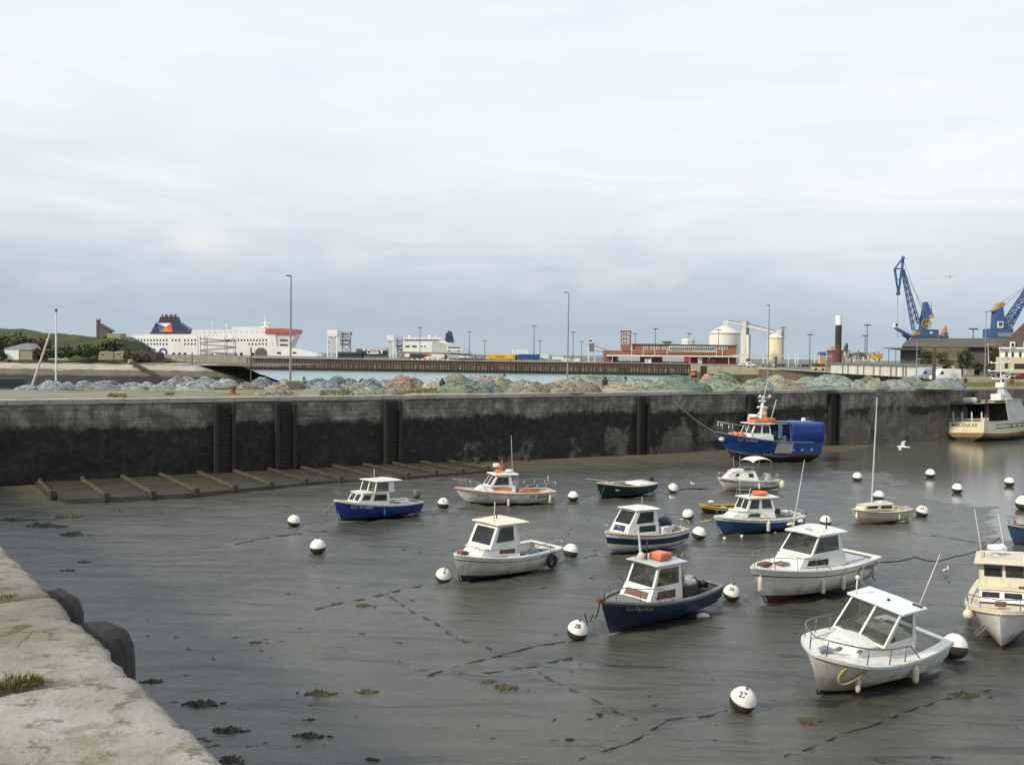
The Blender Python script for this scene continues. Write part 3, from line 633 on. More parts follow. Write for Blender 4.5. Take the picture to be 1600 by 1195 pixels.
f.part('funnel_top', f.poly(MB(), [(242, 505), (246, 494.5), (270, 494), (274, 504.5)], 8, W_ - 8), M('funnel_grey', (0.045, 0.048, 0.055), 0.6, var=0.3, scale=0.2), fn)
q = MB()
for k, px in enumerate((249, 252.5, 256, 259.5, 264, 267, 270)): q.cyl(f.P(px, 500, 9 + k % 2 * 3), f.P(px, 490.6, 9 + k % 2 * 3), 0.8, n=8)
f.part('exhaust_pipe', q, DGREY, fn)
em = [(243, 504.5), (264, 504.5), (267, 518), (246, 518)]; mid = (255.5, 511)
for nm, a, b_, mt_ in (('white', 0, 1, SHIPW), ('red', 1, 2, M('flag_red', (0.72, 0.11, 0.06), 0.5)), ('orange', 2, 3, M('flag_orange', (0.80, 0.28, 0.05), 0.5)), ('blue', 3, 0, M('flag_blue', (0.10, 0.11, 0.32), 0.5))):
    f.part('funnel_emblem', f.poly(MB(), [em[a], em[b_], mid], 5.9 - .1 * a, 6.4), mt_, fn)
q = MB(); q.cyl(f.P(410, 513, 13), f.P(410, 499, 13), 1.6, 1.0, 8); q.cyl(f.P(410, 499, 13), f.P(407.5, 487.5, 13), 0.7, 0.3, 6); f.box(q, 403, 503, 418, 504.2, 12.4, 13.6); f.box(q, 404, 509, 416, 511, 10, 16); f.part('mast', q, SHIPW)
q = MB()
for px, py in ((325.5, 504), (348, 507.5)): q.cyl(f.P(px, 516, 13), f.P(px, py + 1, 13), 0.25, n=5); q.ball(f.P(px, py, 13), 1.0, 8, 6)
f.part('satellite_dome', q, SHIPW)
def fwin(py, h, segs, nm='window', w_=2.3, dd=-0.12, mat=DGL):
    for (a, b_, n) in segs:
        for k in range(n):
            px = a + (b_ - a) * (k / max(1, n - 1)); q = MB(); f.box(q, px - w_ / 2, py - h / 2, px + w_ / 2, py + h / 2, dd, 0.4); f.part(nm, q, mat)
fwin(531.5, 3.0, [(211, 260.5, 11), (269.5, 280, 3), (289, 305, 4), (353, 416, 14)])
fwin(537.5, 3.0, [(226, 260.5, 8), (289, 305, 4), (389, 416, 6)])
fwin(518.5, 1.3, [(318, 410, 12)], 'porthole', 0.9, 0.1, GREYP)
fwin(525, 1.3, [(306, 352, 8)], 'porthole', 1.0, 0.1, GREYP)
fwin(553.5, 5, [(271.5, 271.5, 1), (280.5, 280.5, 1), (289, 289, 1), (368, 368, 1), (377, 377, 1), (395, 395, 1)], 'side_port', 4.5)
q = MB(); f.poly(q, [(398, 556), (399, 548), (404, 543.5), (412, 543.5), (417, 548), (417.5, 556)], -0.4, 0.3); f.part('side_door', q, M('rusty_door', (0.16, 0.12, 0.10), 0.8, var=0.4, scale=0.4))
q = MB(); f.box(q, 433, 550, 439, 553, -0.2, .4); f.box(q, 457, 550, 463, 552.5, -0.2, .4); f.part('side_port', q, DGL)
q = MB()
for py in (531.5, 539): f.box(q, 437, py - 1.2, 449, py + 1.2, 0.9, 1.5)
f.part('window', q, DGL)
text_on_plane('ship_lettering', 'P&O', 11.5, f.P(243, 551, -0.15), (1, 0, 0), (0, 0, 1), M('letter_navy', (0.05, 0.05, 0.17), 0.5), f.o, bold=0.035, spacing=1.25)
# ferry further off, bow on, seen between the second tower and the lamp masts
f = Far('ferry', 'distant white ferry with dark funnel behind the second lifting tower and the lorries', 'ferry', 665, 562, 1400, zbase=2)
f.part('hull', f.poly(MB(), [(632, 570), (628, 530), (690, 530), (734, 553), (738, 570)], 0, 28), SHIPW)
q = MB(); f.poly(q, [(627.5, 530), (628.5, 527), (686, 527), (692, 530.5)], -1, 29); f.part('bridge_deck', q, SHIPW)
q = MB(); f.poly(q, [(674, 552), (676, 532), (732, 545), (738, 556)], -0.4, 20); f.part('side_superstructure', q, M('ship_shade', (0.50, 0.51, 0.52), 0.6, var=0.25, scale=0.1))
fu = f.part('funnel', f.poly(MB(), [(694.5, 535), (696, 520), (705, 518.5), (709, 535)], 8, 20), NAVY)
q = MB(); q.cyl(f.P(700, 520, 14), f.P(700, 516, 14), 1.2, n=8); q.cyl(f.P(703, 520, 14), f.P(703, 517, 14), 1.2, n=8); f.part('exhaust_pipe', q, DGREY, fu)
for k in range(16):
    f.pbox('window', DGL, 632 + k * 3.4, 531, 634.4 + k * 3.4, 532.6, -0.3, 0.5)
for a, b_ in ((633, 640), (644, 651), (658, 660), (663, 665)): f.pbox('window', DGL, a, 540, b_, 542.5, -0.3, 0.5)
q = MB(); q.cyl(f.P(680, 528, 10), f.P(680, 523, 10), .5, n=6); q.ball(f.P(638, 525.3, 10), 1.5, 8, 6); q.ball(f.P(670, 525.3, 10), 1.6, 8, 6); f.part('satellite_dome', q, SHIPW)

# boarding gantries in front of the ferry
f = Far('boarding_gantry', 'grey zigzag boarding ramp gantry standing against the big ferry side', 'gantry', 338, 560, 960, zbase=7)
q = MB()
for px in (309, 319.5, 351, 364.5): q.cyl(f.P(px, 562, 0), f.P(px, 525, 0), .45, n=6); q.cyl(f.P(px, 562, 8), f.P(px, 525, 8), .45, n=6)
f.part('post', q, LGREY)
for k, (py0, py1) in enumerate(((528, 532), (534, 531), (537, 541), (546, 542), (548, 552), (557, 553))):
    q = MB(); f.poly(q, [(312, py0), (364, py1), (364, py1 + 2), (312, py0 + 2)], 0.5, 7.5); f.part('ramp', q, GREYP)
q = MB(); 
for a in (312, 336): f.box(q, a, 552, a + 18, 558, 1, 7)
f.part('ramp_cabin', q, M('gantry_cabin', (0.40, 0.41, 0.40), 0.6, var=0.4, scale=0.3))

# ---------------------------------------------------------------- lifting towers of the link spans
def tower(l, t_, r, b_, Y, lb, boxh, txt=None):
    f = Far('lifting_tower', lb, 'tower', (l + r) / 2, b_, Y, 'lifting towers of the link spans', zbase=7); m_ = l + (r - l) * 0.47
    dpt = 12
    for px, dy in ((l + .8, 0), (m_, 0), (l + 2.5, dpt), (m_ + 2, dpt)):
        q = MB(); f.box(q, px - .9, t_ + boxh, px + .9, b_, dy, dy + 1.1, toz=0); f.part('leg', q, SHIPW)
    q = MB(); nB = 4
    for k in range(nB):
        y0 = t_ + boxh + (b_ - t_ - boxh) * k / nB; y1 = t_ + boxh + (b_ - t_ - boxh) * (k + 1) / nB
        q.cyl(f.P(l + 1, y0, .5), f.P(m_, y1, .5), .28, n=5); q.cyl(f.P(m_, y0, .5), f.P(l + 1, y1, .5), .28, n=5); q.cyl(f.P(l + 1, y1, .5), f.P(m_, y1, .5), .35, n=5)
    f.part('bracing', q, LGREY)
    f.pbox('head_box', SHIPW, l, t_, m_ + 1.2, t_ + boxh, -0.3, dpt + 1.5)
    # second tower of the pair standing behind, its shade put in as grey colour, with red landings
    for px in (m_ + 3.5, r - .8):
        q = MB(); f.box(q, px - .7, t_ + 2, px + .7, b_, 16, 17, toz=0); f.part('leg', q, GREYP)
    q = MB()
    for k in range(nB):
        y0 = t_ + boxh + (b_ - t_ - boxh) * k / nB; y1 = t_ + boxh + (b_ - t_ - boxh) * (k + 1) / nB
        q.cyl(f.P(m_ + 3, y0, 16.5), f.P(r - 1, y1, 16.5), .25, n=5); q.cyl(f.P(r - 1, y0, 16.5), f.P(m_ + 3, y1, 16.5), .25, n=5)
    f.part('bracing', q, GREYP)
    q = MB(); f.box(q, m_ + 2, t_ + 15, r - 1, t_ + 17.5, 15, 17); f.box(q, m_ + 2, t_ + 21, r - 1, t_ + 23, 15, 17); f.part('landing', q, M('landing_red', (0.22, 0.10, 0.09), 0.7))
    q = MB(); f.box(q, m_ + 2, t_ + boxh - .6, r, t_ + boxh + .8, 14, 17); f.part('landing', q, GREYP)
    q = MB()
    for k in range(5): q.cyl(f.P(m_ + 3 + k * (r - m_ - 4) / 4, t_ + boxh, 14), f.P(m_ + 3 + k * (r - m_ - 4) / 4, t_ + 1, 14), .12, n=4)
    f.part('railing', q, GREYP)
    if txt: text_on_plane('sign_lettering', txt, 3.6, f.P((m_ + r) / 2 + 1, t_ + boxh * .55, 13.6), (1, 0, 0), (0, 0, 1), DGREY, f.o, bold=0.03)
tower(511, 515.5, 543, 559, 800, 'taller white lattice lifting tower lettered Calais 8 right of the big ferry', 10, 'Calais 8')
tower(604, 524, 626, 561, 860, 'shorter white lattice lifting tower beside the distant ferry', 8)
# terminal buildings between the towers
f = Far('terminal_building', 'low dark terminal building lettered Calais 9 between the two lifting towers', 'building', 570, 560, 760, zbase=7)
f.pbox('wall', DGREY, 528, 550, 566, 560, 0, 14, toz=0); f.pbox('upper_block', M('slate_cladding', (0.09, 0.10, 0.11), 0.6, var=.3), 556, 545, 569, 551, 1, 13)
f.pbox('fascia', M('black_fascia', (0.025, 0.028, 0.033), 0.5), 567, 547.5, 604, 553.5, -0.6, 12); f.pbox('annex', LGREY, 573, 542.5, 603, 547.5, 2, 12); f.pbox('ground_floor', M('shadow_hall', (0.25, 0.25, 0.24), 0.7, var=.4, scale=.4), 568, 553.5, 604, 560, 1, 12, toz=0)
for k in range(9): f.pbox('window', DGL, 530 + k * 4, 552.5, 532.8 + k * 4, 556, -.2, .4)
f.pbox('sign_board', SHIPW, 567, 545, 571, 548, -.8, -.2)
text_on_plane('sign_lettering', 'Calais 9', 4.1, f.P(585.5, 550.4, -.75), (1, 0, 0), (0, 0, 1), SHIPW, f.o, bold=0.03)
f = Far('ramp_bridge', 'long brown elevated road ramp sloping down behind the parked lorries', 'ramp', 700, 556, 800, zbase=7)
f.part('deck', f.poly(MB(), [(622, 549), (700, 551), (780, 556), (850, 559.5), (850, 561), (780, 558.5), (700, 554), (622, 552.5)], 0, 8), M('ramp_brown', (0.26, 0.22, 0.17), .8, var=.3))
for k in range(9):
    px = 630 + k * 16; f.pbox('pillar', GREYP, px, 552, px + 1.2, 560, 2, 4, toz=0)
f = Far('bus', 'white coach with dark windows driving down the elevated ramp', 'bus', 711, 552, 795)
f.pbox('body', WHP, 697.5, 541, 722, 547.8, 0, 2.6); f.pbox('window', DGL, 700, 542, 720, 544, -.06, .3)
for px in (702, 717): f.part('wheel', MB().cyl(f.P(px, 548, -.05), f.P(px, 548, .4), .75, n=10), TYRE)
# ---------------------------------------------------------------- lorries on the far quay
def lorry(l, t_, r, b_, Y, mat, lb, cab=None, cabm=None, txt=None, grp='lorries parked on the far quay'):
    f = Far('lorry', lb, 'lorry', (l + r) / 2, b_, Y, grp, zbase=7)
    f.pbox('trailer', mat, l, t_, r, b_ - 1.4, 0, 2.6); f.pbox('chassis', DGREY, l + 1, b_ - 1.9, r - 1, b_ - .9, .3, 2.3)
    for px in (r - 6, r - 3.4, l + 5): f.part('wheel', MB().cyl(f.P(px, b_ - .8, .1), f.P(px, b_ - .8, .6), 0.5, n=10), TYRE)
    if cab:
        side = l if cab < 0 else r; a, b2 = (side + cab, side - .4) if cab < 0 else (side + .4, side + cab)
        cb_ = f.part('cab', f.box(MB(), a, t_ + .5, b2, b_ - 1, 0, 2.5), cabm)
        f.pbox('windscreen', DGL, a + .3, t_ + 1.6, b2 - .6, t_ + 3.4, -.08, .2, parent=cb_)
        f.part('wheel', MB().cyl(f.P((a + b2) / 2, b_ - .8, 0), f.P((a + b2) / 2, b_ - .8, .5), 0.55, n=10), TYRE)
    if txt: text_on_plane('trailer_lettering', txt, 1.5, f.P((l + r) / 2, (t_ + b_) / 2 - .4, -.06), (1, 0, 0), (0, 0, 1), M('faded_black', (0.15, 0.08, 0.01), .6), f.o, bold=.03)
    return f
DBT = M('dark_blue_tarp', (0.03, 0.04, 0.06), .6, var=.3); GTR = M('grey_trailer', (0.42, 0.43, 0.42), .5, var=.15)
lorry(640, 553, 661, 561, 660, DBT, 'dark blue lorry trailer with bright red cab on the far quay', 7, REDP)
lorry(674, 553, 689, 561, 664, WHP, 'short white lorry with cream cab behind the grey vans', -6, M('cab_cream', (.7, .66, .56), .5))
lorry(699, 554, 716, 561.2, 668, GTR, 'grey lorry trailer left of the dark cars on the far quay', -4, DGREY)
lorry(762, 553.5, 802, 562.5, 662, YELP, 'long yellow lorry trailer with dark lettering on the far quay', -3, WHP, 'DOGSON')
lorry(809.5, 553.5, 843, 562.5, 664, BLUP, 'long blue lorry trailer with dark red cab next to the yellow one', -4.5, M('cab_maroon', (.13, .04, .04), .5))
lorry(844, 554.5, 857, 562, 668, WHP, 'short white lorry trailer directly right of the blue trailer')
lorry(863, 556.5, 880, 563.5, 672, WHP, 'low white trailer left of the tall lamp post foot')
lorry(966, 556.5, 1000, 565.5, 648, GTR, 'dark fronted grey trailer under the red brick building canopy', -3, DGREY)
lorry(1036, 556.5, 1069, 566.5, 648, GTR, 'long grey lorry trailer with bright red cab in front of the brick building', 9, REDP)
def car(px, pyb, Y, mat, lb, w_=None, van=False, rz=0.0, grp='parked cars', z=7, L=4.2, name='parked_car', cat='car'):
    p = atd(px, pyb, Y); o = thing(name, lb, cat, (p.x, p.y, z), rz, grp); q = MB(); H = 1.45; W2 = .85
    if van: H = 2.5; L = 5.6; W2 = 1.0
    out = [(-L / 2, .35), (-L / 2, .85), (-L / 2 + .9, .98), (-L / 2 + 1.55, H), (L / 2 - .75, H), (L / 2 - .1, 1.0), (L / 2, .8), (L / 2, .35)] if not van else [(-L / 2, .4), (-L / 2, 1.05), (-L / 2 + .8, 1.3), (-L / 2 + 1.4, 2.25), (-L / 2 + 1.9, H), (L / 2 - .05, H), (L / 2, .45)]
    q.prism([(x, -W2, z_) for x, z_ in out], (0, 2 * W2, 0)); q.build('body', mat, o, bevel=.08)
    q = MB(); a, b_ = (-L / 2 + 1.25, L / 2 - .65) if not van else (-L / 2 + 1.15, -L / 2 + 2.1)
    zb, zt = (1.0, H - .1) if not van else (1.45, 2.1)
    q.prism([(a, -W2 - .012, zb), (b_, -W2 - .012, zb), (b_ - .35, -W2 - .012, zt), (a + .45, -W2 - .012, zt)], (0, 2 * W2 + .024, 0)); q.build('window', DGL, o)
    q = MB()
    if not van: q.prism([(-L / 2 + .98, -W2 + .1, 1.03), (-L / 2 + .98, W2 - .1, 1.03), (-L / 2 + 1.5, W2 - .18, H - .06), (-L / 2 + 1.5, -W2 + .18, H - .06)], (-.05, 0, .03)); q.build('windscreen', DGL, o)
    for sx in (-L / 2 + .8, L / 2 - .8):
        for sy in (-1, 1): MB().cyl((sx, sy * (W2 - .12), .33), (sx, sy * (W2 + .02), .33), .33, n=14).build('wheel', TYRE, o)
    for sy in (-1, 1): MB().box((-L / 2 - .01, sy * (W2 - .3), .75), (.06, .34, .16)).build('headlight', WHP, o)
    return o
for (px, mt_, lb, v) in ((690, GREYP, 'grey car left of the short white lorry on the far quay', 0), (720, DGREY, 'first dark car between the grey and yellow lorries', 0), (727, DGREY, 'second dark car between the grey and yellow lorries', 0), (735, DGREY, 'third dark car parked left of the maroon car', 0), (744, M('car_maroon', (.12, .02, .03), .3), 'maroon car parked left of the yellow lorry', 0), (752, DGREY, 'dark car parked close to the yellow lorry', 0),
    (668, WHP, 'white van parked by the red lorry cab', 1), (683, WHP, 'small white van facing the cream lorry cab', 1), (884, WHP, 'white van just left of the tall lamp post foot', 1), (900, WHP, 'white van just right of the tall lamp post foot', 1)):
    car(px, 562, 655, mt_, lb, van=bool(v), grp='cars and vans on the far quay', name='parked_van' if v else 'parked_car', cat='van' if v else 'car')
f = Far('barrier', 'red and white striped barrier along the far quay edge by the red cab', 'barrier', 672, 562.3, 643, zbase=7.25)
q = MB(); r2 = MB()
for k in range(16): f.part('block', MB().box((f.X(640 + 4 * k), 0, .35), (1.7, .4, .8)), WHP if k % 2 else REDP)
pass
f = Far('sign_letters', 'tall white open letters standing behind the blue lorry trailer', 'sign', 813, 555, 700, zbase=7)
q = MB(); f.box(q, 802, 554, 824, 555, .2, .8)
for px in (804, 813, 822): q.cyl(f.P(px, 555, .5), f.P(px, 562, .5), .2, n=5)
f.part('frame', q, GREYP); text_on_plane('lettering', 'KEHR', 5.0, f.P(813, 550.6, 0), (1, 0, 0), (0, 0, 1), SHIPW, f.o, bold=.03)

# ---------------------------------------------------------------- lamp masts
LMAST = M('galvanised_mast', (0.24, 0.25, 0.25), 0.5, var=.25, scale=.4)
LDARK = M('dark_mast', (0.10, 0.11, 0.12), 0.6, var=.25, scale=.4)
def far_mast(px, pyt, pyb, Y, lb, crown=1.6):
    f = Far('lamp_mast', lb, 'lamp mast', px, pyb, Y, 'lighting masts of the port', zbase=7); top = f.P(px, pyt)
    H = top.z; f.part('mast', MB().cyl((0, 0, 0), (0, 0, H), .34, .2, 8), LDARK)
    q = MB(); q.box((0, 0, H), (crown * 2, crown * 1.2, .35)); 
    for k in (-1, -.4, .4, 1): q.box((k * crown, -.3, H - .25), (.6, .7, .4))
    f.part('lamp_head', q, LDARK)
for px, t_, Y, lb in ((656, 511.5, 760, 'lamp mast standing before the bow of the distant ferry'), (733, 518, 800, 'lamp mast right of the distant ferry funnel'), (757, 532, 900, 'small far lamp mast left of the yellow lorry'), (834, 509.5, 720, 'tall lamp mast behind the blue lorry trailer'), (843.5, 532, 820, 'short lamp mast just right of the one behind the blue trailer'),
    (895, 518.5, 760, 'lamp mast directly right of the tall near lamp post'), (908.5, 533, 860, 'short lamp mast left of the silo loader tower'), (992, 521, 740, 'lamp mast rising behind the brick building stair tower'), (1023.5, 513.5, 720, 'tallest lamp mast rising behind the brick building roof'), (1076, 521, 740, 'lamp mast in front of the small white tank'),
    (1122, 515, 700, 'lamp mast in front of the big silo'), (1222.5, 511.5, 640, 'lamp mast in front of the yellow silo'), (1265, 522.5, 620, 'lamp mast between the yellow silo and the black and white pile'), (1354, 507.5, 520, 'taller lamp mast right of the black and white pile'), (1351, 524, 600, 'shorter lamp mast close behind the taller one right of the pile'), (1519.5, 513.5, 420, 'lamp mast above the dark warehouse roof')):
    far_mast(px, t_, 562, Y, lb)
def near_lamp(px, pyt, pyb, lb, block=False, heads=((1, 0),), z=7.0, Y=None):
    p = at(px, pyb, z) if Y is None else Vector((atd(px, pyb, Y).x, Y, z)); o = thing('lamp_post', lb, 'lamp post', p, WANG, 'lamp posts on the quay'); H = atd(px, pyt, p.y).z - z
    MB().cyl((0, 0, 0), (0, 0, H), .13, .07, 12).build('post', LMAST, o)
    q = MB()
    for sx, sy in heads: q.tube([(0, 0, H - .05), (sx * .35, sy * .35, H + .05), (sx * .8, sy * .8, H + .1)], .04, 6)
    if heads: 
        q.build('arm', LMAST, o); 
        for sx, sy in heads: MB().box((sx * 1.0, sy * 1.0, H + .08), (.55 if sx else .22, .22 if sx else .55, .12)).build('lamp_head', LDARK, o, bevel=.03)
    if block: MB().box((0, 0, .45), (1.75, 1.75, .95), 0, 0, (.95, .95)).build('concrete_block', CONC, o, bevel=.05)
    return o
near_lamp(453.5, 432, 608, 'tallest grey lamp post standing on a concrete block among the nets', True, ((-.25, .1),))
near_lamp(886.5, 458, 598, 'grey lamp post rising behind the tan net heaps at mid quay', False, ((-.5, .1),))
near_lamp(1199.5, 477, 597, 'grey lamp post left of the yellow silo standing by the concrete pier head', False, ((-.2, .1),))
near_lamp(1431.5, 530, 594, 'lamp post with two long drooping arms near the grey van', False, ((1, .4), (-1, -.4)), Y=190)
near_lamp(1538.5, 488, 588, 'double headed lamp post in front of the dark warehouse and autumn tree', False, ((.6, .2), (-.6, -.2)), Y=205)
o = near_lamp(1562, 537, 586, 'low curved street lamp beside the white house', False, ((-1, -.2),), Y=255)
p = atd(1459, 590, 185); o = thing('timber_pole', 'dark square timber pole in front of the white van', 'pole', (p.x, p.y, 7)); MB().box((0, 0, 3.4), (.5, .5, 6.9)).build('post', M('pole_timber', (.09, .085, .055), .85, var=.4), o); MB().box((0, 0, 6.95), (.56, .56, .1)).build('cap', GREYP, o)
for px, t_, b_, Y, mt_, lb in ((300, 553, 590, 330, M('green_post', (.10, .16, .12), .7), 'thin green channel post beyond the jetty'), (392, 546, 606, 300, M('red_post', (.13, .07, .05), .7), 'rusty red channel post with a topmark left of the tall lamp post')):
    f = Far('channel_post', lb, 'channel post', px, b_, Y, 'channel posts', zbase=-2); H = f.P(px, t_).z
    f.part('post', MB().cyl((0, 0, -2), (0, 0, H), .28, .2, 8), mt_); f.part('topmark', MB().cyl((0, 0, H), (0, 0, H + .7), .4, .05, 8), mt_)

# ---------------------------------------------------------------- red brick port building
f = Far('brick_building', 'long low red brick port building with a stair tower and white canopy', 'building', 1047, 566, 680, zbase=7)
f.pbox('wall', BRKM, 992, 539.5, 1150.5, 566, 0, 16, toz=0); f.pbox('roof_edge', M('roof_dark', (.09, .08, .075), .8), 991, 538, 1151.5, 539.8, -.6, 16.6)
f.pbox('low_wing', BRKM, 944.5, 547.5, 992, 566, .3, 14, toz=0); f.pbox('wing_roof', LGREY, 944, 546.8, 992, 547.7, 0, 14.3)
st = f.part('stair_tower', f.box(MB(), 971.5, 517.5, 986, 548, -.4, 7), BRKM); f.pbox('roof_edge', M('roof_red', (.25, .12, .09), .8), 971, 516.5, 986.6, 518, -.7, 7.3, parent=st)
for py in (521.5, 528.5, 535.5):
    fr = f.part('window', f.box(MB(), 972.2, py - 2.6, 983.6, py + 2.6, -.65, -.2), WHP, st)
    for px in (974.4, 978.2, 981.6): f.pbox('pane', DGL if px != 981.6 else GREYP, px - 1.3, py - 1.6, px + 1.3, py + 1.6, -.75, -.5, parent=fr)
fr = f.part('window', f.box(MB(), 1045, 541, 1117.5, 549.3, -.25, .4), WHP)
for k in range(24): 
    a = 1046.4 + k * 2.95; f.pbox('pane', M('pane_grey', (.10, .13, .14), .15, var=.4, scale=.15), a, 542.2, a + 2.3, 548.2, -.33, -.1, parent=fr)
for px in (1010, 1019, 1028, 1037.5, 1125.5, 1134): 
    fr = f.part('window', f.box(MB(), px - 2.5, 541.5, px + 2.5, 545.8, -.2, .3), WHP); f.pbox('pane', DGL, px - 1.4, 542.3, px + 1.4, 545, -.28, 0, parent=fr)
for px in (987, 1005, 1023, 1042.5, 1119.5, 1129): f.pbox('downpipe', WHP, px - .35, 541, px + .35, 556, -.3, .1)
q = MB(); q2 = MB()
for k in range(46): f.box(q, 993 + k * 3.1, 552, 994.7 + k * 3.1, 554.6, -.12, .3)
f.part('clerestory_window', q, DGL); q = MB(); f.part('canopy', f.poly(q, [(948, 554.2), (1150, 556), (1150, 558), (948, 556.6)], -7, 0), SHIPW)
for k in range(7): px = 955 + k * 30; f.pbox('canopy_post', WHP, px, 556, px + .7, 566, -6.5, -6, toz=0)
f.pbox('roof_hut', LGREY, 1039, 534.5, 1050, 538.5, 4, 9); f.pbox('hut_roof', DGREY, 1037, 533.3, 1052, 534.6, 3, 10)
q = MB()
for px in (960, 985, 1090): f.box(q, px, 559, px + 8, 566, -.15, .3, toz=0)
f.part('doorway', q, DGL)
f = Far('dumpster', 'dark maroon skip standing before the right end of the brick building', 'skip', 1111, 568, 640, zbase=7); f.part('body', f.poly(MB(), [(1106, 562), (1118, 562), (1117, 568), (1107, 568)], 0, 3), M('skip_maroon', (.09, .03, .03), .7)); f.part('rim', f.box(MB(), 1105.6, 561.5, 1118.4, 562.3, -.15, 3.15), DGREY)
f = Far('kiosk', 'small white kiosk on the far quay in front of the grey trailer', 'kiosk', 1013, 566, 645, zbase=7); f.pbox('wall', WHP, 1008.5, 561, 1017, 566, 0, 3, toz=0); f.pbox('roof', GREYP, 1008, 560.3, 1017.5, 561.2, -.2, 3.2); f.pbox('door', GREYP, 1010, 562, 1012, 566, -.06, .1)
f = Far('kiosk', 'small cream kiosk between the red lorry cab and the maroon skip', 'kiosk', 1094, 566, 645, zbase=7); f.pbox('wall', M('cream_wall', (.62, .57, .44), .7), 1092, 560, 1097, 566, 0, 3, toz=0); f.pbox('roof', GREYP, 1091.5, 559.5, 1097.5, 560.2, -.2, 3.2); f.pbox('window', DGL, 1093, 561.3, 1096, 563, -.06, .1)
# ---------------------------------------------------------------- silos and loader
SILO = M('silo_white', (0.72, 0.70, 0.63), 0.55, var=.14, scale=.08, stretch=(1, 1, .3), streak=.0)
SILOY = M('silo_cream', (0.74, 0.66, 0.44), 0.55, var=.12, scale=.08, stretch=(1, 1, .3))
def silo(pxl, pxr, pyt, pya, pyb, Y, mat, lb, cap=(3, 4)):
    cx = (pxl + pxr) / 2; f = Far('silo', lb, 'silo', cx, pyb, Y, 'silos', zbase=7); r_ = (f.X(pxr) - f.X(pxl)) / 2; zt = f.Z(pyt, cx); za = f.Z(pya, cx)
    f.part('tank', MB().lathe([(r_, 0), (r_, zt)], (0, r_, 0), 48), mat, smooth=False)
    f.part('roof', MB().lathe([(r_ * 1.01, zt), (r_ * 1.01, zt + .3), (r_ * .62, zt + (za - zt) * .50), (r_ * .12, za), (.1, za)], (0, r_, 0), 48), M('silo_roof', (.60, .60, .57), .6, var=.15, scale=.1))
    q = MB(); q.lathe([(r_ * 1.005, zt - .9), (r_ * 1.012, zt - .9), (r_ * 1.012, zt - .3), (r_ * 1.005, zt - .3)], (0, r_, 0), 48)
    for k in range(10): a = math.pi * (1 + k / 9); q.cyl((r_ * 1.0 * math.cos(a), r_ + r_ * math.sin(a), zt), (r_ * .12 * math.cos(a), r_ + r_ * .12 * math.sin(a), za), .12, n=4)
    f.part('ring_beam', q, GREYP); f.r = r_; f.za = za; f.zt = zt
    return f
f = silo(1112.5, 1161, 520.5, 507.5, 560, 760, SILO, 'big white round silo with conical roof behind the brick building')
f.pbox('vent_head', SILO, 1136.5, 500.5, 1142, 509, f.r - 2, f.r + 2)
f = silo(1202, 1228, 527.5, 519, 560, 760, SILOY, 'smaller cream yellow silo under the lower end of the conveyor')
f.pbox('vent_head', SILO, 1213, 515, 1222, 521, f.r - 2, f.r + 2)
q = MB(); f.box(q, 1226, 514, 1229, 528, f.r - 1, f.r + 2); f.part('lift_frame', q, GREYP)
f = Far('silo', 'small flat white tank peeping over the brick building roof', 'silo', 1077, 545, 900, 'silos', zbase=7); r_ = (f.X(1088) - f.X(1067)) / 2; f.part('tank', MB().lathe([(r_, 0), (r_, f.Z(529.5, 1077)), (.1, f.Z(529, 1077))], (0, r_, 0), 32), SILO); f.part('ring_beam', MB().lathe([(r_ * 1.02, f.Z(530.5)), (r_ * 1.02, f.Z(530))], (0, r_, 0), 32), GREYP)
f = Far('conveyor_tower', 'white elevator tower against the big silo carrying the sloping conveyor', 'conveyor', 1166, 560, 735, zbase=7)
f.pbox('tower', SILO, 1160.5, 502.5, 1165.5, 560, 0, 5, toz=0); f.pbox('stair_shaft', M('shaft_grey', (.30, .31, .32), .7), 1166, 502, 1171.5, 560, 2, 8, toz=0); f.pbox('annex', GREYP, 1168, 523, 1175.5, 560, 6, 14, toz=0); f.part('duct', MB().cyl(f.P(1168, 523, -1), f.P(1168, 560, -1), 1.3, n=12), SILO)
q = MB(); f.poly(q, [(1138, 500.5), (1166, 504.5), (1166, 509), (1138, 504.5)], 1, 4); f.poly(q, [(1166, 506), (1213, 516.5), (1212, 521.5), (1166, 511)], 1, 4); f.part('conveyor', q, SILO)
q = MB(); f.poly(q, [(1138, 500), (1166, 504), (1213, 516), (1213, 516.9), (1166, 504.9), (1138, 500.9)], .8, 4.2); f.part('conveyor_roof', q, GREYP)
f = Far('loading_tower', 'small white and blue hopper tower left of the brick building', 'hopper', 925, 562, 700, zbase=7)
for px in (920, 929.5): f.pbox('leg', WHP, px - .6, 540, px + .6, 562, 0, 1, toz=0); f.pbox('leg', WHP, px - .6, 540, px + .6, 562, 4, 5, toz=0)
f.part('hopper', f.poly(MB(), [(920, 541), (921, 536), (929, 536), (930, 541), (930, 550), (920, 550)], .5, 4.5), M('hopper_blue', (.16, .19, .27), .6, var=.3)); f.pbox('crossbeam', WHP, 918.5, 550, 931, 551, -.2, 5.2); f.pbox('head', M('head_dark', (.07, .07, .08), .6), 921, 530.5, 925, 534, 1, 4); f.pbox('head_frame', WHP, 920.5, 534, 926, 536.5, .8, 4.2); f.pbox('head_cap', WHP, 920.5, 529.2, 926, 530.7, .8, 4.2)
q = MB(); q.cyl(f.P(930, 541, 2), f.P(951, 547, 2), .25, n=5); q.cyl(f.P(930, 548, 2), f.P(951, 550.5, 2), .25, n=5); f.part('conveyor', q, GREYP)
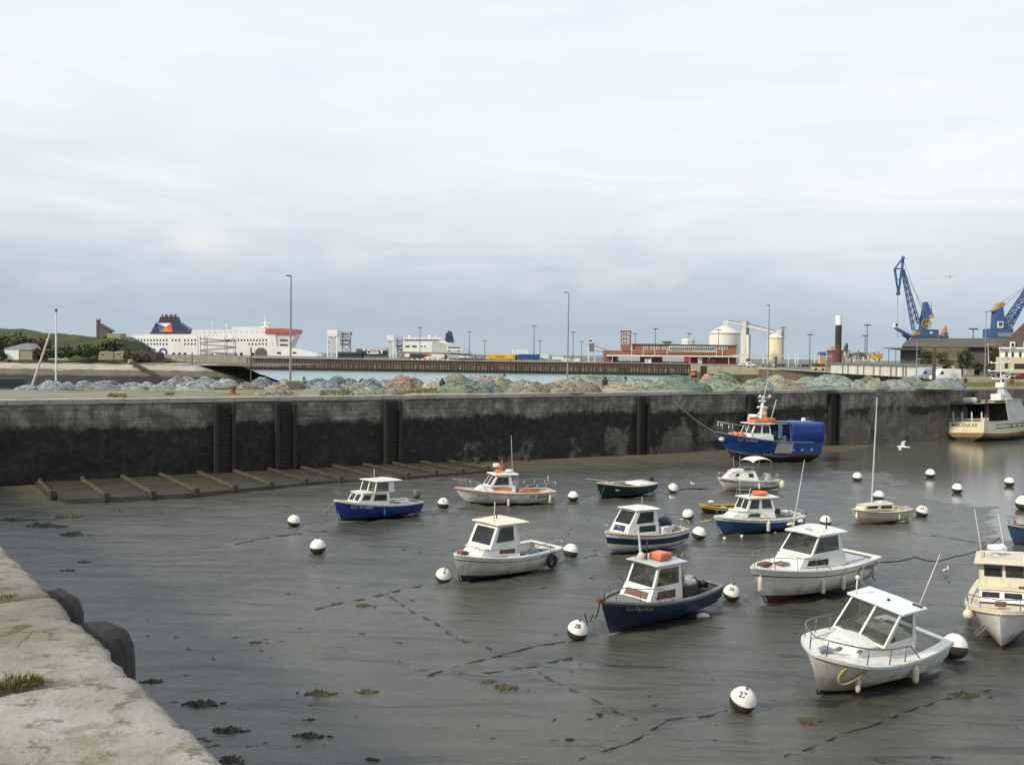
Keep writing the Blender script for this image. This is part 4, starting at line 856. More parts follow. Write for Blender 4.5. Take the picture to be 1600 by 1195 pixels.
# low sea wall line and sheds far right of the lorries
f = Far('breakwater', 'thin distant grey breakwater line behind the lorries', 'breakwater', 900, 558, 1500, zbase=5); q = MB(); f.box(q, 840, 556.2, 950, 559, 0, 5); 
for k in range(30): f.box(q, 842 + k * 3.6, 555.5, 844.4 + k * 3.6, 556.4, 0, 5)
f.part('wall', q, GREYP)
f = Far('car_canopy', 'long white post and beam canopy over the parking right of the brick building', 'canopy', 1230, 566, 520, zbase=7)
f.part('beam', f.poly(MB(), [(1152, 554.5), (1300, 556.3), (1300, 557.5), (1152, 556)], 0, 10), LGREY)
for px in (1156, 1165, 1192.5, 1232, 1242.5, 1246.5, 1273, 1280): f.pbox('post', WHP, px - .5, 553.5, px + .5, 567, -.4, .4, toz=0)
f = Far('jetty_rail', 'low rusty barrier rail along the road edge right of the pier head', 'barrier', 1250, 569, 470, zbase=7); f.part('rail', f.poly(MB(), [(1190, 568.5), (1272, 569.3), (1272, 570.2), (1190, 569.6)], 0, .4), M('rail_rust', (.12, .07, .055), .8)); 
q = MB()
for k in range(12): f.box(q, 1191 + 7.2 * k, 569, 1191.8 + 7.2 * k, 572, .1, .4, toz=0)
f.part('post', q, DGREY)
for px, Y, mt_, lb in ((1160, 500, WHP, 'white car left end of the canopy parking'), (1197, 505, GREYP, 'grey car parked under the canopy by the near lamp post'), (1207, 505, WHP, 'white car parked under the canopy below the yellow silo'), (1220, 505, DGREY, 'dark car parked under the canopy below the yellow silo'), (1251, 505, GREYP, 'grey car parked between the canopy posts'), (1258, 505, DGREY, 'dark car parked right of the twin canopy posts'), (1266, 505, GREYP, 'silver car near the right end of the canopy')):
    car(px, 565, Y, mt_, lb, grp='cars under the canopy')
f = Far('lorry', 'small white flatbed lorry on the concrete pier head', 'lorry', 1174, 574, 425, zbase=7.1); f.part('cab', f.poly(MB(), [(1168, 565.5), (1174, 565), (1175, 572), (1167.5, 572)], 0, 2.2), WHP, bevel=.1); f.pbox('windscreen', DGL, 1168.6, 566.5, 1173, 568.6, -.05, .2); f.pbox('bed', WHP, 1174, 568.5, 1180, 572, 0, 2.2)
for px in (1169.5, 1178): f.part('wheel', MB().cyl(f.P(px, 572.6, 0), f.P(px, 572.6, .5), .45, n=10), TYRE)
f = Far('dock_pile', 'thick black steel pile with rusty foot and white top beside the sheds', 'pile', 1309, 566, 330, zbase=6); zt = f.P(1312, 493).z; zm = f.P(1311.5, 508).z
f.part('shaft', MB().cyl((0, 0, -6), (0, 0, zm), 1.05, n=24), M('pile_black', (.028, .025, .025), .6, var=.4, scale=.4)); f.part('rusty_foot', MB().cyl((0, 0, -6), (0, 0, f.P(1310, 538).z), 1.07, n=24), M('pile_rust', (.10, .05, .04), .8, var=.45, scale=.5)); f.part('white_top', MB().cyl((0, 0, zm), (0, 0, zt), 1.07, n=24), SHIPW)
f = Far('dock_pile', 'short thin dark pile by the road right of the near lamp post', 'pile', 1212, 576, 390, zbase=6); f.part('shaft', MB().cyl((0, 0, -3), (0, 0, f.P(1212, 557).z), .4, n=12), DGREY); f.part('cap', MB().cyl((0, 0, f.P(1212, 557).z), (0, 0, f.P(1212, 556.4).z), .45, n=12), GREYP)
f = Far('parked_car', 'yellow and black works pickup parked left of the sheds', 'pickup', 1281, 577, 290, zbase=7); f.pbox('body', M('pickup_yellow', (.70, .55, .15), .5), 1271, 573.3, 1290, 577, 0, 2); f.pbox('cab', DGREY, 1271.5, 567.5, 1279, 573.3, .1, 1.9); f.pbox('cargo', DGREY, 1280.5, 568.5, 1289.5, 573.3, .1, 1.9)
for px in (1275, 1286): f.part('wheel', MB().cyl(f.P(px, 577, -.05), f.P(px, 577, .4), .4, n=12), TYRE)
# machinery clutter behind the sheds
WM = M('works_cream', (.52, .48, .38), .7, var=.35, scale=.3)
f = Far('dredge_plant', 'cream and rust coloured works plant with posts and pipes behind the white sheds', 'machinery', 1350, 565, 400, zbase=7)
q = MB(); rr = random.Random(4)
for k in range(26):
    px = 1322 + k * 2.3 + rr.uniform(-.6, .6); q.cyl(f.P(px, 566, rr.uniform(0, 6)), f.P(px, rr.uniform(545, 558), rr.uniform(0, 6)), rr.uniform(.12, .35), n=6)
f.part('pipe', q, WM)
q = MB(); 
for (l, tt, r, bb) in ((1326, 546, 1331, 556), (1334, 552, 1343, 560), (1346, 554, 1352, 562)): f.box(q, l, tt, r, bb, 3, 6)
f.part('cabin', q, WM); q = MB(); f.poly(q, [(1321, 549), (1323, 541), (1325.5, 536), (1327, 541), (1325, 549)], 1, 3); f.part('hoist', q, DGREY)
q = MB(); f.box(q, 1330, 549.5, 1380, 551, 2, 6); f.box(q, 1345, 553, 1378, 554, 2, 3); f.part('beam', q, WM); q = MB(); f.box(q, 1346, 551, 1360, 560, 5, 8); f.part('hopper', q, DGREY)
f.pbox('container', YELP, 1364, 555.3, 1373.5, 561, 1, 4); f.pbox('container', M('amber_box', (.55, .26, .04), .6), 1374, 553.5, 1380.5, 561, 1, 4)
f = Far('brick_building', 'small red brick house half hidden behind the black and white pile', 'building', 1310, 566, 560, zbase=7); f.pbox('wall', M('house_red', (.22, .10, .08), .8, var=.3), 1301, 549, 1322, 564, 0, 10, toz=0); f.pbox('chimney', M('chimney_pale', (.45, .30, .22), .8), 1301.5, 541, 1305, 550, 2, 5); f.pbox('roof', M('tile_red', (.20, .075, .06), .8), 1300, 547, 1323, 549.2, -.4, 10.4)
f = Far('container_stack', 'blue and orange containers at the end of the canopy', 'container', 1287, 566, 540, zbase=7); f.pbox('upper_container', M('cont_blue', (.07, .13, .27), .6), 1280, 550, 1291, 556, 0, 3); f.pbox('lower_container', M('cont_orange', (.5, .30, .14), .6), 1281, 556, 1290, 562, 0, 3, toz=0)
# ---------------------------------------------------------------- row of white sheds
f = thing('shed_row', 'long row of low white sheds with flat grey roof and paired dark doors', 'shed', atd(1297, 578, 268).xy.to_3d() + Vector((0, 0, 7)), 0)
pa, pb = atd(1298, 578, 290), atd(1434, 586, 232); d = (pb - pa); d.z = 0; L = d.length; f.rotation_euler.z = math.atan2(d.y, d.x); f.location = (pa.x, pa.y, 7)
SHEDW = M('shed_white', (.60, .58, .50), .8, var=.2, scale=.3, streak=.35)
MB().box((L / 2, 3, 1.45), (L, 6, 2.9)).build('wall', SHEDW, f); MB().box((L / 2, 2.9, 3.05), (L + .6, 7.2, .28)).build('roof', M('shed_roof', (.20, .195, .185), .85, var=.3), f)
def shx(px):   # along the row for a photo column
    dd = ray(px, 570); k = (pa.x * d.y - pa.y * d.x) / (dd.x * d.y - dd.y * d.x); return (Vector((dd.x * k, dd.y * k)) - pa.xy).length
for px in (1317, 1325.5, 1340.5, 1350, 1365.5, 1375.5, 1392.5, 1401, 1411.5, 1416): 
    x = shx(px); MB().box((x, -.02, 1.25), (.85, .1, 2.3)).build('door', M('shed_door', (.20, .16, .11), .8, var=.3), f)
for px in (1303, 1312, 1332.5, 1357, 1384, 1405): MB().box((shx(px), -.06, 1.45), (.3, .14, 2.9)).build('pier', WHP, f)
# vans
car(1450, 585, 196, M('van_grey_blue', (.34, .38, .43), .4, var=.1), 'grey blue van parked nose left beside the sheds', van=True, rz=rad(8), grp='vans by the sheds', name='parked_van', cat='van')
car(1477, 586, 190, WHP, 'clean white van parked behind the timber pole', van=True, rz=rad(4), grp='vans by the sheds', name='parked_van', cat='van')
for k, (px, mt_, lb, Y) in enumerate(((1577, M('car_silver', (.42, .43, .44), .3), 'silver car parked in front of the white house', 232), (1586, DGREY, 'dark car parked between the silver and red cars', 236), (1593, M('car_red', (.32, .03, .04), .3), 'red car parked in front of the white house', 228), (1562, DGREY, 'dark car parked beside the low street lamp', 250), (1600, M('car_red', (.3, .03, .04), .3), 'maroon car at the edge next to the red car', 236))):
    car(px, 585, Y, mt_, lb, rz=rad(20), grp='cars at the white house')
# ---------------------------------------------------------------- warehouse, house, trees
f = Far('warehouse', 'big dark grey warehouse with rounded left end behind the sheds', 'warehouse', 1409, 580, 330, zbase=7, face=True)
DW = M('warehouse_dark', (.085, .085, .083), .75, var=.25, scale=.2, stretch=(6, 1, .3)); DR = M('warehouse_roof', (.13, .13, .13), .7, var=.2, scale=.2, stretch=(.4, 1, 4))
f.pbox('wall', DW, 1412, 540, 1574, 582, 2, 60, toz=0)
f.part('roof', f.poly(MB(), [(1409, 541.5), (1411, 537), (1418, 531), (1424, 528.6), (1576, 529.6), (1576, 543.5)], 0, 60), DR)
f.pbox('side_hall', M('hall_brown', (.16, .125, .075), .8, var=.4, scale=.3), 1436, 543, 1500, 580, -2, 2.2, toz=0); f.pbox('window', M('pane_green', (.22, .23, .20), .3), 1528, 538, 1540, 543.5, -.15, .3)
f.part('canopy', f.poly(MB(), [(1381.5, 543.5), (1438, 544), (1438, 547.5), (1405, 547)], -8, 4), DGREY); f.pbox('hall', M('hall_slate', (.10, .095, .085), .7, var=.3, scale=1, stretch=(8, 1, .2)), 1407, 547, 1436, 566, -4, 3, toz=0)
for px in (1390, 1400): f.pbox('canopy_post', DGREY, px, 546, px + .8, 566, -6, -5, toz=0)
q = MB()
for px in (1465, 1473.5): q.cyl(f.P(px, 530, 10), f.P(px, 527, 10), .8, n=10); q.ball(f.P(px, 526.3, 10), 1.0, 10, 6)
f.part('vent', q, DGREY); f.pbox('guard_hut', M('hut_pale', (.48, .43, .33), .8), 1465, 561.5, 1480, 571, -20, -16, toz=0)
f.part('hut_roof', f.poly(MB(), [(1430, 560.5), (1481, 561), (1481, 562.2), (1430, 562)], -22, -14), GREYP)
f = Far('grain_chute', 'pale orange concrete chute tower beyond the warehouse roof', 'tower', 1479, 545, 420, zbase=7); f.part('chute', f.poly(MB(), [(1474.5, 545), (1475.5, 513), (1478, 508), (1480, 512), (1482, 530), (1483, 545)], 0, 3), M('chute_orange', (.55, .34, .22), .7)); f.pbox('platform', GREYP, 1474, 520, 1483, 520.8, -.5, 3.5)
f = Far('white_house', 'white rendered house with a very steep brown tiled roof at the frame edge', 'house', 1562, 583, 262, zbase=7, face=True)
HW = M('house_white', (.74, .72, .66), .8, var=.1, scale=.5)
f.pbox('wall', HW, 1563, 545, 1730, 583, 0, 12, toz=0); TILE = M('brown_tile', (.115, .085, .07), .85, var=.3, scale=1, stretch=(1, 1, 5))
f.part('roof', f.poly(MB(), [(1559, 545), (1604, 496), (1690, 496), (1735, 545)], -.8, 12.8), TILE); f.pbox('eaves', SHIPW, 1561, 543.8, 1733, 546, -1.2, 13)
for a in (1577, 1595): dm = f.part('dormer', f.box(MB(), a, 534.5, a + 6.5, 543, -1.6, 3), HW); f.pbox('pane', DGL, a + 1.3, 536.5, a + 5.2, 542, -1.68, -1.5, parent=dm)
for a in (1569.5, 1578, 1588.5): fr = f.part('window', f.box(MB(), a, 549.5, a + 4, 558, -.12, .2), M('frame_beige', (.5, .46, .4), .7)); f.pbox('pane', DGL, a + .6, 550.3, a + 3.4, 557.4, -.2, .1, parent=fr)
wg = f.part('side_wing', f.box(MB(), 1556.5, 558.5, 1640, 583, -4, 0, toz=0), M('wing_beige', (.50, .45, .35), .8, var=.15)); f.pbox('window', DGL, 1569, 567, 1573, 575, -4.15, -3.9, parent=wg); f.pbox('window', DGL, 1582, 568, 1600, 576, -4.15, -3.9, parent=wg)
LEAF = {k: M('leaf_' + k, c_, .7, var=.4, scale=.8, col2=c2_) for k, c_, c2_ in (('olive', (.055, .06, .02), (.095, .085, .03)), ('autumn', (.085, .06, .022), (.12, .08, .03)), ('green', (.04, .06, .02), (.075, .09, .03)))}
BARK = M('bark', (.06, .05, .04), .9, var=.4)
def tree(px, pyb, pyt, w_, Y, kind, lb, seed, z=7):
    p = atd(px, pyb, Y); H = atd(px, pyt, Y).z - z; R_ = w_ / FPX * Y / 2; rr = random.Random(seed)
    o = thing('tree', lb, 'tree', (p.x, p.y, z), 0, 'trees by the warehouse'); q = MB(); q.cyl((0, 0, 0), (0, 0, H * .6), .3, .12, 8)
    for k in range(7): a = rr.uniform(0, 6.3); z0 = H * rr.uniform(.2, .5); q.cyl((0, 0, z0), (R_ * .7 * math.cos(a), R_ * .7 * math.sin(a), z0 + H * .3), .1, .03, 6)
    q.build('trunk', BARK, o); q = MB(); cl = [(rr.uniform(-1, 1) * R_ * .65, rr.uniform(-1, 1) * R_ * .6, H * rr.uniform(.22, .88), R_ * rr.uniform(.28, .5)) for _ in range(20)]
    for k in range(1500):
        cx, cy, cz, cr = rr.choice(cl); v = Vector((rr.gauss(0, 1), rr.gauss(0, 1), rr.gauss(0, 1))).normalized() * cr * rr.uniform(.5, 1.05)
        c_ = Vector((cx, cy, cz)) + v; c_.z = max(.2, min(H, c_.z)); a = Vector((rr.gauss(0, 1), rr.gauss(0, 1), rr.gauss(0, 1))).normalized(); b_ = a.orthogonal().normalized(); s_ = rr.uniform(.18, .42)
        q.add([c_ - a * s_, c_ + b_ * s_ * .6, c_ + a * s_, c_ - b_ * s_ * .6], [(0, 1, 2, 3)])
    q.build('crown', LEAF[kind], o, fixn=False)
tree(1504, 580, 543, 26, 275, 'green', 'rounded green tree in front of the dark warehouse', 1); tree(1550, 582, 536, 26, 285, 'autumn', 'brown autumn tree left of the white house', 2)
tree(1447, 575, 545, 26, 300, 'olive', 'olive bushy tree in front of the brown hall', 3); tree(1474, 575, 548, 24, 300, 'olive', 'darker olive tree behind the pale guard hut', 4); tree(1528, 582, 562, 20, 280, 'olive', 'low dark shrub between the green and autumn trees', 5)
# ---------------------------------------------------------------- harbour cranes
CB = M('crane_blue', (.045, .105, .235), .55, var=.25, scale=.3); CBD = M('crane_blue_dark', (.025, .055, .13), .55, var=.25, scale=.3); CY = M('crane_yellow', (.36, .25, .10), .6, var=.35, scale=.5)
def lattice(q, a0, a1, b0, b1, n, r=.16, w0=None):
    """two chords a0-a1 and b0-b1 with zigzag lacing, in a double plane"""
    for dy in (-1.1, 1.1):
        D = Vector((0, dy, 0)); q.cyl(a0 + D, a1 + D * .5, r * 1.7, r * 1.3, 6); q.cyl(b0 + D, b1 + D * .5, r * 1.7, r * 1.3, 6)
        for k in range(n):
            u, v = k / n, (k + 1) / n; s0, s1 = 1 - .5 * u, 1 - .5 * v
            q.cyl(a0.lerp(a1, u) + D * s0, b0.lerp(b1, v) + D * s1, r * .7, n=5); q.cyl(a0.lerp(a1, v) + D * s1, b0.lerp(b1, v) + D * s1, r * .7, n=5)
    for k in range(n + 1):
        u = k / n; D = Vector((0, 1.1 * (1 - .5 * u), 0)); q.cyl(a0.lerp(a1, u) - D, a0.lerp(a1, u) + D, r * .7, n=5); q.cyl(b0.lerp(b1, u) - D, b0.lerp(b1, u) + D, r * .7, n=5)
f = Far('harbour_crane', 'blue level luffing harbour crane with raised jib and yellow winch wheel', 'crane', 1437, 560, 400, 'harbour cranes', zbase=7)
q = MB(); lattice(q, f.P(1427, 516), f.P(1409, 421), f.P(1435.5, 505), f.P(1412, 421), 9); f.part('jib', q, CB)
q = MB(); q.cyl(f.P(1411, 403), f.P(1409.5, 421), .55, n=8)
for dy in (-.7, .7): q.cyl(f.P(1411, 403, dy), f.P(1398, 420, dy * .6), .22, n=6); q.cyl(f.P(1398, 420, dy), f.P(1403.5, 459, dy * .3), .28, n=6); q.cyl(f.P(1408.5, 423, dy), f.P(1404, 459, dy * .3), .28, n=6)
q.cyl(f.P(1398, 420), f.P(1409, 420), .3, n=6); q.cyl(f.P(1401, 436.5), f.P(1406.5, 436.5), .22, n=6); q.cyl(f.P(1401, 459), f.P(1406, 458), .7, n=8); q.ball(f.P(1411, 403), .8, 8, 6); f.part('fly_jib', q, CB)
q = MB(); q.cyl(f.P(1402.5, 460), f.P(1402.7, 528), .07, n=4); q.cyl(f.P(1411.5, 405, .4), f.P(1440, 481, .4), .07, n=4); q.cyl(f.P(1410.5, 422, -.4), f.P(1441, 478, -.4), .07, n=4); f.part('cable', q, DGREY)
f.part('machinery_house', f.box(MB(), 1434.5, 515, 1461, 527, -3.5, 3.5), CB); f.pbox('house_label', WHP, 1447, 519, 1451.5, 521.5, -3.6, -3.4)
q = MB(); f.poly(q, [(1437, 516), (1444, 472), (1447, 472), (1455, 490), (1455, 492), (1449, 500), (1446, 516)], -1.5, 1.5); f.part('tower', q, CB)
q = MB(); lattice(q, f.P(1437, 505), f.P(1445, 475), f.P(1443, 514), f.P(1451, 490), 5, .12); f.part('tower_bracing', q, CBD)
q = MB()
for px in (1447.5, 1455.5): q.cyl(f.P(px, 472), f.P(px, 488), .12, n=4)
for py in (472, 478, 484): q.cyl(f.P(1447, py), f.P(1455.5, py), .1, n=4)
f.part('railing', q, CY); f.part('counterweight', f.poly(MB(), [(1448, 494), (1456, 490.5), (1457.5, 496), (1450, 498.5)], -1.8, 1.8), M('ochre_weight', (.55, .33, .04), .6))
c0 = f.P(1444.5, 506.5, -1.9); r_ = 7 / 1500 * 400; q = MB(); q.tube([c0 + Vector((r_ * math.cos(a * .3142), 0, r_ * math.sin(a * .3142))) for a in range(21)], .28, 6)
for k in range(4): a = k * math.pi / 4; q.cyl(c0 + Vector((r_ * math.cos(a), 0, r_ * math.sin(a))), c0 - Vector((r_ * math.cos(a), 0, r_ * math.sin(a))), .2, n=5)
f.part('winch_wheel', q, CY); q = MB(); f.poly(q, [(1423, 524), (1429, 518), (1435, 517), (1435, 524)], -2, 2); f.part('winch', q, CY)
q = MB(); f.poly(q, [(1412, 523), (1440, 526.5), (1461, 526.5), (1460, 529), (1420, 528)], -3.5, 3.5); f.poly(q, [(1398, 512.3), (1401, 511.8), (1423, 523.5), (1420, 527), (1398, 513.5)], -1, 1); f.part('platform', q, CB)
cbn = f.part('cab', f.box(MB(), 1396.5, 504.5, 1402.5, 511.8, -1, 1), WHP); f.pbox('pane', DGL, 1398, 505.5, 1401.2, 510, -1.08, -.9, parent=cbn)
q = MB()
for px in (1423, 1436, 1450, 1458): q.cyl(f.P(px, 527, -3), f.P(px, 560, -4), .5, n=6); q.cyl(f.P(px, 527, 3), f.P(px, 560, 4), .5, n=6)
f.part('leg', q, CB)
f = Far('harbour_crane', 'second blue harbour crane with jib leaning out of the frame behind the warehouse', 'crane', 1565, 560, 380, 'harbour cranes', zbase=7)
q = MB(); lattice(q, f.P(1552, 528), f.P(1605, 447), f.P(1575, 519), f.P(1612, 452), 9, .18); lattice(q, f.P(1563, 515), f.P(1604, 455), f.P(1570, 519), f.P(1610, 459), 7, .12); f.part('jib', q, CB)
q = MB(); q.cyl(f.P(1556, 478), f.P(1604, 447), .07, n=4); q.cyl(f.P(1562, 484), f.P(1604, 447), .07, n=4); f.part('cable', q, DGREY)
f.part('tower', f.poly(MB(), [(1551, 515), (1553, 487), (1560, 480), (1564, 481), (1566, 497), (1567, 515)], -2, 2), CB); f.part('head', f.poly(MB(), [(1547, 486), (1555, 480), (1560, 473), (1567.5, 473), (1567.5, 479), (1556, 484), (1549, 487)], -1.6, 1.6), CY)
cbn = f.part('cab', f.box(MB(), 1554, 502.5, 1563, 512.5, -2.4, 0), WHP)
for a in (1556, 1559): f.pbox('pane', DGL, a, 504, a + 2.3, 509.5, -2.5, -2.3, parent=cbn)
f.part('machinery_house', f.box(MB(), 1542, 514, 1576, 528, -3.5, 3.5), CB); f.pbox('deck_plates', M('deck_grey', (.25, .26, .28), .7), 1552, 520, 1576.5, 526.5, -3.7, -3.2)
q = MB(); lattice(q, f.P(1545, 527), f.P(1545, 517), f.P(1562, 527), f.P(1562, 513), 4, .12); f.part('bracing', q, CBD)
q = MB()
for px in (1545, 1560, 1574): q.cyl(f.P(px, 527, -3), f.P(px, 560, -4), .5, n=6)
f.part('leg', q, CB)
# ---------------------------------------------------------------- left jetty and fort
mt, t, b = new_mat('jetty_stone')
tc = mapping(t); sp = nn(t, 'ShaderNodeSeparateXYZ'); t.links.new(tc, sp.inputs[0])
n1 = noise_node(t, 0.25, 6, 0.65, tc); 
zz = mathn(t, 'ADD', sp.outputs[2], mathn(t, 'MULTIPLY', mathn(t, 'SUBTRACT', n1.outputs[0], .5), .9))
up = ramp(t, n1.outputs[0], [(.35, (.30, .28, .23)), (.65, (.40, .37, .32))]); md = ramp(t, n1.outputs[0], [(.35, (.085, .078, .058)), (.65, (.125, .115, .085))]); dk = ramp(t, n1.outputs[0], [(.35, (.008, .008, .007)), (.65, (.022, .022, .018))])
a1 = nn(t, 'ShaderNodeMapRange'); a1.inputs[1].default_value = 5.0; a1.inputs[2].default_value = 4.7; t.links.new(zz, a1.inputs[0])
a2 = nn(t, 'ShaderNodeMapRange'); a2.inputs[1].default_value = 3.3; a2.inputs[2].default_value = 2.9; t.links.new(zz, a2.inputs[0])
t.links.new(mixc(t, a2.outputs[0], mixc(t, a1.outputs[0], up.outputs[0], md.outputs[0]), dk.outputs[0]), b.inputs['Base Color']); b.inputs['Roughness'].default_value = .85; bump(t, b, n1.outputs[0], .6, .4)
jt = thing('jetty', 'long sloped stone jetty with a pale top and black weedy foot on the far left', 'jetty', (-90, 300, 0))
q = MB(); prof = [(-26, -2.5), (-9, 2.9), (-5, 4.6), (-3.2, 6.3), (0, 6.45), (40, 6.5)]
xs_ = [-330, -12, -6, 0, 9]
def jf(u, v):
    k = v * 5; i = min(4, int(k)); fr = k - i; y = prof[i][0] + (prof[i + 1][0] - prof[i][0]) * fr; z = prof[i][1] + (prof[i + 1][1] - prof[i][1]) * fr
    x = -330 + 350 * u
    if x > -8: tt = (x + 8) / 28; z = -2.5 + (z + 2.5) * max(0, 1 - tt) ; y = y * (1 - .3 * tt)
    return (x, y + .6 * mnoise.noise((x * .2, v * 9, 2)), z + .25 * mnoise.noise((x * .3, v * 12, 5)))
q.grid(jf, 260, 30); q.build('stonework', mt, jt, smooth=True)
q = MB(); q.prism([(-28, -4.6, 6.9), (-27, -4.6, 6.9), (-8, -18, .2), (-9, -18, .2)], (0, 0, .8)); q.build('ramp_wall', M('ramp_dark', (.04, .037, .03), .9), jt)
q = MB(); q.ball((-27.5, -4.6, 7.3), .9, 8, 6); q.build('end_stone', CONC, jt)
mt, t, b = new_mat('hill_grass')
c = mapping(t); n1 = noise_node(t, .12, 8, .72, c, .9); n2 = noise_node(t, 1.0, 6, .75, c)
r1 = ramp(t, n1.outputs[0], [(.30, (.030, .034, .014)), (.43, (.060, .060, .024)), (.52, (.070, .105, .026)), (.60, (.10, .135, .035)), (.70, (.13, .115, .05))])
t.links.new(mixc(t, mathn(t, 'MULTIPLY', n2.outputs[0], .5), r1.outputs[0], (.035, .04, .018)), b.inputs['Base Color']); b.inputs['Roughness'].default_value = .95; bump(t, b, n2.outputs[0], .9, .8)
HG = mt
top = [(-60, 512), (0, 514), (10, 516), (38, 519), (75, 521), (98, 524), (130, 525.5), (165, 529), (195, 532), (205, 541), (214, 558), (222, 566)]
def ridge(px):
    for (a, ya), (b_, yb) in zip(top, top[1:]):
        if a <= px <= b_: return ya + (yb - ya) * (px - a) / (b_ - a)
    return 512 if px < 0 else 566
def hillf(u, v):
    px = -60 + 285 * u; Yr = 335; p = atd(px, ridge(px), Yr); zr = max(p.z, 6.6); y = 306 + 75 * v
    s_ = min(1, max(0, (y - 312) / 22)); s_ = s_ * s_ * (3 - 2 * s_); back = min(1, max(0, (375 - y) / 25))
    z = 6.4 + (zr - 6.4) * s_ * back
    return (p.x * y / Yr if False else p.x, y, z + 1.0 * mnoise.noise((p.x * .12, y * .15, 3)) * s_ + .3 * mnoise.noise((p.x * .6, y * .6, 1)) * s_)
q = MB(); q.grid(hillf, 150, 44); structure(q.build('hill', HG, smooth=True, fixn=False))
q = MB(); q.grid(lambda u, v: (-420 + 345 * u, 299 + 90 * v, 6.47 + .12 * mnoise.noise((u * 90, v * 30, 1))), 60, 10); structure(q.build('grass_bank', M('bank_brown', (.115, .09, .055), .95, var=.4, scale=.3, col2=(.08, .075, .035)), fixn=False))
def bush(px, pyb, pyt, w_, Y, kind, lb, seed):
    p = atd(px, pyb, Y); H = (pyb - pyt) / FPX * Y; R_ = w_ / FPX * Y / 2; rr = random.Random(seed); q = MB()
    o = thing('bush', lb, 'bush', p, 0, 'bushes on the fort mound')
    cl = [(rr.uniform(-1, 1) * R_ * .75, rr.uniform(-1, 1) * 3, H * rr.uniform(.1, .7), R_ * rr.uniform(.25, .4)) for _ in range(16)]
    for k in range(900):
        cx, cy, cz, cr = rr.choice(cl); v = Vector((rr.gauss(0, 1), rr.gauss(0, 1), rr.gauss(0, 1))).normalized() * cr * rr.uniform(.4, 1.05)
        c_ = Vector((cx, cy, cz)) + v; c_.z = min(H * 1.05, max(-.5, c_.z)); a = Vector((rr.gauss(0, 1), rr.gauss(0, 1), rr.gauss(0, 1))).normalized(); b_ = a.orthogonal().normalized(); s_ = rr.uniform(.3, .7)
        q.add([c_ - a * s_, c_ + b_ * s_ * .6, c_ + a * s_, c_ - b_ * s_ * .6], [(0, 1, 2, 3)])
    q.build('foliage', LEAF[kind], o, fixn=False); MB().cyl((0, 0, -.5), (0, 0, H * .5), .15, n=6).build('stem', BARK, o)
for a in ((14, 545, 520, 70, 318, 'olive', 'large dark olive bush above the small white shed', 1), (52, 550, 524, 50, 320, 'autumn', 'brownish bush behind the beige shed corner', 2), (70, 561, 545, 40, 308, 'olive', 'dark bush right of the beige shed by the white mast', 3), (110, 558, 540, 40, 312, 'green', 'green bush on the slope right of the white mast', 4), (5, 562, 545, 20, 306, 'olive', 'dark bush left of the small white shed', 5), (140, 556, 538, 44, 314, 'green', 'broad green bush mid slope of the mound', 6), (178, 545, 531, 40, 322, 'olive', 'dark green scrub near the mound top right', 7), (217, 562, 549, 44, 305, 'olive', 'dark scrub behind the right bunker', 8)): bush(*a)
f = Far('shed', 'small white fronted shed at the foot of the grass mound', 'shed', 28, 562, 305); f.pbox('front', WHP, 7, 545, 29.5, 562, 0, 5); f.pbox('side_wall', M('shed_beige', (.30, .27, .19), .85), 29.5, 546, 50, 562, .2, 6); f.part('roof', f.poly(MB(), [(6, 546), (8, 544), (40, 536), (51, 545), (51, 547)], -.1, 6), GREYP)
BUNK = M('bunker_concrete', (.27, .24, .17), .9, var=.35, scale=.3)
for (l, tt, r, bb, lb, mt_) in ((153, 549, 178, 562, 'tan concrete bunker block at the foot of the mound', BUNK), (178, 548.5, 208, 562, 'tan concrete bunker block with a sloping pale edge', BUNK), (207, 549.5, 247, 563, 'dark ruined bunker block at the end of the mound', M('bunker_dark', (.06, .05, .04), .9, var=.4, scale=.4))):
    f = Far('bunker', lb, 'bunker', (l + r) / 2, bb, 304, 'bunkers at the mound foot'); q = MB(); f.poly(q, [(l, bb + 1), (l + 1.5, tt + 1.5), (l + 4, tt), (r - 4, tt + .3), (r - 1, tt + 2.5), (r, bb + 1)], 0, 6); f.part('block', q, mt_, bevel=.25)
    q = MB(); f.box(q, l + 5, tt + 4.5, l + 9, tt + 6, -.05, .3); f.part('loophole', q, DGL)
f = Far('beacon_tower', 'dark red lattice signal tower with a sloping stair roof on the mound', 'tower', 163, 530, 335); q = MB(); f.box(q, 150.5, 500, 154.5, 531, 0, 1.2); f.part('column', q, M('tower_red', (.15, .075, .07), .8, var=.3)); q = MB(); f.box(q, 149.8, 498, 155.2, 500.5, -.2, 1.4); f.part('head', q, M('tower_pink', (.42, .30, .30), .8))
f.part('stair_roof', f.poly(MB(), [(154, 504.5), (175, 516.5), (175, 518.5), (154, 507.5)], -.5, 2.5), M('slate', (.075, .085, .095), .7)); f.part('stair_wall', f.poly(MB(), [(154, 507.5), (172, 518), (172, 523), (163, 527), (154, 530)], 0, 2), M('stair_brown', (.13, .11, .10), .8, var=.35, scale=.5)); f.pbox('base_block', M('base_sand', (.34, .29, .18), .9, var=.25), 169, 521, 190, 532, -1, 4)
f = Far('slate_roof_shed', 'dark slate roof building leaning down behind the mound end', 'building', 206, 552, 345); f.part('roof', f.poly(MB(), [(188, 527), (192, 526), (223, 543), (219, 549), (196, 548)], 0, 9), M('slate', (.075, .085, .095), .7)); f.part('wall', f.poly(MB(), [(196, 546), (221, 546.5), (219, 562), (198, 562)], .3, 8), M('wall_shadow', (.05, .05, .05), .8))

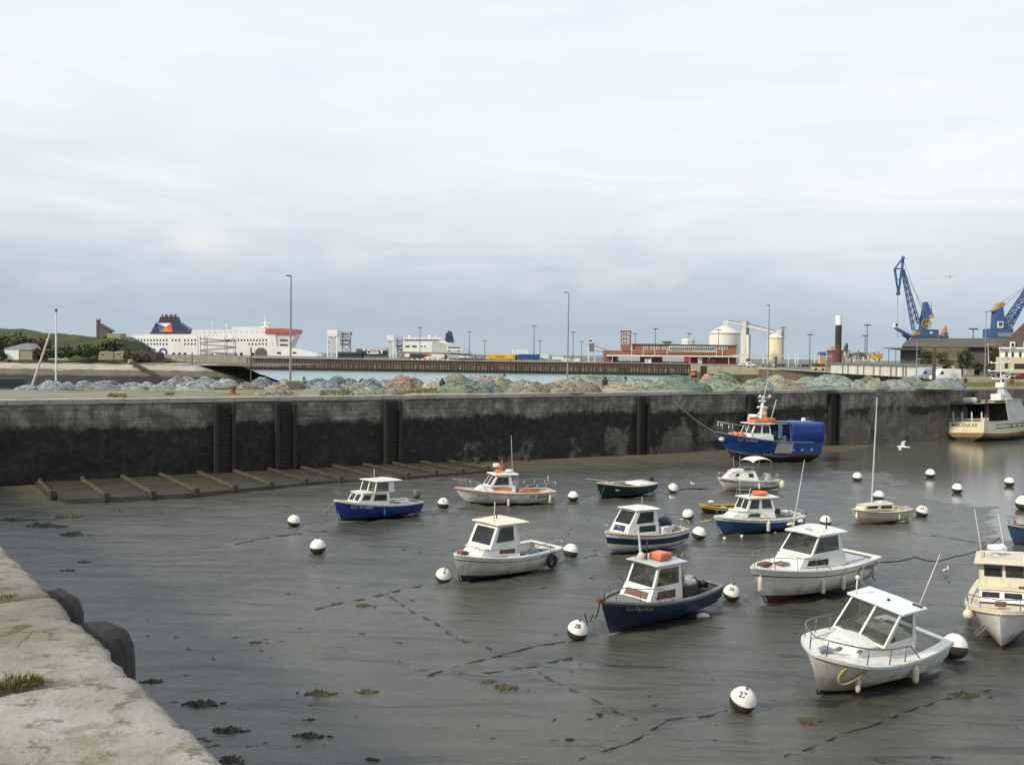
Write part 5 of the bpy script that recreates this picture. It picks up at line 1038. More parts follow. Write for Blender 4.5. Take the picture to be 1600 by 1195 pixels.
# ---------------------------------------------------------------- yacht behind the pier
p = atd(87.5, 600, 108); yz = -1.0
o = thing('sailing_yacht', 'moored yacht behind the pier showing its white mast and lowered spar', 'yacht', (p.x, p.y, yz), rad(20))
ALU = M('white_alloy', (.72, .72, .70), .4, var=.1, scale=2)
H = atd(89.5, 487, 108).z - yz
q = MB(); q.lathe([(.02, -.5), (1.1, 0), (1.3, 1.1), (1.2, 1.25), (.02, 1.3)], (0, 0, 0), 20); q.v = [(v[0] * 3.2, v[1], v[2]) for v in q.v]; q.build('hull', ALU, o, smooth=True)
MB().cyl((0, 0, 1.2), (0, 0, H), .11, .09, 10).build('mast', ALU, o); MB().cyl((0, 0, H), (0, 0, H + .35), .16, .1, 6).build('masthead', DGREY, o)
for dz, w_ in ((atd(87, 561, 108).z - yz, 1.0), (atd(86, 578, 108).z - yz, .5)):
    MB().box((.2, 0, dz), (w_ * 2, .12, .12)).build('spreader', ALU, o)
a, b_ = atd(78, 521, 108), atd(50, 603, 108); mi = o.matrix_basis.inverted() if False else None
def loc_(P): d = P - Vector((p.x, p.y, yz)); ca, sa = math.cos(rad(20)), math.sin(rad(20)); return Vector((d.x * ca + d.y * sa, -d.x * sa + d.y * ca, d.z))
MB().cyl(loc_(b_), loc_(a), .13, .09, 10).build('spar', M('cream_spar', (.62, .60, .52), .5), o); MB().tube([loc_(a), (0, 0, H - .1)], .025, 5).build('stay', ALU, o)
p = at(12, 607, 7.0); o = thing('pallet_stack', 'dark grey slatted pallet stack at the frame edge on the pier', 'pallets', p, WANG); q = MB()
for k in range(5): q.box((0, 0, .12 + k * .2), (3.2, 1.2, .07)); q.box((0, 0, .2 + k * .2), (3.0, 1.0, .09))
q.build('slats', M('pallet_grey', (.11, .12, .13), .8, var=.3), o)
MB().cyl((1.62, -.5, 0), (1.62, -.5, 1.2), .06, n=8).build('post', DGREY, o)

# ---------------------------------------------------------------- fishing nets
NETC = {'pale blue': (.46, .54, .57), 'blue grey': (.32, .38, .46), 'white': (.60, .60, .55), 'cream': (.54, .47, .33), 'beige': (.42, .37, .26), 'teal': (.20, .35, .37), 'dark teal': (.10, .25, .26), 'pale green': (.34, .44, .34), 'green': (.22, .31, .24), 'olive': (.27, .30, .15), 'peach': (.55, .36, .24), 'pink white': (.56, .48, .45), 'tan': (.36, .28, .18), 'lilac': (.43, .42, .47), 'sea green': (.27, .40, .37)}
def net_mat(k):
    nm = 'net_' + k.replace(' ', '_')
    if nm in MATS: return MATS[nm]
    c = NETC[k]; g_ = sum(c) / 3; c = tuple(.80 * x + .20 * g_ for x in c); mt, t, b = new_mat(nm); co_ = mapping(t)
    n1 = noise_node(t, 1.1, 6, .7, co_, 1.0); n2 = noise_node(t, 9, 5, .75, mapping(t, (1, 1, 2.5)), 1.6); n3 = noise_node(t, 0.6, 4, .6, mapping(t, loc=(4, 2, 1)))
    v = nn(t, 'ShaderNodeTexVoronoi', feature='DISTANCE_TO_EDGE'); v.inputs['Scale'].default_value = 5; t.links.new(mapping(t, (1, 1, 1.6)), v.inputs['Vector'])
    f = ramp(t, n2.outputs[0], [(.36, (0, 0, 0)), (.60, (1, 1, 1))])
    cc = mixc(t, f.outputs[0], tuple(x * .42 for x in c), tuple(min(.8, x * 1.12) for x in c))
    f3 = ramp(t, n3.outputs[0], [(.48, (0, 0, 0)), (.62, (1, 1, 1))]); tw = (.42, .38, .28) if k not in ('beige', 'cream', 'tan') else (.26, .32, .28)
    cc = mixc(t, mathn(t, 'MULTIPLY', f3.outputs[0], .55), cc, mixc(t, n2.outputs[0], tuple(x * .5 for x in tw), tw))
    t.links.new(cc, b.inputs['Base Color']); b.inputs['Roughness'].default_value = .85
    bump(t, b, mathn(t, 'ADD', n2.outputs[0], mathn(t, 'MULTIPLY', n1.outputs[0], .8)), 1.0, .18)
    return mt
ROPEC = M('float_line', (.52, .50, .42), .8, var=.3, scale=4); CORK = M('net_float', (.62, .60, .53), .7, var=.2)
def net(px, w_, pyt, pyb, col, lb, seed):
    p = at(px, pyb, 7.0); Y = p.y; r = w_ * 1.32 / FPX * Y / 2; p = p + Vector((p.x, p.y, 0)).normalized() * r * .55; p.z = 7
    hgt = max(.30, .85 * (atd(px, pyt, p.y).z - 7.0)); rr = random.Random(seed); rz = rr.uniform(0, 3); ry = r * rr.uniform(.7, .95)
    o = thing('net_heap', lb, 'fishing nets', p, 0, 'heaps of fishing nets on the quay'); q = MB()
    lob = [(rr.uniform(-.6, .6), rr.uniform(-.6, .6), rr.uniform(.5, 1), rr.uniform(.5, .9)) for _ in range(5)]
    pw = rr.uniform(.42, .75)
    def nf(u, v):
        a = 2 * math.pi * u; d = v
        x, y = math.cos(a) * d, math.sin(a) * d
        rim = 1 + .16 * mnoise.noise((math.cos(a) * 1.6, math.sin(a) * 1.6, seed * 1.7))
        hh = max(0, 1 - d ** 2.1) ** pw
        bumpy = sum(lh * math.exp(-((x - lx) ** 2 + (y - ly) ** 2) / (2 * (ls * .42) ** 2)) for lx, ly, lh, ls in lob)
        hh = hh * (.72 + .32 * min(1.15, bumpy))
        n = .16 * mnoise.noise((x * 2.2, y * 2.2, seed)) + .09 * mnoise.noise((x * 6, y * 6, seed + 3)) + .05 * mnoise.noise((x * 14, y * 14, seed + 7))
        return (x * r * rim, y * ry * rim, max(-.03, hgt * (hh + n * min(1, 4 * (1 - d)))))
    q.grid(nf, 56, 22); q.build('netting', net_mat(col), o, smooth=False, fixn=False)
    q = MB()
    for k in range(rr.randint(3, 6)):
        a = rr.uniform(0, 6.28); d0 = rr.uniform(.2, .8); pts = []
        for j in range(9):
            aa = a + j * .22; d = d0 + .12 * math.sin(j * 1.3 + k); v = nf((aa / 6.2832) % 1.0, min(.98, d)); pts.append((v[0], v[1], v[2] + .05))
        q.tube(pts, .035, 4)
    q.build('float_line', ROPEC, o, fixn=False)
    q = MB(); ns = int(70 + 45 * r)
    for k in range(ns):
        a = rr.uniform(0, 6.2832); d = rr.uniform(.05, .96); da = rr.gauss(0, .9); dd = rr.gauss(0, .35); sg = rr.uniform(.2, .9); pts = []
        for j in range(6):
            u = j / 5; aa = a + da * (u - .5) * sg / max(.3, d); d_ = min(.99, max(.02, d + dd * (u - .5) * sg + .04 * math.sin(u * 9 + k))); v = nf((aa / 6.2832) % 1.0, d_); pts.append((v[0], v[1], v[2] + .015 + .09 * math.sin(u * 3.14) * rr.random()))
        q.tube(pts, rr.uniform(.014, .034), 3, k % 3)
    c_ = NETC[col]
    q.build('strand', [M('strand_pale_' + col.replace(' ', '_'), tuple(min(.8, x * 1.35 + .04) for x in c_), .85, var=.3, scale=3), M('strand_dark_' + col.replace(' ', '_'), tuple(x * .35 for x in c_), .85, var=.3, scale=3), net_mat(col)], o, fixn=False)
NETS = [(42, 30, 601, 609.5, 'pale blue', 'low pale blue net heap at the foot of the leaning white spar'), (79, 36, 593.5, 609.5, 'pale blue', 'rounded pale blue net heap below the white yacht mast'), (108, 26, 597, 609, 'blue grey', 'small blue grey net heap second to the right of the yacht mast'), (131, 32, 595.5, 609, 'pale blue', 'rounded pale blue net heap just left of the widest pale blue one'), (165, 50, 593.5, 610, 'blue grey', 'wide pointed blue grey net heap on a white sheet'), (206, 40, 598.5, 610, 'pale blue', 'low domed pale blue net heap right of the widest pointed one'), (231, 20, 596.5, 609, 'white', 'little whitish net heap between two pale blue domes'), (255, 38, 595.5, 610, 'pale blue', 'pale blue net dome left of the brown stained white heap'), (274, 24, 588, 604, 'pink white', 'whitish net heap with a brown bundle on its side'), (294, 34, 588.5, 604, 'pale blue', 'pale net heap in the back row right of the brown stained heap'), (322, 38, 588.5, 604, 'pale blue', 'back row pale blue net heap near the jetty tip'), (302, 56, 597, 610.5, 'pale blue', 'long low pale blue net heap in front left of the short rusty bollard'), (350, 40, 591.5, 606, 'pale blue', 'pale blue net heap right behind the short rusty bollard'), (386, 24, 598, 607, 'beige', 'small beige net heap just right of the short rusty bollard'),
 (413, 36, 589.5, 606, 'blue grey', 'tall blue grey net dome left of the tallest lamp post'), (434, 30, 600, 609, 'beige', 'low beige net heap directly left of the concrete lamp block'), (447, 28, 593.5, 603, 'teal', 'teal net heap partly behind the tallest lamp post'), (480, 36, 594.5, 608, 'teal', 'teal net heap directly right of the concrete lamp block'), (510, 52, 597.5, 611, 'blue grey', 'wide blue grey net heap in front right of the concrete lamp block'), (498, 36, 591.5, 603, 'sea green', 'sea green net heap behind the wide blue grey one'), (526, 26, 587.5, 604, 'dark teal', 'steep dark teal net dome behind the wide blue grey one'), (543, 28, 590.5, 603, 'teal', 'greyish teal net heap left of the toppled dark bollard'), (551, 36, 597, 608, 'beige', 'flat beige net heap in front of the toppled dark bollard'), (580, 32, 590.5, 606, 'teal', 'light teal net dome right of the toppled dark bollard'), (605, 32, 592, 606, 'pink white', 'pinkish white net heap left of the peach coloured one'), (627, 36, 585.5, 606, 'peach', 'tall peach orange net heap at mid left of the pier'), (647, 30, 589.5, 606, 'beige', 'beige net heap leaning on the peach coloured one'), (585, 56, 604, 616, 'pale green', 'flat pale green net spread close to the quay edge'), (432, 64, 610, 619, 'beige', 'flat pale beige net spread at the quay edge before the lamp block'),
 (680, 34, 590, 607, 'white', 'white net heap with rolled rope left of the bottle shaped bollard'), (711, 34, 583, 600, 'beige', 'beige net heap rising behind the bottle shaped bollard'), (726, 62, 591, 614, 'green', 'large green net heap right of the bottle shaped bollard'), (757, 44, 594, 613, 'sea green', 'sea green net heap right of the large green one'), (748, 42, 586, 602, 'pink white', 'pinkish beige net heap in the back row behind the green ones'), (774, 32, 583.5, 601, 'pink white', 'tallest pinkish white net heap in the back row at centre'), (787, 36, 591, 609, 'olive', 'olive net heap at the centre of the pier'), (815, 36, 593, 612, 'pale green', 'pale green net heap left of the beige pair at mid pier'), (836, 38, 597, 614, 'beige', 'beige net heap in the front row left of the second lamp post'), (874, 60, 594, 614, 'beige', 'broad beige net heap in front of the second lamp post'), (895, 42, 589.5, 605, 'pale green', 'pale green net heap behind the second lamp post foot'), (914, 38, 596, 613, 'tan', 'tan net heap with ropes left of the first tall rusty bollard'), (935, 84, 583.5, 603, 'pale green', 'long pale green net ridge behind the first tall rusty bollard'), (977, 64, 600, 611, 'cream', 'flat cream net heap right of the first tall rusty bollard'), (1000, 60, 592, 606, 'pale green', 'pale green net heap behind the flat cream one'), (1030, 60, 595, 611, 'pale green', 'pale green net mound left of the largest green one'), (1064, 76, 587, 611, 'green', 'largest green net mound on the pier below the red boat'), (1105, 22, 584.5, 600, 'cream', 'upright cream net bundle right of the red boat'), (1130, 42, 580.5, 606, 'green', 'tall green net dome before the concrete pier head'), (1126, 60, 598, 610.5, 'pale green', 'low pale green net heap in front of the tall green dome'), (1174, 50, 597, 610, 'pale green', 'low pale green net heap behind the mast of the blue trawler'), (1184, 36, 590.5, 603, 'green', 'green net heap left of the third lamp post'),
 (1212, 34, 585, 602, 'cream', 'cream net heap right of the third lamp post'), (1230, 52, 591.5, 609, 'beige', 'broad beige net heap right of the cream one'), (1200, 42, 597, 608.5, 'blue grey', 'grey green net heap in front of the third lamp post'), (1263, 40, 589, 601, 'pale green', 'pale green net heap in the back row left of the broad grey green one'), (1299, 54, 584.5, 602, 'pale green', 'broad grey green net mound below the white shed row'), (1270, 66, 601, 609, 'sea green', 'long low sea green net strip along the quay edge'), (1312, 46, 597.5, 608, 'pale green', 'low pale green net heap above the tarpaulin end of the blue trawler'), (1340, 28, 594, 607, 'pale blue', 'small pale blue net heap in front of the rusty drum'), (1354, 24, 587, 603, 'olive', 'narrow grey olive net heap right of the rusty drum'), (1370, 28, 590, 608, 'pale green', 'upright pale green net heap near the sheds right end'), (1396, 42, 593, 607, 'lilac', 'lilac net heap left of the bright green one'), (1424, 46, 588, 607, 'green', 'bright green net heap below the grey blue van'), (1458, 50, 596, 607.5, 'pale green', 'flat pale green net heap below the timber pole'), (1478, 46, 588.5, 607.5, 'blue grey', 'dark grey net slope below the white van at the end of the heaps')]
for i, (px, w_, a, b_, c, lb) in enumerate(NETS): net(px, w_, a, b_, c, lb, i * 3 + 1)

# ---------------------------------------------------------------- bollards
RUSTD = M('dark_rust', (.055, .035, .028), .85, var=.5, scale=3, bmp=.5, bscale=10)
def bollard(px, pyb, pyt, w_, lb, kind=0, mat=None, rx=0):
    p = at(px, pyb, 7.0); H = atd(px, pyt, p.y).z - 7; r = w_ / FPX * p.y / 2; o = thing('bollard', lb, 'bollard', p, 0, 'bollards on the quay'); mat = mat or RUSTD
    pr = [(r * 1.25, 0), (r * 1.25, .08), (r * .95, .14), (r * .9, H * .55), (r, H * .72), (r * .55, H * .82), (r * .42, H * .9), (r * .48, H * .97), (.01, H)] if kind == 0 else [(r * 1.1, 0), (r * 1.1, .06), (r * .8, .12), (r * .75, H * .6), (r * 1.05, H * .8), (r * 1.05, H * .95), (.01, H)]
    q = MB(); q.lathe(pr, (0, 0, 0), 20); x = q.build('post', mat, o, smooth=True); MB().box((0, 0, .03), (r * 3.2, r * 3.2, .06)).build('base_plate', mat, o)
    if rx: x.rotation_euler = (0, rx, 0)
bollard(364, 616, 602.5, 10, 'short bright rusty bollard near the left end of the pier', 1, M('bright_rust', (.22, .09, .04), .85, var=.4, scale=3))
bollard(691, 612, 591, 10, 'bottle shaped dark rusty bollard beside the large green nets')
bollard(945, 607, 588.5, 9.5, 'tall rusty bollard between the tan and flat cream nets')
bollard(977, 598, 588, 6, 'small dark bollard in front of the long pale green net ridge')
bollard(562, 601, 590, 8, 'toppled dark bollard among the teal nets', 0, None, .5)
bollard(1153, 600, 589, 7, 'rusty bollard right of the tall green net dome')
bollard(1349, 603, 594, 7, 'rusty drum shaped bollard among the pale nets below the sheds', 1, M('drum_rust', (.16, .05, .03), .8, var=.4, scale=3))
bollard(1508.5, 599, 590, 6, 'dark bollard on the grass behind the white trawler stern'); bollard(1565.5, 599, 590, 6, 'dark bollard on the grass right of the trawler aerials'); bollard(1580.5, 602, 593, 7, 'rust red bollard at the far right of the quay', 1, RUST); bollard(788, 588, 584, 4, 'tiny dark bollard on the pier edge at centre'); bollard(1275, 597, 590, 6, 'rusty bollard between the pale green nets left of the sheds', 1, RUST); bollard(475, 598, 588, 4, 'thin dark bollard behind the teal net right of the lamp block')
# grass strips on the quay: individual blades nobody could count
q = MB(); rr = random.Random(5)
for (l, r, t_, b_, n) in ((1490, 1600, 598, 605, 2600), (170, 196, 617.5, 621, 220), (258, 270, 616, 617.5, 60), (640, 690, 608, 614, 250), (856, 888, 610, 613.5, 300), (1225, 1300, 599, 604, 500), (1495, 1600, 584, 588, 900), (500, 640, 610, 618, 500), (1490, 1560, 578, 582, 600)):
    for k in range(n):
        p = at(rr.uniform(l, r), rr.uniform(t_, b_), 7.0)
        if wloc(p)[1] < .95: continue
        a = rr.uniform(0, 3.14); s_ = rr.uniform(.08, .22) * (1 if p.y < 200 else 1.6); hh = rr.uniform(.08, .28) * (1 if p.y < 200 else 1.6); dx, dy = s_ * math.cos(a), s_ * math.sin(a)
        q.add([(p.x - dx, p.y - dy, 7), (p.x + dx, p.y + dy, 7), (p.x + dx * .3 + rr.uniform(-.1, .1), p.y + dy * .3, 7 + hh)], [(0, 1, 2)])
o = q.build('grass', M('quay_grass', (.13, .14, .04), .9, var=.4, scale=.5, col2=(.19, .17, .07)), None, fixn=False); o['kind'] = 'stuff'; o['label'] = 'short tufted grass along the quay edge'
f = Far('low_wall', 'low pale concrete block on the grass left of the double headed lamp', 'wall', 1516, 583, 270, zbase=7); f.pbox('block', CONC, 1510, 577.5, 1522, 583, 0, 2, toz=0); f.pbox('cap', LGREY, 1509.5, 577, 1522.5, 577.8, -.1, 2.1)
# ---------------------------------------------------------------- boats: shared shapes
SCUM = (.75, (.20, .17, .11), .65)
GEL = M('gelcoat_white', (.77, .76, .71), .35, var=.14, scale=1.2, streak=.30, wl=SCUM)
GELD = M('gelcoat_dirty', (.70, .68, .60), .5, var=.16, scale=1.5, streak=.55, wl=SCUM)
GELC = M('gelcoat_cream', (.66, .60, .46), .5, var=.15, scale=1.5, streak=.35, wl=SCUM)
DECKG = M('deck_grey', (.30, .30, .28), .75, var=.3, scale=2, bmp=.2)
DECKW = M('deck_white', (.66, .65, .60), .6, var=.2, scale=1.5)
INNER = M('bulwark_inner', (.42, .41, .37), .7, var=.3, scale=1.5)
INDK = M('bulwark_dark', (.07, .07, .065), .8, var=.4, scale=2)
BOOT_BLACK = M('boot_black', (.018, .018, .017), .7, var=.4, scale=1.5, col2=(.045, .04, .03))
BOOT_RED = M('boot_red', (.10, .022, .02), .7, var=.4, scale=1.2, col2=(.05, .02, .02))
BOOT_BROWN = M('boot_brown', (.09, .055, .035), .8, var=.4, scale=1.5)
NAVYH = M('hull_navy', (.010, .022, .075), .35, var=.3, scale=1.2, col2=(.018, .032, .06), wl=(.6, (.06, .055, .04), .7))
ROYAL = M('hull_royal', (.012, .03, .24), .35, var=.3, scale=1.5, col2=(.03, .05, .20), wl=(.5, (.06, .06, .05), .7))
MIDB = M('hull_blue', (.02, .075, .20), .4, var=.3, scale=1.4, wl=(.55, (.07, .07, .05), .7))
TRAWB = M('hull_trawler_blue', (.014, .075, .28), .45, var=.3, scale=.6, wl=(1.6, (.07, .07, .06), .6))
GREENH = M('hull_green', (.012, .038, .026), .4, var=.3, scale=1.5)
STEEL = M('stainless', (.50, .50, .50), .25, .9, var=.1)
STEELD = M('dull_rail', (.22, .22, .21), .45, .5, var=.2)
GLS = glass_mat('window_glass', (.66, .70, .68), .50, (.03, .036, .038))
GLSC = glass_mat('clear_screen', (.80, .82, .78), .72, (.06, .065, .06))
GLSD = glass_mat('dark_glass', (.3, .33, .33), .18, (.018, .02, .022))
WOODB = M('varnished_wood', (.13, .05, .03), .45, var=.35, scale=2, stretch=(1, 1, 5))
RUBB = M('rub_rail_grey', (.13, .13, .125), .7, var=.3, scale=2)
WOODO = M('orange_wood', (.52, .22, .09), .55, var=.3, scale=3)
ROPE = M('rope_pale', (.40, .37, .29), .85, var=.3, scale=10)
ROPED = M('rope_dark', (.03, .03, .028), .85, var=.3, scale=10)
FEND = M('fender_white', (.66, .63, .52), .5, var=.2, scale=2, col2=(.48, .43, .32))
BLACKP = M('black_plastic', (.02, .02, .022), .5, var=.3, scale=3)

BOATS = []
class Boat:
    def __init__(s, name, label, L, B, Hb, Hs, rake=.7, tw=.8, fb=2.3, wc=.30, fm=.88, rocker=.15, dip=.06, full=.40, kb=.12, sc=1.0):
        s.sc = sc
        s.L, s.B, s.Hb, s.Hs, s.rake, s.tw, s.fb, s.wc, s.fm, s.rocker, s.dip, s.full, s.kb = L, B, Hb, Hs, rake, tw, fb, wc, fm, rocker, dip, full, kb
        s.o = thing(name, label, 'boat', (0, 0, 0), 0, 'boats lying on the mud of the basin')
    def b(s, t):
        f = s.full
        if t < f: k = (f - t) / f; return s.B / 2 * (1 - (1 - s.tw) * k * k)
        k = (t - f) / (1 - f); return s.B / 2 * max(0.0, 1 - k ** s.fb)
    def zs(s, t): return s.Hs + (s.Hb - s.Hs) * t ** 2.0 - s.dip * math.sin(math.pi * t) * (1 if t < 1 else 0)
    def zk(s, t):
        z = 0.0
        if t > .72: z += s.kb * ((t - .72) / .28) ** 2
        if t < .35: z += s.rocker * ((.35 - t) / .35) ** 2
        return z
    def sh(s, t, w):
        f = s.fm * (1 - t ** 3) + .30 * t ** 3
        if w < s.wc: return f * (max(0, w) / s.wc) ** .75
        return f + (1 - f) * ((w - s.wc) / (1 - s.wc)) ** (.9 + .6 * t)
    def P(s, t, w, side=1, out=0.0):
        Lw = s.L - s.rake * (1 - w) ** 1.15
        y = s.b(t) * s.sh(t, w)
        return Vector((t * Lw, side * (y + out), s.zk(t) + (s.zs(t) - s.zk(t)) * w))
    def tw_at(s, x, z):
        t, w = min(1, max(0, x / s.L)), .7
        for _ in range(12):
            w = (z - s.zk(t)) / max(.05, s.zs(t) - s.zk(t)); w = min(1.0, max(0, w)); t = min(1, max(0, x / (s.L - s.rake * (1 - w) ** 1.15)))
        return t, w
    def S(s, x, z, side=1, out=0.0):
        t, w = s.tw_at(x, z); p = s.P(t, w, side, out); return Vector((x, p.y, z))
    def hull(s, levels, mats, inner=INNER, thick=.045, name='hull', rub=None, rubr=.04, n=40):
        """levels: section heights 0..1; mats: one material per strake between them"""
        lv = []; mi = []
        for k in range(len(levels) - 1):
            m_ = 2 if levels[k + 1] - levels[k] > .12 else 1
            for j in range(m_): lv.append(levels[k] + (levels[k + 1] - levels[k]) * j / m_); mi.append(k)
        lv.append(levels[-1]); uniq = list(dict.fromkeys(mats)); idx = [uniq.index(m_) for m_ in mats]; nl = len(lv)
        q = MB(); ts = [1 - (1 - i / n) ** 1.25 for i in range(n + 1)]
        for side in (1, -1):
            vs = [s.P(t, w, side) for t in ts for w in lv]; o = len(q.v); q.v += [tuple(v) for v in vs]
            for i in range(n):
                for j in range(nl - 1):
                    a, b_, c, d = o + i * nl + j, o + (i + 1) * nl + j, o + (i + 1) * nl + j + 1, o + i * nl + j + 1
                    q.f.append((a, b_, c, d) if side < 0 else (a, d, c, b_)); q.m.append(idx[mi[j]])
            if side == 1: o1 = o
        for j in range(nl - 1): q.f.append((o1 + j, o + j, o + j + 1, o1 + j + 1)); q.m.append(idx[mi[j]])
        # faces wound outwards, so no recalculation on this open shell
        h = q.build(name, uniq + [inner] * len(uniq), s.o, smooth=True, weld=True, fixn=False)
        bm = bmesh.new(); bm.from_mesh(h.data); bm.faces.ensure_lookup_table()
        bmesh.ops.recalc_face_normals(bm, faces=bm.faces)
        # make sure they point away from the centre line
        bad = sum((f.calc_center_median().y * f.normal.y) < 0 for f in bm.faces) > len(bm.faces) / 2
        if bad: bmesh.ops.reverse_faces(bm, faces=bm.faces)
        bm.to_mesh(h.data); bm.free()
        md = h.modifiers.new('plating', 'SOLIDIFY'); md.thickness = thick; md.offset = -1; md.material_offset = len(uniq); md.material_offset_rim = 0
        e = h.modifiers.new('edges', 'EDGE_SPLIT'); e.split_angle = rad(38)
        s.hullo = h
        if rub is not None:
            for side in (1, -1):
                q = MB(); q.tube([s.P(t, .965, side, .015) for t in ts], rubr, 6); q.build('rub_rail', rub, s.o, smooth=True)
            q = MB(); q.tube([s.P(0, .965, 1, .015), s.P(0, .965, -1, .015)], rubr, 6); q.build('rub_rail', rub, s.o)
        return h
    def deck(s, x0, mat, drop=.03, cam_=.06, name='foredeck', x1=None, inset=.02):
        q = MB(); n = 18; x1 = x1 or s.L * .995; vs = []
        for i in range(n + 1):
            t = (x0 + (x1 - x0) * i / n) / s.L; b_ = max(.01, s.b(t) - inset); z = s.zs(t) - drop
            vs += [(t * s.L, -b_, z), (t * s.L, -b_ * .5, z + cam_ * .75), (t * s.L, 0, z + cam_), (t * s.L, b_ * .5, z + cam_ * .75), (t * s.L, b_, z)]
        q.add(vs, [(i * 5 + j, (i + 1) * 5 + j, (i + 1) * 5 + j + 1, i * 5 + j + 1) for i in range(n) for j in range(4)])
        return q.build(name, mat, s.o, smooth=True)
    def sole(s, x0, x1, z, mat, name='cockpit_sole', bulk=True):
        q = MB(); n = 12; vs = []
        for i in range(n + 1):
            x = x0 + (x1 - x0) * i / n; p = s.S(x, z); y = max(.02, p.y - .03); vs += [(x, -y, z), (x, y, z)]
        q.add(vs, [(2 * i, 2 * i + 2, 2 * i + 3, 2 * i + 1) for i in range(n)])
        if bulk:
            t = x1 / s.L; q.add([(x1, -s.b(t) * .97, s.zs(t) - .03), (x1, s.b(t) * .97, s.zs(t) - .03), (x1, vs[-1][1], z), (x1, vs[-2][1], z)], [(0, 1, 2, 3)])
        return q.build(name, mat, s.o)
    def gunwale(s, mat, w_=.13, h=.03, t0=0.0, t1=.995, name='gunwale', out=.03, z=0.0):
        for side in (1, -1):
            q = MB(); n = 30; vs = []
            for i in range(n + 1):
                t = t0 + (t1 - t0) * i / n; b_ = s.b(t); zz = s.zs(t) + z; bi = max(0, b_ - w_)
                vs += [(t * s.L, side * (b_ + out), zz), (t * s.L, side * (b_ + out), zz + h), (t * s.L, side * bi, zz + h), (t * s.L, side * bi, zz)]
            fs = [(i * 4 + j, (i + 1) * 4 + j, (i + 1) * 4 + (j + 1) % 4, i * 4 + (j + 1) % 4) for i in range(n) for j in range(4)] + [(0, 1, 2, 3), (n * 4 + 3, n * 4 + 2, n * 4 + 1, n * 4)]
            q.add(vs, fs); q.build(name, mat, s.o)
        if t0 == 0.0:
            b_ = s.b(0); q = MB(); q.box((w_ / 2 - .02, 0, s.zs(0) + h / 2 + z + .002), (w_, 2 * b_ + 2 * out - .01, h)); q.build(name, mat, s.o)
    def cabin(s, bot, top, wins, mat=GEL, name='cabin', glass=GLS, thick=.04, back=True, front=True, inner=None, frame=None):
        """bot/top = (x_aft, x_fwd, half width aft, half width fwd, z); wins = {'port': [(u0,u1,v0,v1)], ...} u aft->fwd or starboard->port, v up"""
        def c(r): xa, xf, wa, wf, z = r; return [Vector((xa, -wa, z)), Vector((xa, wa, z)), Vector((xf, wf, z)), Vector((xf, -wf, z))]
        zb = bot[4]; za = bot[5] if len(bot) > 5 else zb; B4 = c(bot[:5]); T4 = c(top[:5])
        if len(bot) > 5: B4[2].z = B4[3].z = bot[5]
        if len(top) > 5: T4[2].z = T4[3].z = top[5]
        faces = {'stbd': (B4[0], B4[3], T4[3], T4[0]), 'port': (B4[1], B4[2], T4[2], T4[1]), 'front': (B4[3], B4[2], T4[2], T4[3]), 'back': (B4[0], B4[1], T4[1], T4[0])}
        q = MB(); panes = []; ctr = sum(B4 + T4, Vector()) / 8
        for nm, (a, b_, c_, d) in faces.items():
            if (nm == 'back' and not back) or (nm == 'front' and not front): continue
            ws = wins.get(nm, []); us = sorted({0, 1, *[x for w_ in ws for x in w_[:2]]}); vs_ = sorted({0, 1, *[x for w_ in ws for x in w_[2:4]]})
            f = lambda u, v: a.lerp(b_, u).lerp(d.lerp(c_, u), v)
            nrm = (b_ - a).cross(d - a).normalized()
            if nrm.dot((a + b_ + c_ + d) / 4 - ctr) < 0: nrm = -nrm
            for u0, u1 in zip(us, us[1:]):
                for v0, v1 in zip(vs_, vs_[1:]):
                    um, vm = (u0 + u1) / 2, (v0 + v1) / 2
                    if any(w_[0] < um < w_[1] and w_[2] < vm < w_[3] for w_ in ws): continue
                    pts = [f(u0, v0), f(u1, v0), f(u1, v1), f(u0, v1)]
                    if (pts[1] - pts[0]).cross(pts[3] - pts[0]).dot(nrm) < 0: pts.reverse()
                    q.add(pts, [(0, 1, 2, 3)])
            for w_ in ws: panes.append(([f(w_[0], w_[2]), f(w_[1], w_[2]), f(w_[1], w_[3]), f(w_[0], w_[3])], nrm, w_[4] if len(w_) > 4 else glass))
        cb = q.build(name, [mat, inner or mat], s.o, weld=True, fixn=False)
        md = cb.modifiers.new('thickness', 'SOLIDIFY'); md.thickness = thick; md.offset = -1; md.material_offset = 1; md.material_offset_rim = 0
        for pts, nrm, g in panes:
            if g is None: continue
            ctr_ = sum(pts, Vector()) / 4; pts2 = [ctr_ + (p - ctr_) * 1.01 - nrm * thick * .35 for p in pts]
            pm = MB().prism(pts2, -nrm * .008).build('window', g, cb)
            if frame is not None:
                q = MB(); 
                for i in range(4): q.cyl(pts[i] + nrm * .004, pts[(i + 1) % 4] + nrm * .004, .016, n=4)
                q.build('frame', frame, pm)
        s.cab = cb
        return cb
    def roof(s, x0, x1, w0, w1, z0, z1, h=.06, mat=GEL, name='roof', parent=None, bevel=.025, camber=.03):
        q = MB(); n = 6
        vs = []
        for lay in (0, 1):
            for i in range(n + 1):
                u = i / n; x = x0 + (x1 - x0) * u; w_ = w0 + (w1 - w0) * u; z = z0 + (z1 - z0) * u + lay * h
                for j in range(7): v = j / 3 - 1; vs.append((x, w_ * v, z + camber * (1 - v * v) * (1 if lay else .6)))
        N = (n + 1) * 7; fs = []
        for i in range(n):
            for j in range(6): a = i * 7 + j; fs += [(a, a + 1, a + 8, a + 7), (N + a, N + a + 7, N + a + 8, N + a + 1)]
        for j in range(6): fs += [(j, N + j, N + j + 1, j + 1), (n * 7 + j, n * 7 + j + 1, N + n * 7 + j + 1, N + n * 7 + j)]
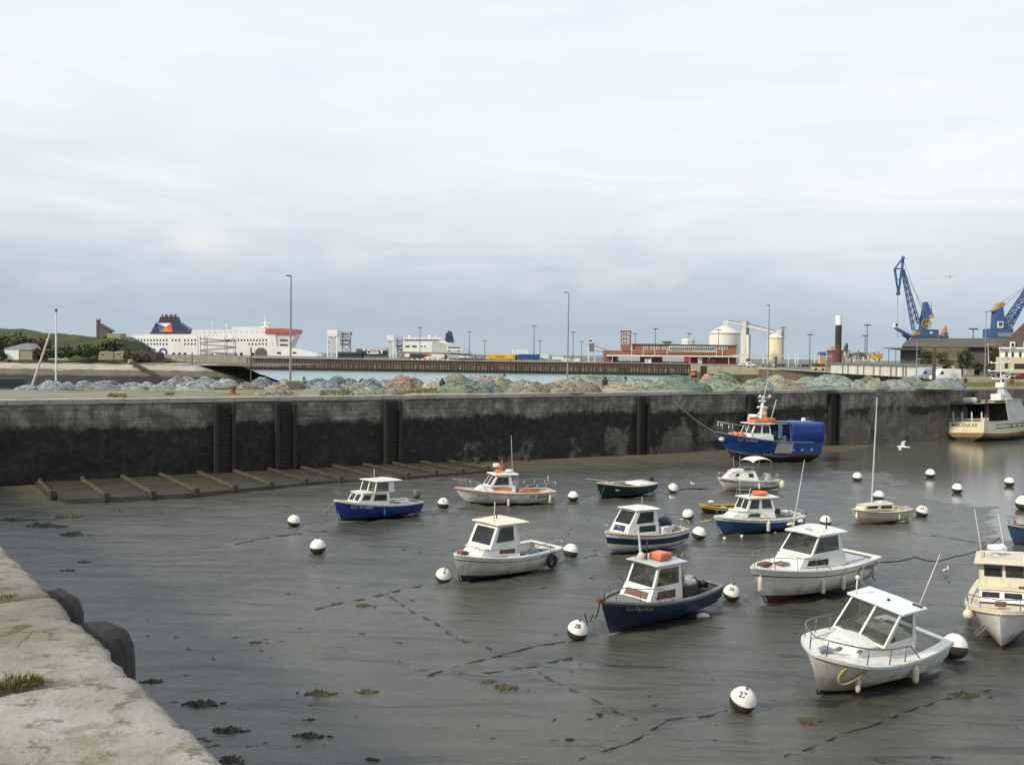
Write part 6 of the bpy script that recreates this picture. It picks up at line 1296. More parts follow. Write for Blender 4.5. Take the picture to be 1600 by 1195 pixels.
        for i in range(n): fs += [(i * 7, (i + 1) * 7, N + (i + 1) * 7, N + i * 7), (i * 7 + 6, N + i * 7 + 6, N + (i + 1) * 7 + 6, (i + 1) * 7 + 6)]
        q.add(vs, fs); return q.build(name, mat, parent or s.o, bevel=bevel)
    def pulpit(s, t0, h, posts=(.0, .33, .66), mat=STEEL, name='bow_rail', r=.016, tb=.985, low=False, tilt=.08, close=True, sides=(1, -1)):
        q = MB(); rails = []
        for side in sides:
            pts = []
            for i in range(11):
                t = t0 + (tb - t0) * i / 10; f = min(1, i / 2.0); pts.append(Vector((t * s.L + tilt * f, side * max(.05, s.b(t) - .06), s.zs(t) + h * f)))
            q.tube(pts, r, 6); rails.append(pts)
            for p_ in posts:
                t = t0 + (tb - t0) * (.25 + .75 * p_); q.cyl((t * s.L, side * max(.03, s.b(t) - .07), s.zs(t)), (t * s.L + tilt, side * max(.05, s.b(t) - .06), s.zs(t) + h), r * .85, n=5)
            if low: q.tube([p - Vector((0, 0, h * .5)) for p in pts[2:]], r * .7, 5)
        if close and len(rails) == 2: q.tube([rails[0][-1], Vector((tb * s.L + tilt + .1, 0, s.zs(tb) + h)), rails[1][-1]], r, 6)
        return q.build(name, mat, s.o, smooth=True)
    def stern_rail(s, t1, h, mat=STEEL, r=.016, n=4, name='stern_rail', sides=(1, -1), across=True):
        q = MB(); e = []
        for side in sides:
            pts = [Vector((t1 * s.L * (1 - i / 6) + .03, side * (s.b(t1 * (1 - i / 6)) - .06), s.zs(t1 * (1 - i / 6)) + h * min(1, i / 1.5))) for i in range(7)]
            q.tube(pts, r, 6); e.append(pts[-1])
            for k in range(n): t = t1 * (1 - (k + 1) / n) + .005; q.cyl((t * s.L + .03, side * (s.b(t) - .06), s.zs(t)), (t * s.L + .03, side * (s.b(t) - .06), s.zs(t) + h), r * .85, n=5)
        if across and len(e) == 2: q.tube([e[0], e[1]], r, 6)
        return q.build(name, mat, s.o, smooth=True)
    def rod(s, name, p0, p1, r0, r1, mat, parent=None): return MB().cyl(p0, p1, r0, r1, 6).build(name, mat, parent or s.o, smooth=True)
    def blk(s, name, c, size, mat, bevel=.02, rz=0, top=(1, 1), parent=None): return MB().box(c, size, rz, 0, top).build(name, mat, parent or s.o, bevel=bevel)
    def text(s, body, size, xc, zc, mat, side=1, name='registration_number', slope=0.0, bold=.02, spacing=1.1):
        vs, fs = text_mesh(body, size, bold, spacing=spacing); q = MB(); out = []
        for v in vs:
            x = xc - side * v.x; z = zc + v.y + slope * (x - xc); p = s.S(x, z, side, .012); out.append(p)
        q.add(out, fs); return q.build(name, mat, s.o, fixn=False)
    def outboard(s, y=0.0, lift=.0, mat=BLACKP, sc_=1.0, tilt=.0):
        o = MB().lathe([(.03, 0), (.15, .02), (.17, .14), (.16, .34), (.10, .42), (.02, .44)], (0, 0, 0), 14).build('outboard_motor', mat, s.o, smooth=True)
        o.location = (-.22 * sc_, y, s.zs(0) + .02 + lift); o.rotation_euler = (0, tilt, 0); o.scale = (1.5 * sc_, 1.0 * sc_, sc_)
        MB().box((0, 0, -.42), (.12, .10, .86), 0, 0, (1.5, 1.2)).build('leg', mat, o); MB().box((0, 0, -.62), (.34, .2, .025)).build('cavitation_plate', mat, o)
        q = MB(); q.lathe([(.01, -.2), (.05, -.1), (.055, .08), (.03, .16)], (0, 0, -.82), 10, 0, 'x')
        for k in range(3): a = k * 2.094; q.box((-.2, .09 * math.cos(a), -.82 + .09 * math.sin(a)), (.02, .10, .10), 0)
        q.build('propeller', mat, o); return o
    def place(s, bow_px, heading, heel=0, trim=0, stern_px=None, sink=.10, water=None):
        sc_ = s.sc
        def setup(hd, kx):
            E = Matrix.Rotation(rad(hd), 4, 'Z') @ Matrix.Rotation(rad(trim), 4, 'Y') @ Matrix.Rotation(rad(heel), 4, 'X') @ Matrix.Diagonal((kx * sc_, sc_, sc_, 1))
            zmin = min((E @ v.co).z for v in s.hullo.data.vertices); tip = E @ Vector((s.L, 0, s.zs(1))); gz = 0.0
            for _ in range(6):
                z0 = gz - zmin - sink; p = at(bow_px[0], bow_px[1], z0 + tip.z); g = p - tip + (E @ Vector((s.L * .5, 0, 0)))
                gz = mud_z(g.x, g.y) if water is None else water
            return E, Vector((p.x - tip.x, p.y - tip.y, z0))
        def proj(E, loc):
            d = loc + E @ s.P(0, 1, 1) - EYE; return 800 + FPX * d.dot(CR) / d.dot(CF), 597.5 - FPX * d.dot(CU) / d.dot(CF)
        hd, kx = heading, 1.0
        if stern_px is not None:             # fit heading and length to where the stern corner stands
            best = None
            for i in range(15):
                h_ = heading - 14 + 2 * i; lo, hi = .7, 1.5
                for _ in range(9):
                    k = (lo + hi) / 2; x, y = proj(*setup(h_, k))
                    if x < stern_px[0]: lo = k
                    else: hi = k
                e = abs(y - stern_px[1]) + 55 * abs(k - 1)
                if best is None or e < best[0]: best = (e, h_, k, x, y)
            hd, kx = best[1], best[2]
            print('FIT', s.o.name, 'heading', hd, 'k %.2f' % kx, 'at %.0f %.0f want' % best[3:], stern_px)
        E, loc = setup(hd, kx)
        s.o.location = loc; s.o.rotation_euler = (rad(heel), rad(trim), rad(hd)); s.o.scale = (kx * sc_, sc_, sc_)
        s.mw = Matrix.Translation(loc) @ E; BOATS.append(s)
        return s
    def fender(s, x, zt, label, ln=.55, r=.10, side=1, mat=None, horizontal=False):
        t, w = s.tw_at(x, zt - ln / 2); p = s.S(x, zt - ln / 2, side, r + .03); top = s.S(x, s.zs(x / s.L), side, .03)
        o = thing('fender', label, 'fender', s.mw @ p, 0, 'fenders hanging on the boats'); q = MB()
        prof = [(.01, -ln / 2), (r * .6, -ln / 2 + .02), (r * .95, -ln / 2 + .09), (r, -ln / 2 + .16), (r, ln / 2 - .16), (r * .92, ln / 2 - .08), (r * .45, ln / 2), (r * .3, ln / 2 + .06), (.01, ln / 2 + .07)]
        if horizontal: q.lathe(prof, (0, 0, 0), 14, 0, 'x'); o.rotation_euler.z = s.o.rotation_euler.z
        else: q.lathe(prof, (0, 0, 0), 14)
        q.build('fender_body', mat or FEND, o, smooth=True)
        iv = s.mw @ top - (s.mw @ p); 
        if horizontal: iv = Matrix.Rotation(-s.o.rotation_euler.z, 3, 'Z') @ iv
        MB().tube([(0, 0, ln / 2 if not horizontal else r), iv], .012, 4).build('lanyard', ROPE, o); return o
def rope(name, pts, r, mat, label, cat='rope', sag=0.0, group=None):
    P_ = [Vector(p) for p in pts]; out = []
    for a, b_ in zip(P_, P_[1:]):
        for k in range(12): u = k / 12; p = a.lerp(b_, u); p.z -= sag * 4 * u * (1 - u); out.append(p)
    out.append(P_[-1]); o0 = out[0].copy(); q = MB(); q.tube([p - o0 for p in out], r, 6); o = q.build(name, mat, None, smooth=True); o.location = o0; return tag(o, label, cat, group)
# ================================================================ the boats
TXTW = M('letter_white', (.70, .70, .68), .6); TXTK = M('letter_black', (.03, .03, .032), .6); TXTG = M('letter_grey', (.16, .16, .16), .7)
# --- royal blue cuddy boat with outboard, far left of the row
B = Boat('cabin_boat', 'royal blue boat with a two step white cabin and grey outboard by the timber grid', 6.3, 2.2, 1.30, .88, sc=1.13, rake=.35, tw=.82, fb=2.6)
B.hull([0, .22, .90, 1], [BOOT_BLACK, ROYAL, GEL], inner=DECKW, rub=GEL, rubr=.035)
B.deck(3.6, DECKW); B.sole(.05, 3.7, .50, DECKG); B.gunwale(DECKW, .14)
B.cabin((2.7, 5.0, .85, .55, .90, 1.02), (2.75, 4.55, .78, .52, 1.62), {'front': [(.08, .46, .28, .88), (.54, .92, .28, .88)], 'port': [(.10, .55, .30, .85), (.66, .95, .35, .85)], 'stbd': [(.10, .55, .30, .85)]}, frame=GEL)
B.roof(2.65, 4.65, .86, .60, 1.60, 1.60, .05, GEL, 'cuddy_top')
B.cabin((2.35, 3.85, .80, .70, 1.60), (2.45, 3.65, .80, .66, 2.22), {'front': [(.05, .47, .06, .94, GLSC), (.53, .95, .06, .94, GLSC)], 'port': [(.30, .96, .06, .94, GLSC)], 'stbd': [(.30, .96, .06, .94, GLSC)]}, name='wheelhouse', back=False)
B.roof(1.85, 3.80, .92, .80, 2.22, 2.22, .06)
B.rod('antenna', (3.3, 0, 2.3), (3.35, 0, 2.9), .02, .012, GEL); B.blk('instrument_panel', (3.5, 0, 1.55), (.3, 1.2, .12), BLACKP)
B.blk('engine_box', (1.2, .1, .72), (.6, .7, .4), DECKW); B.blk('fish_crate', (1.9, -.45, .75), (.5, .4, .35), M('crate_brown', (.16, .08, .05), .8)); B.blk('thwart', (.45, 0, .78), (.4, 1.5, .06), DECKW)
B.pulpit(.80, .50, mat=STEELD); q = MB(); q.tube([(2.9, .86, 1.0), (2.3, .92, 1.45), (1.9, .98, 1.0)], .016, 5); q.build('grab_rail', STEEL, B.o)
B.outboard(0, .12, M('outboard_grey', (.13, .13, .14), .45), 1.15); B.place((522.5, 781), -148, 0, -1.5, (662, 772))
B.text('CC 412080', .26, 4.75, .88, TXTW, slope=.05); B.fender(3.3, .72, 'turquoise cylinder fender on the royal blue boat', .42, .07, mat=M('fender_teal', (.03, .30, .45), .5))
rope('mooring_rope', [B.mw @ Vector((6.2, 0, 1.25)), mud(500, 803)], .025, ROPE, 'pale rope running from the bow of the royal blue boat down to the mud', sag=.1)
# --- white boat with orange trim and radar
B = Boat('fishing_boat', 'white fishing boat with orange rail, orange radar mast and a tall whip aerial', 7.0, 2.45, 1.35, .92, sc=1.08, rake=1.05, tw=.78, fb=2.2)
B.hull([0, .20, .255, 1], [BOOT_BLACK, BOOT_BLACK, GEL], inner=DECKW, rub=WOODO, rubr=.045)
B.deck(3.6, DECKW); B.sole(.05, 3.6, .50, DECKG); B.gunwale(DECKW, .14, z=.005)
B.cabin((3.0, 5.55, .92, .45, .95, 1.12), (3.0, 5.1, .86, .42, 1.40), {'port': [(.10, .62, .20, .80, ORGP)]}, name='trunk_cabin'); B.roof(3.0, 5.15, .88, .48, 1.38, 1.38, .04, GEL, 'trunk_top')
B.cabin((3.15, 4.75, .82, .70, 1.38), (3.3, 4.25, .78, .66, 2.12), {'front': [(.06, .47, .12, .92), (.53, .94, .12, .92)], 'port': [(.16, .90, .14, .88)], 'stbd': [(.16, .90, .14, .88)]}, name='wheelhouse', back=False, frame=GEL)
B.roof(2.75, 4.45, .90, .78, 2.12, 2.12, .09, GEL)
q = MB(); q.hexa([(3.75, -.2, 2.2), (4.2, -.2, 2.2), (4.2, .2, 2.2), (3.75, .2, 2.2)], [(3.6, -.1, 2.75), (3.8, -.1, 2.75), (3.8, .1, 2.75), (3.6, .1, 2.75)]); q.build('radar_mast', ORGP, B.o); B.rod('mast_light', (3.68, 0, 2.75), (3.62, 0, 3.05), .03, .03, ORGP)
MB().lathe([(.02, 0), (.23, .02), (.25, .1), (.22, .24), (.02, .26)], (4.05, 0, 2.62), 16).build('radar_dome', GEL, B.o, smooth=True); q = MB(); q.lathe([(.02, 0), (.28, .02), (.30, .10), (.24, .18), (.02, .2)], (3.15, .1, 2.26), 16); q.build('roof_hatch', GEL, B.o, smooth=True)
B.rod('whip_aerial', (3.0, .3, 2.25), (3.12, .3, 4.75), .022, .008, GEL); B.blk('cloth_screen', (2.9, .75, 1.5), (.35, .05, 1.1), M('grey_cloth', (.33, .33, .34), .8)); B.blk('cockpit_board', (2.0, 1.02, 1.10), (1.5, .03, .24), ORGP, 0)
B.pulpit(.70, .62, mat=STEEL, tilt=.25); B.stern_rail(.42, .62); q = MB()
for k in range(4): q.cyl((2.0 - .18 * k, .4, 1.4), (2.1 - .18 * k, .42, 1.95), .02, n=5)
q.build('rod_holder', STEEL, B.o); B.blk('engine_box', (1.5, 0, .8), (.9, .8, .5), DECKW); B.rod('stern_light', (.5, .6, 1.5), (.5, .6, 2.0), .02, .02, GEL)
B.place((710, 761.5), -168, 0, 0, (870, 768)); B.text('DK 255065', .27, 1.35, .66, TXTK, bold=.03); B.text('MARINE', .12, 5.2, .82, TXTK, name='boat_name', spacing=1.6)
B.fender(3.55, .62, 'white fender at mid length of the boat with orange trim'); B.fender(.55, .70, 'white fender near the stern of the boat with orange trim')
# --- white open boat with a tyre at the stern
B = Boat('cabin_boat', 'white boat with a forward wheelhouse and an old tyre hung at its stern', 5.9, 2.2, 1.28, .92, sc=1.18, rake=.40, tw=.84, fb=2.8, full=.45)
B.hull([0, .27, .82, .86, 1], [BOOT_BLACK, GELD, RUBB, GEL], inner=DECKW, rub=None); B.deck(3.4, GEL, .02); B.sole(.05, 3.4, .52, DECKW); B.gunwale(GEL, .22)
B.cabin((3.0, 4.9, .86, .55, 1.0, 1.15), (3.0, 4.6, .82, .50, 1.42), {'port': [(.05, .52, .25, .72, WOODB)]}, name='trunk_cabin'); B.roof(3.0, 4.7, .83, .55, 1.40, 1.40, .05, GEL, 'trunk_top')
B.cabin((2.75, 4.45, .80, .66, 1.40), (3.0, 4.0, .76, .62, 2.30), {'front': [(.12, .90, .18, .88)], 'port': [(.22, .86, .28, .92)], 'stbd': [(.22, .86, .28, .92)]}, name='wheelhouse', back=False, frame=RUBB)
B.roof(2.35, 4.15, .92, .76, 2.30, 2.34, .06, M('roof_cream', (.76, .72, .58), .5, var=.12)); B.rod('mast', (3.85, .25, 2.35), (3.85, .25, 3.25), .028, .022, M('pale_mast', (.6, .57, .4), .5)); B.rod('lamp_post', (3.2, -.2, 2.35), (3.2, -.2, 2.75), .03, .03, BLACKP)
MB().tube([(3.3 + .02 * k, -.32 + .36 * math.cos(k * .5236), 1.75 + .3 * math.sin(k * .5236)) for k in range(13)], .025, 6).build('steering_wheel', BLACKP, B.o); B.stern_rail(.45, .38, n=3, sides=(-1, 1), across=False)
q = MB(); q.tube([(4.95 + .3 * math.cos(a / 3), .4 * math.sin(a / 3) , 1.25 + .28 * math.sin(a / 3) ** 2) for a in range(10)], .02, 5); q.build('bow_hoop', STEEL, B.o); B.blk('anchor_winch', (5.4, 0, 1.28), (.4, .3, .16), RUST)
q = MB(); rr = random.Random(2)
for k in range(5): q.box((.7 + .3 * k, rr.uniform(.1, .5), .72), (.35, .4, .3), rr.uniform(0, 1))
q.build('gear_pile', M('gear_bluegrey', (.20, .25, .28), .8, var=.5, scale=5), B.o); B.blk('rudder', (-.25, 0, .45), (.5, .06, .18), BOOT_BROWN, rz=.1)
B.place((709, 867), -146, -2, 0, (880, 850)); B.text('CC 457574', .20, 1.15, .80, TXTG, slope=-.03)
p = B.S(.95, .5, 1, .14); o = thing('tyre', 'old black tyre hung as a fender at the stern quarter of the white boat', 'tyre', B.mw @ p, B.o.rotation_euler.z); q = MB(); n = 20
q.v = []; R_, r_ = .27, .105
vs = [((R_ + r_ * math.cos(b_)) * math.cos(a), 1.1 * r_ * math.sin(b_), (R_ + r_ * math.cos(b_)) * math.sin(a)) for a in [2 * math.pi * i / 24 for i in range(24)] for b_ in [2 * math.pi * j / 10 for j in range(10)]]
q.add(vs, [(i * 10 + j, i * 10 + (j + 1) % 10, ((i + 1) % 24) * 10 + (j + 1) % 10, ((i + 1) % 24) * 10 + j) for i in range(24) for j in range(10)]); q.build('tread', TYRE, o, smooth=True); MB().tube([(0, 0, .3), (0, -.1, .55)], .015, 4).build('lanyard', ROPED, o)
# --- navy boat with the orange raft box
B = Boat('fishing_boat', 'navy blue fishing boat with white wheelhouse, orange raft box and grey gunwale', 6.0, 2.35, 1.45, 1.08, sc=1.08, rake=.55, tw=.78, fb=2.5)
B.hull([0, .10, .87, 1], [BOOT_BROWN, NAVYH, RUBB], inner=INDK, rub=RUBB, rubr=.05); GREYD = M('paint_grey', (.20, .205, .20), .6, var=.25, scale=2); B.deck(2.7, GREYD, .06); B.sole(.05, 2.9, .45, INDK); B.gunwale(GREYD, .13)
B.cabin((2.5, 4.25, .86, .72, 1.02, 1.12), (2.55, 3.98, .82, .66, 1.62), {'front': [(.12, .88, .25, .72, WOODB)], 'port': [(.22, .82, .20, .75, WOODB)], 'stbd': [(.22, .82, .2, .75, WOODB)]}, name='cabin')
B.cabin((2.55, 3.97, .815, .655, 1.62), (2.62, 3.68, .76, .60, 2.42), {'front': [(.07, .93, .06, .90, GLSC)], 'port': [(.10, .92, .08, .88, GLSC)], 'stbd': [(.10, .92, .08, .88, GLSC)]}, name='wheelhouse', back=False)
B.roof(2.30, 3.95, .86, .74, 2.42, 2.46, .05, M('roof_pale_grey', (.50, .53, .56), .5, var=.15)); q = B.blk('chart_table', (3.5, .1, 1.62), (.4, 1.0, .10), INDK); B.blk('seat_cushion', (2.95, .45, 1.75), (.5, .5, .6), M('cushion_yellow', (.60, .50, .28), .8), .06)
MB().cyl((3.55, -.35, 2.5), (3.75, -.38, 3.6), .055, .03, 8).build('radio_mast', GEL, B.o); MB().ball((3.6, -.3, 2.62), .16, 12, 8).build('horn', M('horn_cream', (.6, .52, .4), .6), B.o, smooth=True); B.rod('mast_light', (3.55, -.1, 2.5), (3.55, -.1, 3.25), .035, .03, BLACKP); B.rod('whip_aerial', (3.75, -.45, 2.5), (3.8, -.5, 3.6), .01, .006, BLACKP)
B.pulpit(.55, .55, (0, .4, .8), mat=STEELD); q = MB()
for k in range(5): x = 2.0 - .42 * k; q.cyl((x, -.95, 1.15), (x, -.95, 1.75), .022, n=6); q.tube([(x, -.95, 1.75), (x + .02, -.95, 1.98), (x - .08, -.95, 2.05)], .03, 6)
q.cyl((2.0, -.95, 1.7), (.25, -.95, 1.7), .025, n=6); q.build('rod_rack', STEEL, B.o); q = MB()
for k in range(3): q.tube([(2.1 - .2 * k, .2, 1.5), (2.15 - .2 * k, .25, 1.95)], .03, 6)
q.build('winch_post', STEEL, B.o); B.blk('engine_box', (1.3, -.1, .85), (.9, .9, .75), INDK, .04); MB().lathe([(.01, -.28), (.13, -.22), (.14, 0), (.13, .22), (.01, .28)], (1.35, .3, 1.32), 12, 0, 'x').build('stowed_fender', FEND, B.o, smooth=True); MB().cyl((.7, -.3, 1.15), (.7, .0, 1.15), .25, n=16).build('hauler_drum', STEEL, B.o)
q = MB(); rr = random.Random(9)
for k in range(9): q.ball((rr.uniform(.2, .9), rr.uniform(-.6, .7), .6 + rr.uniform(0, .5)), rr.uniform(.12, .25), 8, 6)
q.build('gear_pile', M('gear_dark', (.09, .075, .06), .9, var=.6, scale=6), B.o); B.rod('bow_post', (5.85, 0, 1.4), (5.85, 0, 1.75), .05, .05, RUBB); B.blk('anchor_roller', (6.0, 0, 1.47), (.35, .16, .12), RUST)
B.place((939, 938), -144, -3, 0, (1131, 912)); B.text('Le Papillon', .22, 4.65, 1.02, M('letter_dim', (.30, .31, .33), .7), name='boat_name', slope=.10, spacing=1.0)
p = B.mw @ Vector((3.05, .15, 2.55)); o = thing('raft_box', 'orange life raft box strapped on the roof of the navy fishing boat', 'life raft', p, B.o.rotation_euler.z); o.rotation_euler = B.o.rotation_euler; RB = M('raft_orange', (.62, .17, .07), .6, var=.25, scale=3)
MB().box((0, 0, .12), (.85, .62, .24)).build('case', RB, o, bevel=.05); MB().box((.1, 0, .255), (.5, .5, .05)).build('lid', M('raft_faded', (.66, .26, .15), .6, var=.2, scale=4), o, bevel=.02)
q = MB(); q.box((-.28, 0, .12), (.04, .64, .26)); q.box((.28, 0, .12), (.04, .64, .26)); q.build('strap', RB, o)
rope('mooring_chain', [B.mw @ Vector((6.05, 0, 1.4)), mud(926, 968) + Vector((0, 0, .25)), mud(913, 975) + Vector((0, 0, .45))], .025, ROPED, 'dark chain looping from the navy boat bow to buoy 28', 'chain', .35)
# --- white cabin cruiser with red boot top
B = Boat('cabin_cruiser', 'white cabin cruiser with dark red boot top and a row of five white fenders', 7.0, 2.6, 1.68, 1.25, sc=1.14, rake=.95, tw=.86, fb=2.4, full=.42)
B.hull([0, .24, .80, .835, 1], [BOOT_RED, GEL, WOODB, GEL], inner=DECKW, rub=None); B.deck(2.6, GEL, .02, .10); B.sole(.05, 2.7, .62, DECKW); B.gunwale(GEL, .24, .04)
B.cabin((2.3, 4.95, .98, .66, 1.25, 1.48), (2.4, 4.55, .92, .60, 1.86), {'port': [(.40, .86, .12, .62)], 'stbd': [(.40, .86, .12, .62)]}, name='trunk_cabin'); B.roof(2.4, 4.65, .93, .64, 1.84, 1.80, .05, GEL, 'trunk_top', camber=.06)
B.cabin((2.45, 4.35, .88, .74, 1.86), (2.62, 3.78, .82, .66, 2.62), {'front': [(.04, .96, .10, .95, GLSC)], 'port': [(.12, .94, .12, .92)], 'stbd': [(.12, .94, .12, .92)]}, name='wheelhouse', back=False)
B.roof(2.30, 4.0, .95, .80, 2.60, 2.62, .10, GEL, camber=.07); B.blk('sun_screen', (3.35, .25, 2.05), (.05, .6, .5), M('paper_tan', (.50, .50, .40), .8)); B.blk('helm_seat', (2.9, -.3, 1.95), (.4, .5, .6), INDK, .05)
B.rod('whip_aerial', (3.85, -.55, 2.65), (3.3, -.55, 5.6), .024, .008, GEL); B.rod('mast_light', (2.9, .35, 2.7), (2.9, .35, 3.25), .03, .03, BLACKP); B.blk('horn', (3.7, .1, 2.78), (.18, .3, .1), STEEL); B.blk('hatch', (5.2, 0, 1.60), (.5, .45, .06), M('hatch_brown', (.13, .10, .07), .5))
B.pulpit(.52, .55, (0, .35, .7, .97), mat=STEELD, tilt=.15); B.blk('engine_hatch', (1.4, 0, 1.28), (1.3, 1.7, .10), GEL); B.blk('anchor_winch', (6.2, 0, 1.72), (.5, .35, .12), RUST)
B.place((1173, 888), -146, -2, 0, (1377, 866)); B.text('FL 788632', .34, 1.05, .98, TXTG, slope=-.02)
for k, (x, ord_) in enumerate(((6.6, 'foremost'), (4.0, 'second'), (2.9, 'third'), (1.75, 'fourth'), (.62, 'aftmost'))): B.fender(x, 1.0 if k else 1.35, f'white cylinder fender on the red bottomed cruiser, {ord_} of its five', .68, .105)
rope('mooring_rope', [B.mw @ Vector((0, 0, 1.0)), mud(1430, 884) + Vector((0, 0, .5)), mud(1490, 880) + Vector((0, 0, .4)), mud(1562, 852) + Vector((0, 0, .5))], .035, ROPED, 'black rope sagging from the cruiser stern to the buoy at the frame edge', sag=.25)
# --- nearest white boat
B = Boat('cabin_boat', 'nearest white boat leaning over with big windscreen, curved bow rail and yellow rope loop', 6.0, 2.6, 1.45, 1.10, sc=1.17, rake=.55, tw=.86, fb=4.2, full=.45)
B.hull([0, .13, .84, 1], [BOOT_BLACK, GELD, GEL], inner=DECKW, rub=M('rub_white', (.5, .5, .47), .5), rubr=.045); B.deck(2.3, GEL, .02, .08); B.sole(.05, 2.4, .45, DECKW); B.gunwale(GEL, .26, .04)
B.cabin((2.0, 4.75, .92, .56, 1.10, 1.27), (2.0, 4.3, .88, .52, 1.52), {}, name='trunk_cabin'); B.roof(2.0, 4.42, .90, .56, 1.50, 1.46, .05, GEL, 'trunk_top', camber=.10)
B.cabin((2.0, 3.75, .90, .84, 1.52), (2.35, 3.0, .86, .80, 2.40), {'front': [(.03, .48, .06, .97, GLSC), (.52, .97, .06, .97, GLSC)], 'port': [(.12, .88, .10, .94, GLSC)], 'stbd': [(.12, .88, .10, .94, GLSC)]}, name='wheelhouse', back=False, inner=INNER)
B.roof(1.75, 3.10, .96, .92, 2.38, 2.40, .08, M('roof_bluewhite', (.72, .75, .77), .4, var=.10), camber=.02); B.rod('mast_light', (2.95, -.7, 2.45), (3.0, -.72, 3.0), .025, .02, GEL); MB().ball((3.0, -.72, 3.0), .07, 8, 6).build('lamp', GEL, B.o); B.rod('whip_aerial', (1.9, .75, 2.45), (1.5, .9, 4.1), .02, .008, GEL)
q = MB(); q.box((2.5, .1, 2.50), (.07, .07, .1)); q.box((2.0, .75, 2.5), (.06, .3, .05)); q.build('roof_fitting', BLACKP, B.o); B.blk('dashboard', (3.2, 0, 1.58), (.5, 1.5, .14), M('dash_beige', (.30, .28, .22), .8)); B.blk('helm_seat', (2.2, -.4, 1.2), (.4, .5, .9), M('seat_beige', (.42, .38, .28), .8), .05); B.blk('bench', (2.15, .4, 1.1), (.4, .6, .6), DECKW)
B.blk('red_fuel_can', (1.75, .62, .62), (.4, .3, .3), REDP); q = MB(); q.box((.55, -1.0, .95), (.16, .04, .4)); q.box((.3, -1.0, .95), (.2, .04, .2)); q.build('stowage_pocket', DGREY, B.o)
B.pulpit(.38, .52, (0, .3, .62, .95), mat=STEELD, r=.022, tilt=.05); B.blk('deck_cleat', (5.15, .25, 1.55), (.25, .10, .10), STEELD); B.blk('deck_cleat', (5.72, .1, 1.54), (.2, .10, .10), STEELD); B.blk('deck_cleat', (4.55, .55, 1.48), (.22, .08, .08), STEELD); B.blk('cleat_base', (5.35, 0, 1.48), (.4, .35, .03), DECKG)
B.place((1271, 1022), -140, -9, 0, (1489, 998), sink=.12); B.text('6.3', .10, 1.2, .98, TXTG, name='length_mark')
B.fender(4.7, .85, 'white fender with a rope loop under the bow of the nearest boat', .52, .085); B.fender(2.55, .98, 'thick white fender at mid length of the nearest boat', .60, .115)
q = [B.S(5.1 + .26 * math.cos(a), 1.22 - .62 * math.sin(a), 1, .04 + .08 * math.sin(a)) for a in [math.pi * k / 12 for k in range(13)]]; rope('rope_loop', [B.mw @ p for p in q], .05, M('rope_yellow', (.50, .42, .22), .8), 'thick yellowish rope loop hanging at the nearest boat bow')
# --- white boat with the navy stripe
B = Boat('cabin_boat', 'small white boat with a broad navy stripe and green curtained cabin window', 5.3, 2.35, 1.28, 1.05, sc=1.10, rake=.40, tw=.80, fb=2.7, full=.42)
B.hull([0, .12, .24, .50, .80, .81, 1], [BOOT_BLACK, M('boot_grey', (.20, .27, .27), .6, var=.3), GELD, NAVYH, GEL, GEL], inner=DECKW, rub=WOODO, rubr=.022); B.deck(2.3, DECKW); B.sole(.05, 2.4, .50, DECKW); B.gunwale(GELC, .12)
GRC = M('curtain_green', (.05, .12, .08), .8, var=.3)
B.cabin((2.25, 4.4, .86, .66, 1.05, 1.12), (2.3, 4.15, .82, .62, 1.58), {'front': [(.15, .78, .30, .90, NAVYH)], 'port': [(.10, .66, .22, .86, GLSD)], 'stbd': [(.10, .66, .22, .86)]}, name='cabin')
B.cabin((2.30, 4.15, .82, .62, 1.58), (2.40, 3.62, .78, .58, 2.28), {'front': [(.08, .92, .10, .90, GLS)], 'port': [(.18, .80, .12, .88)], 'stbd': [(.18, .80, .12, .88)]}, name='wheelhouse', frame=BLACKP)
B.blk('curtain', (2.95, .60, 1.92), (.9, .02, .55), GRC, 0); B.blk('curtain', (3.55, .1, 1.88), (.02, .7, .45), DECKW, 0)
B.roof(2.2, 3.80, .88, .70, 2.27, 2.30, .06, GEL, camber=.05); B.rod('whip_aerial', (3.0, .3, 2.3), (3.0, .3, 2.95), .012, .01, GEL); q = MB(); q.tube([(2.3, .75, 2.0), (1.4, .85, 1.85), (.3, .9, 1.7)], .025, 5); q.tube([(.3, .9, 1.7), (.25, .92, 1.05)], .022, 5); q.build('boom', STEEL, B.o); B.stern_rail(.42, .45, n=3)
MB().lathe([(.01, 0), (.20, 0), (.22, .55), (.01, .55)], (1.95, .35, .95), 12).build('barrel', M('barrel_blue', (.03, .07, .28), .5), B.o); MB().ball((1.0, 0, 1.35), .38, 12, 8, 0, (1.2, 1, .9)).build('engine_cover', BLACKP, B.o, smooth=True); B.blk('locker', (1.75, .8, 1.15), (.7, .35, .4), GEL)
q = MB(); rr = random.Random(12)
for k in range(6): q.ball((rr.uniform(.3, 1.6), rr.uniform(-.6, .6), .8), rr.uniform(.15, .25), 8, 6)
q.build('gear_pile', M('gear_blue', (.16, .22, .26), .8, var=.5, scale=5), B.o); B.pulpit(.86, .42, (.0, .9), mat=STEEL)
B.place((945.5, 831.5), -150, 0, 0, (1078, 827))
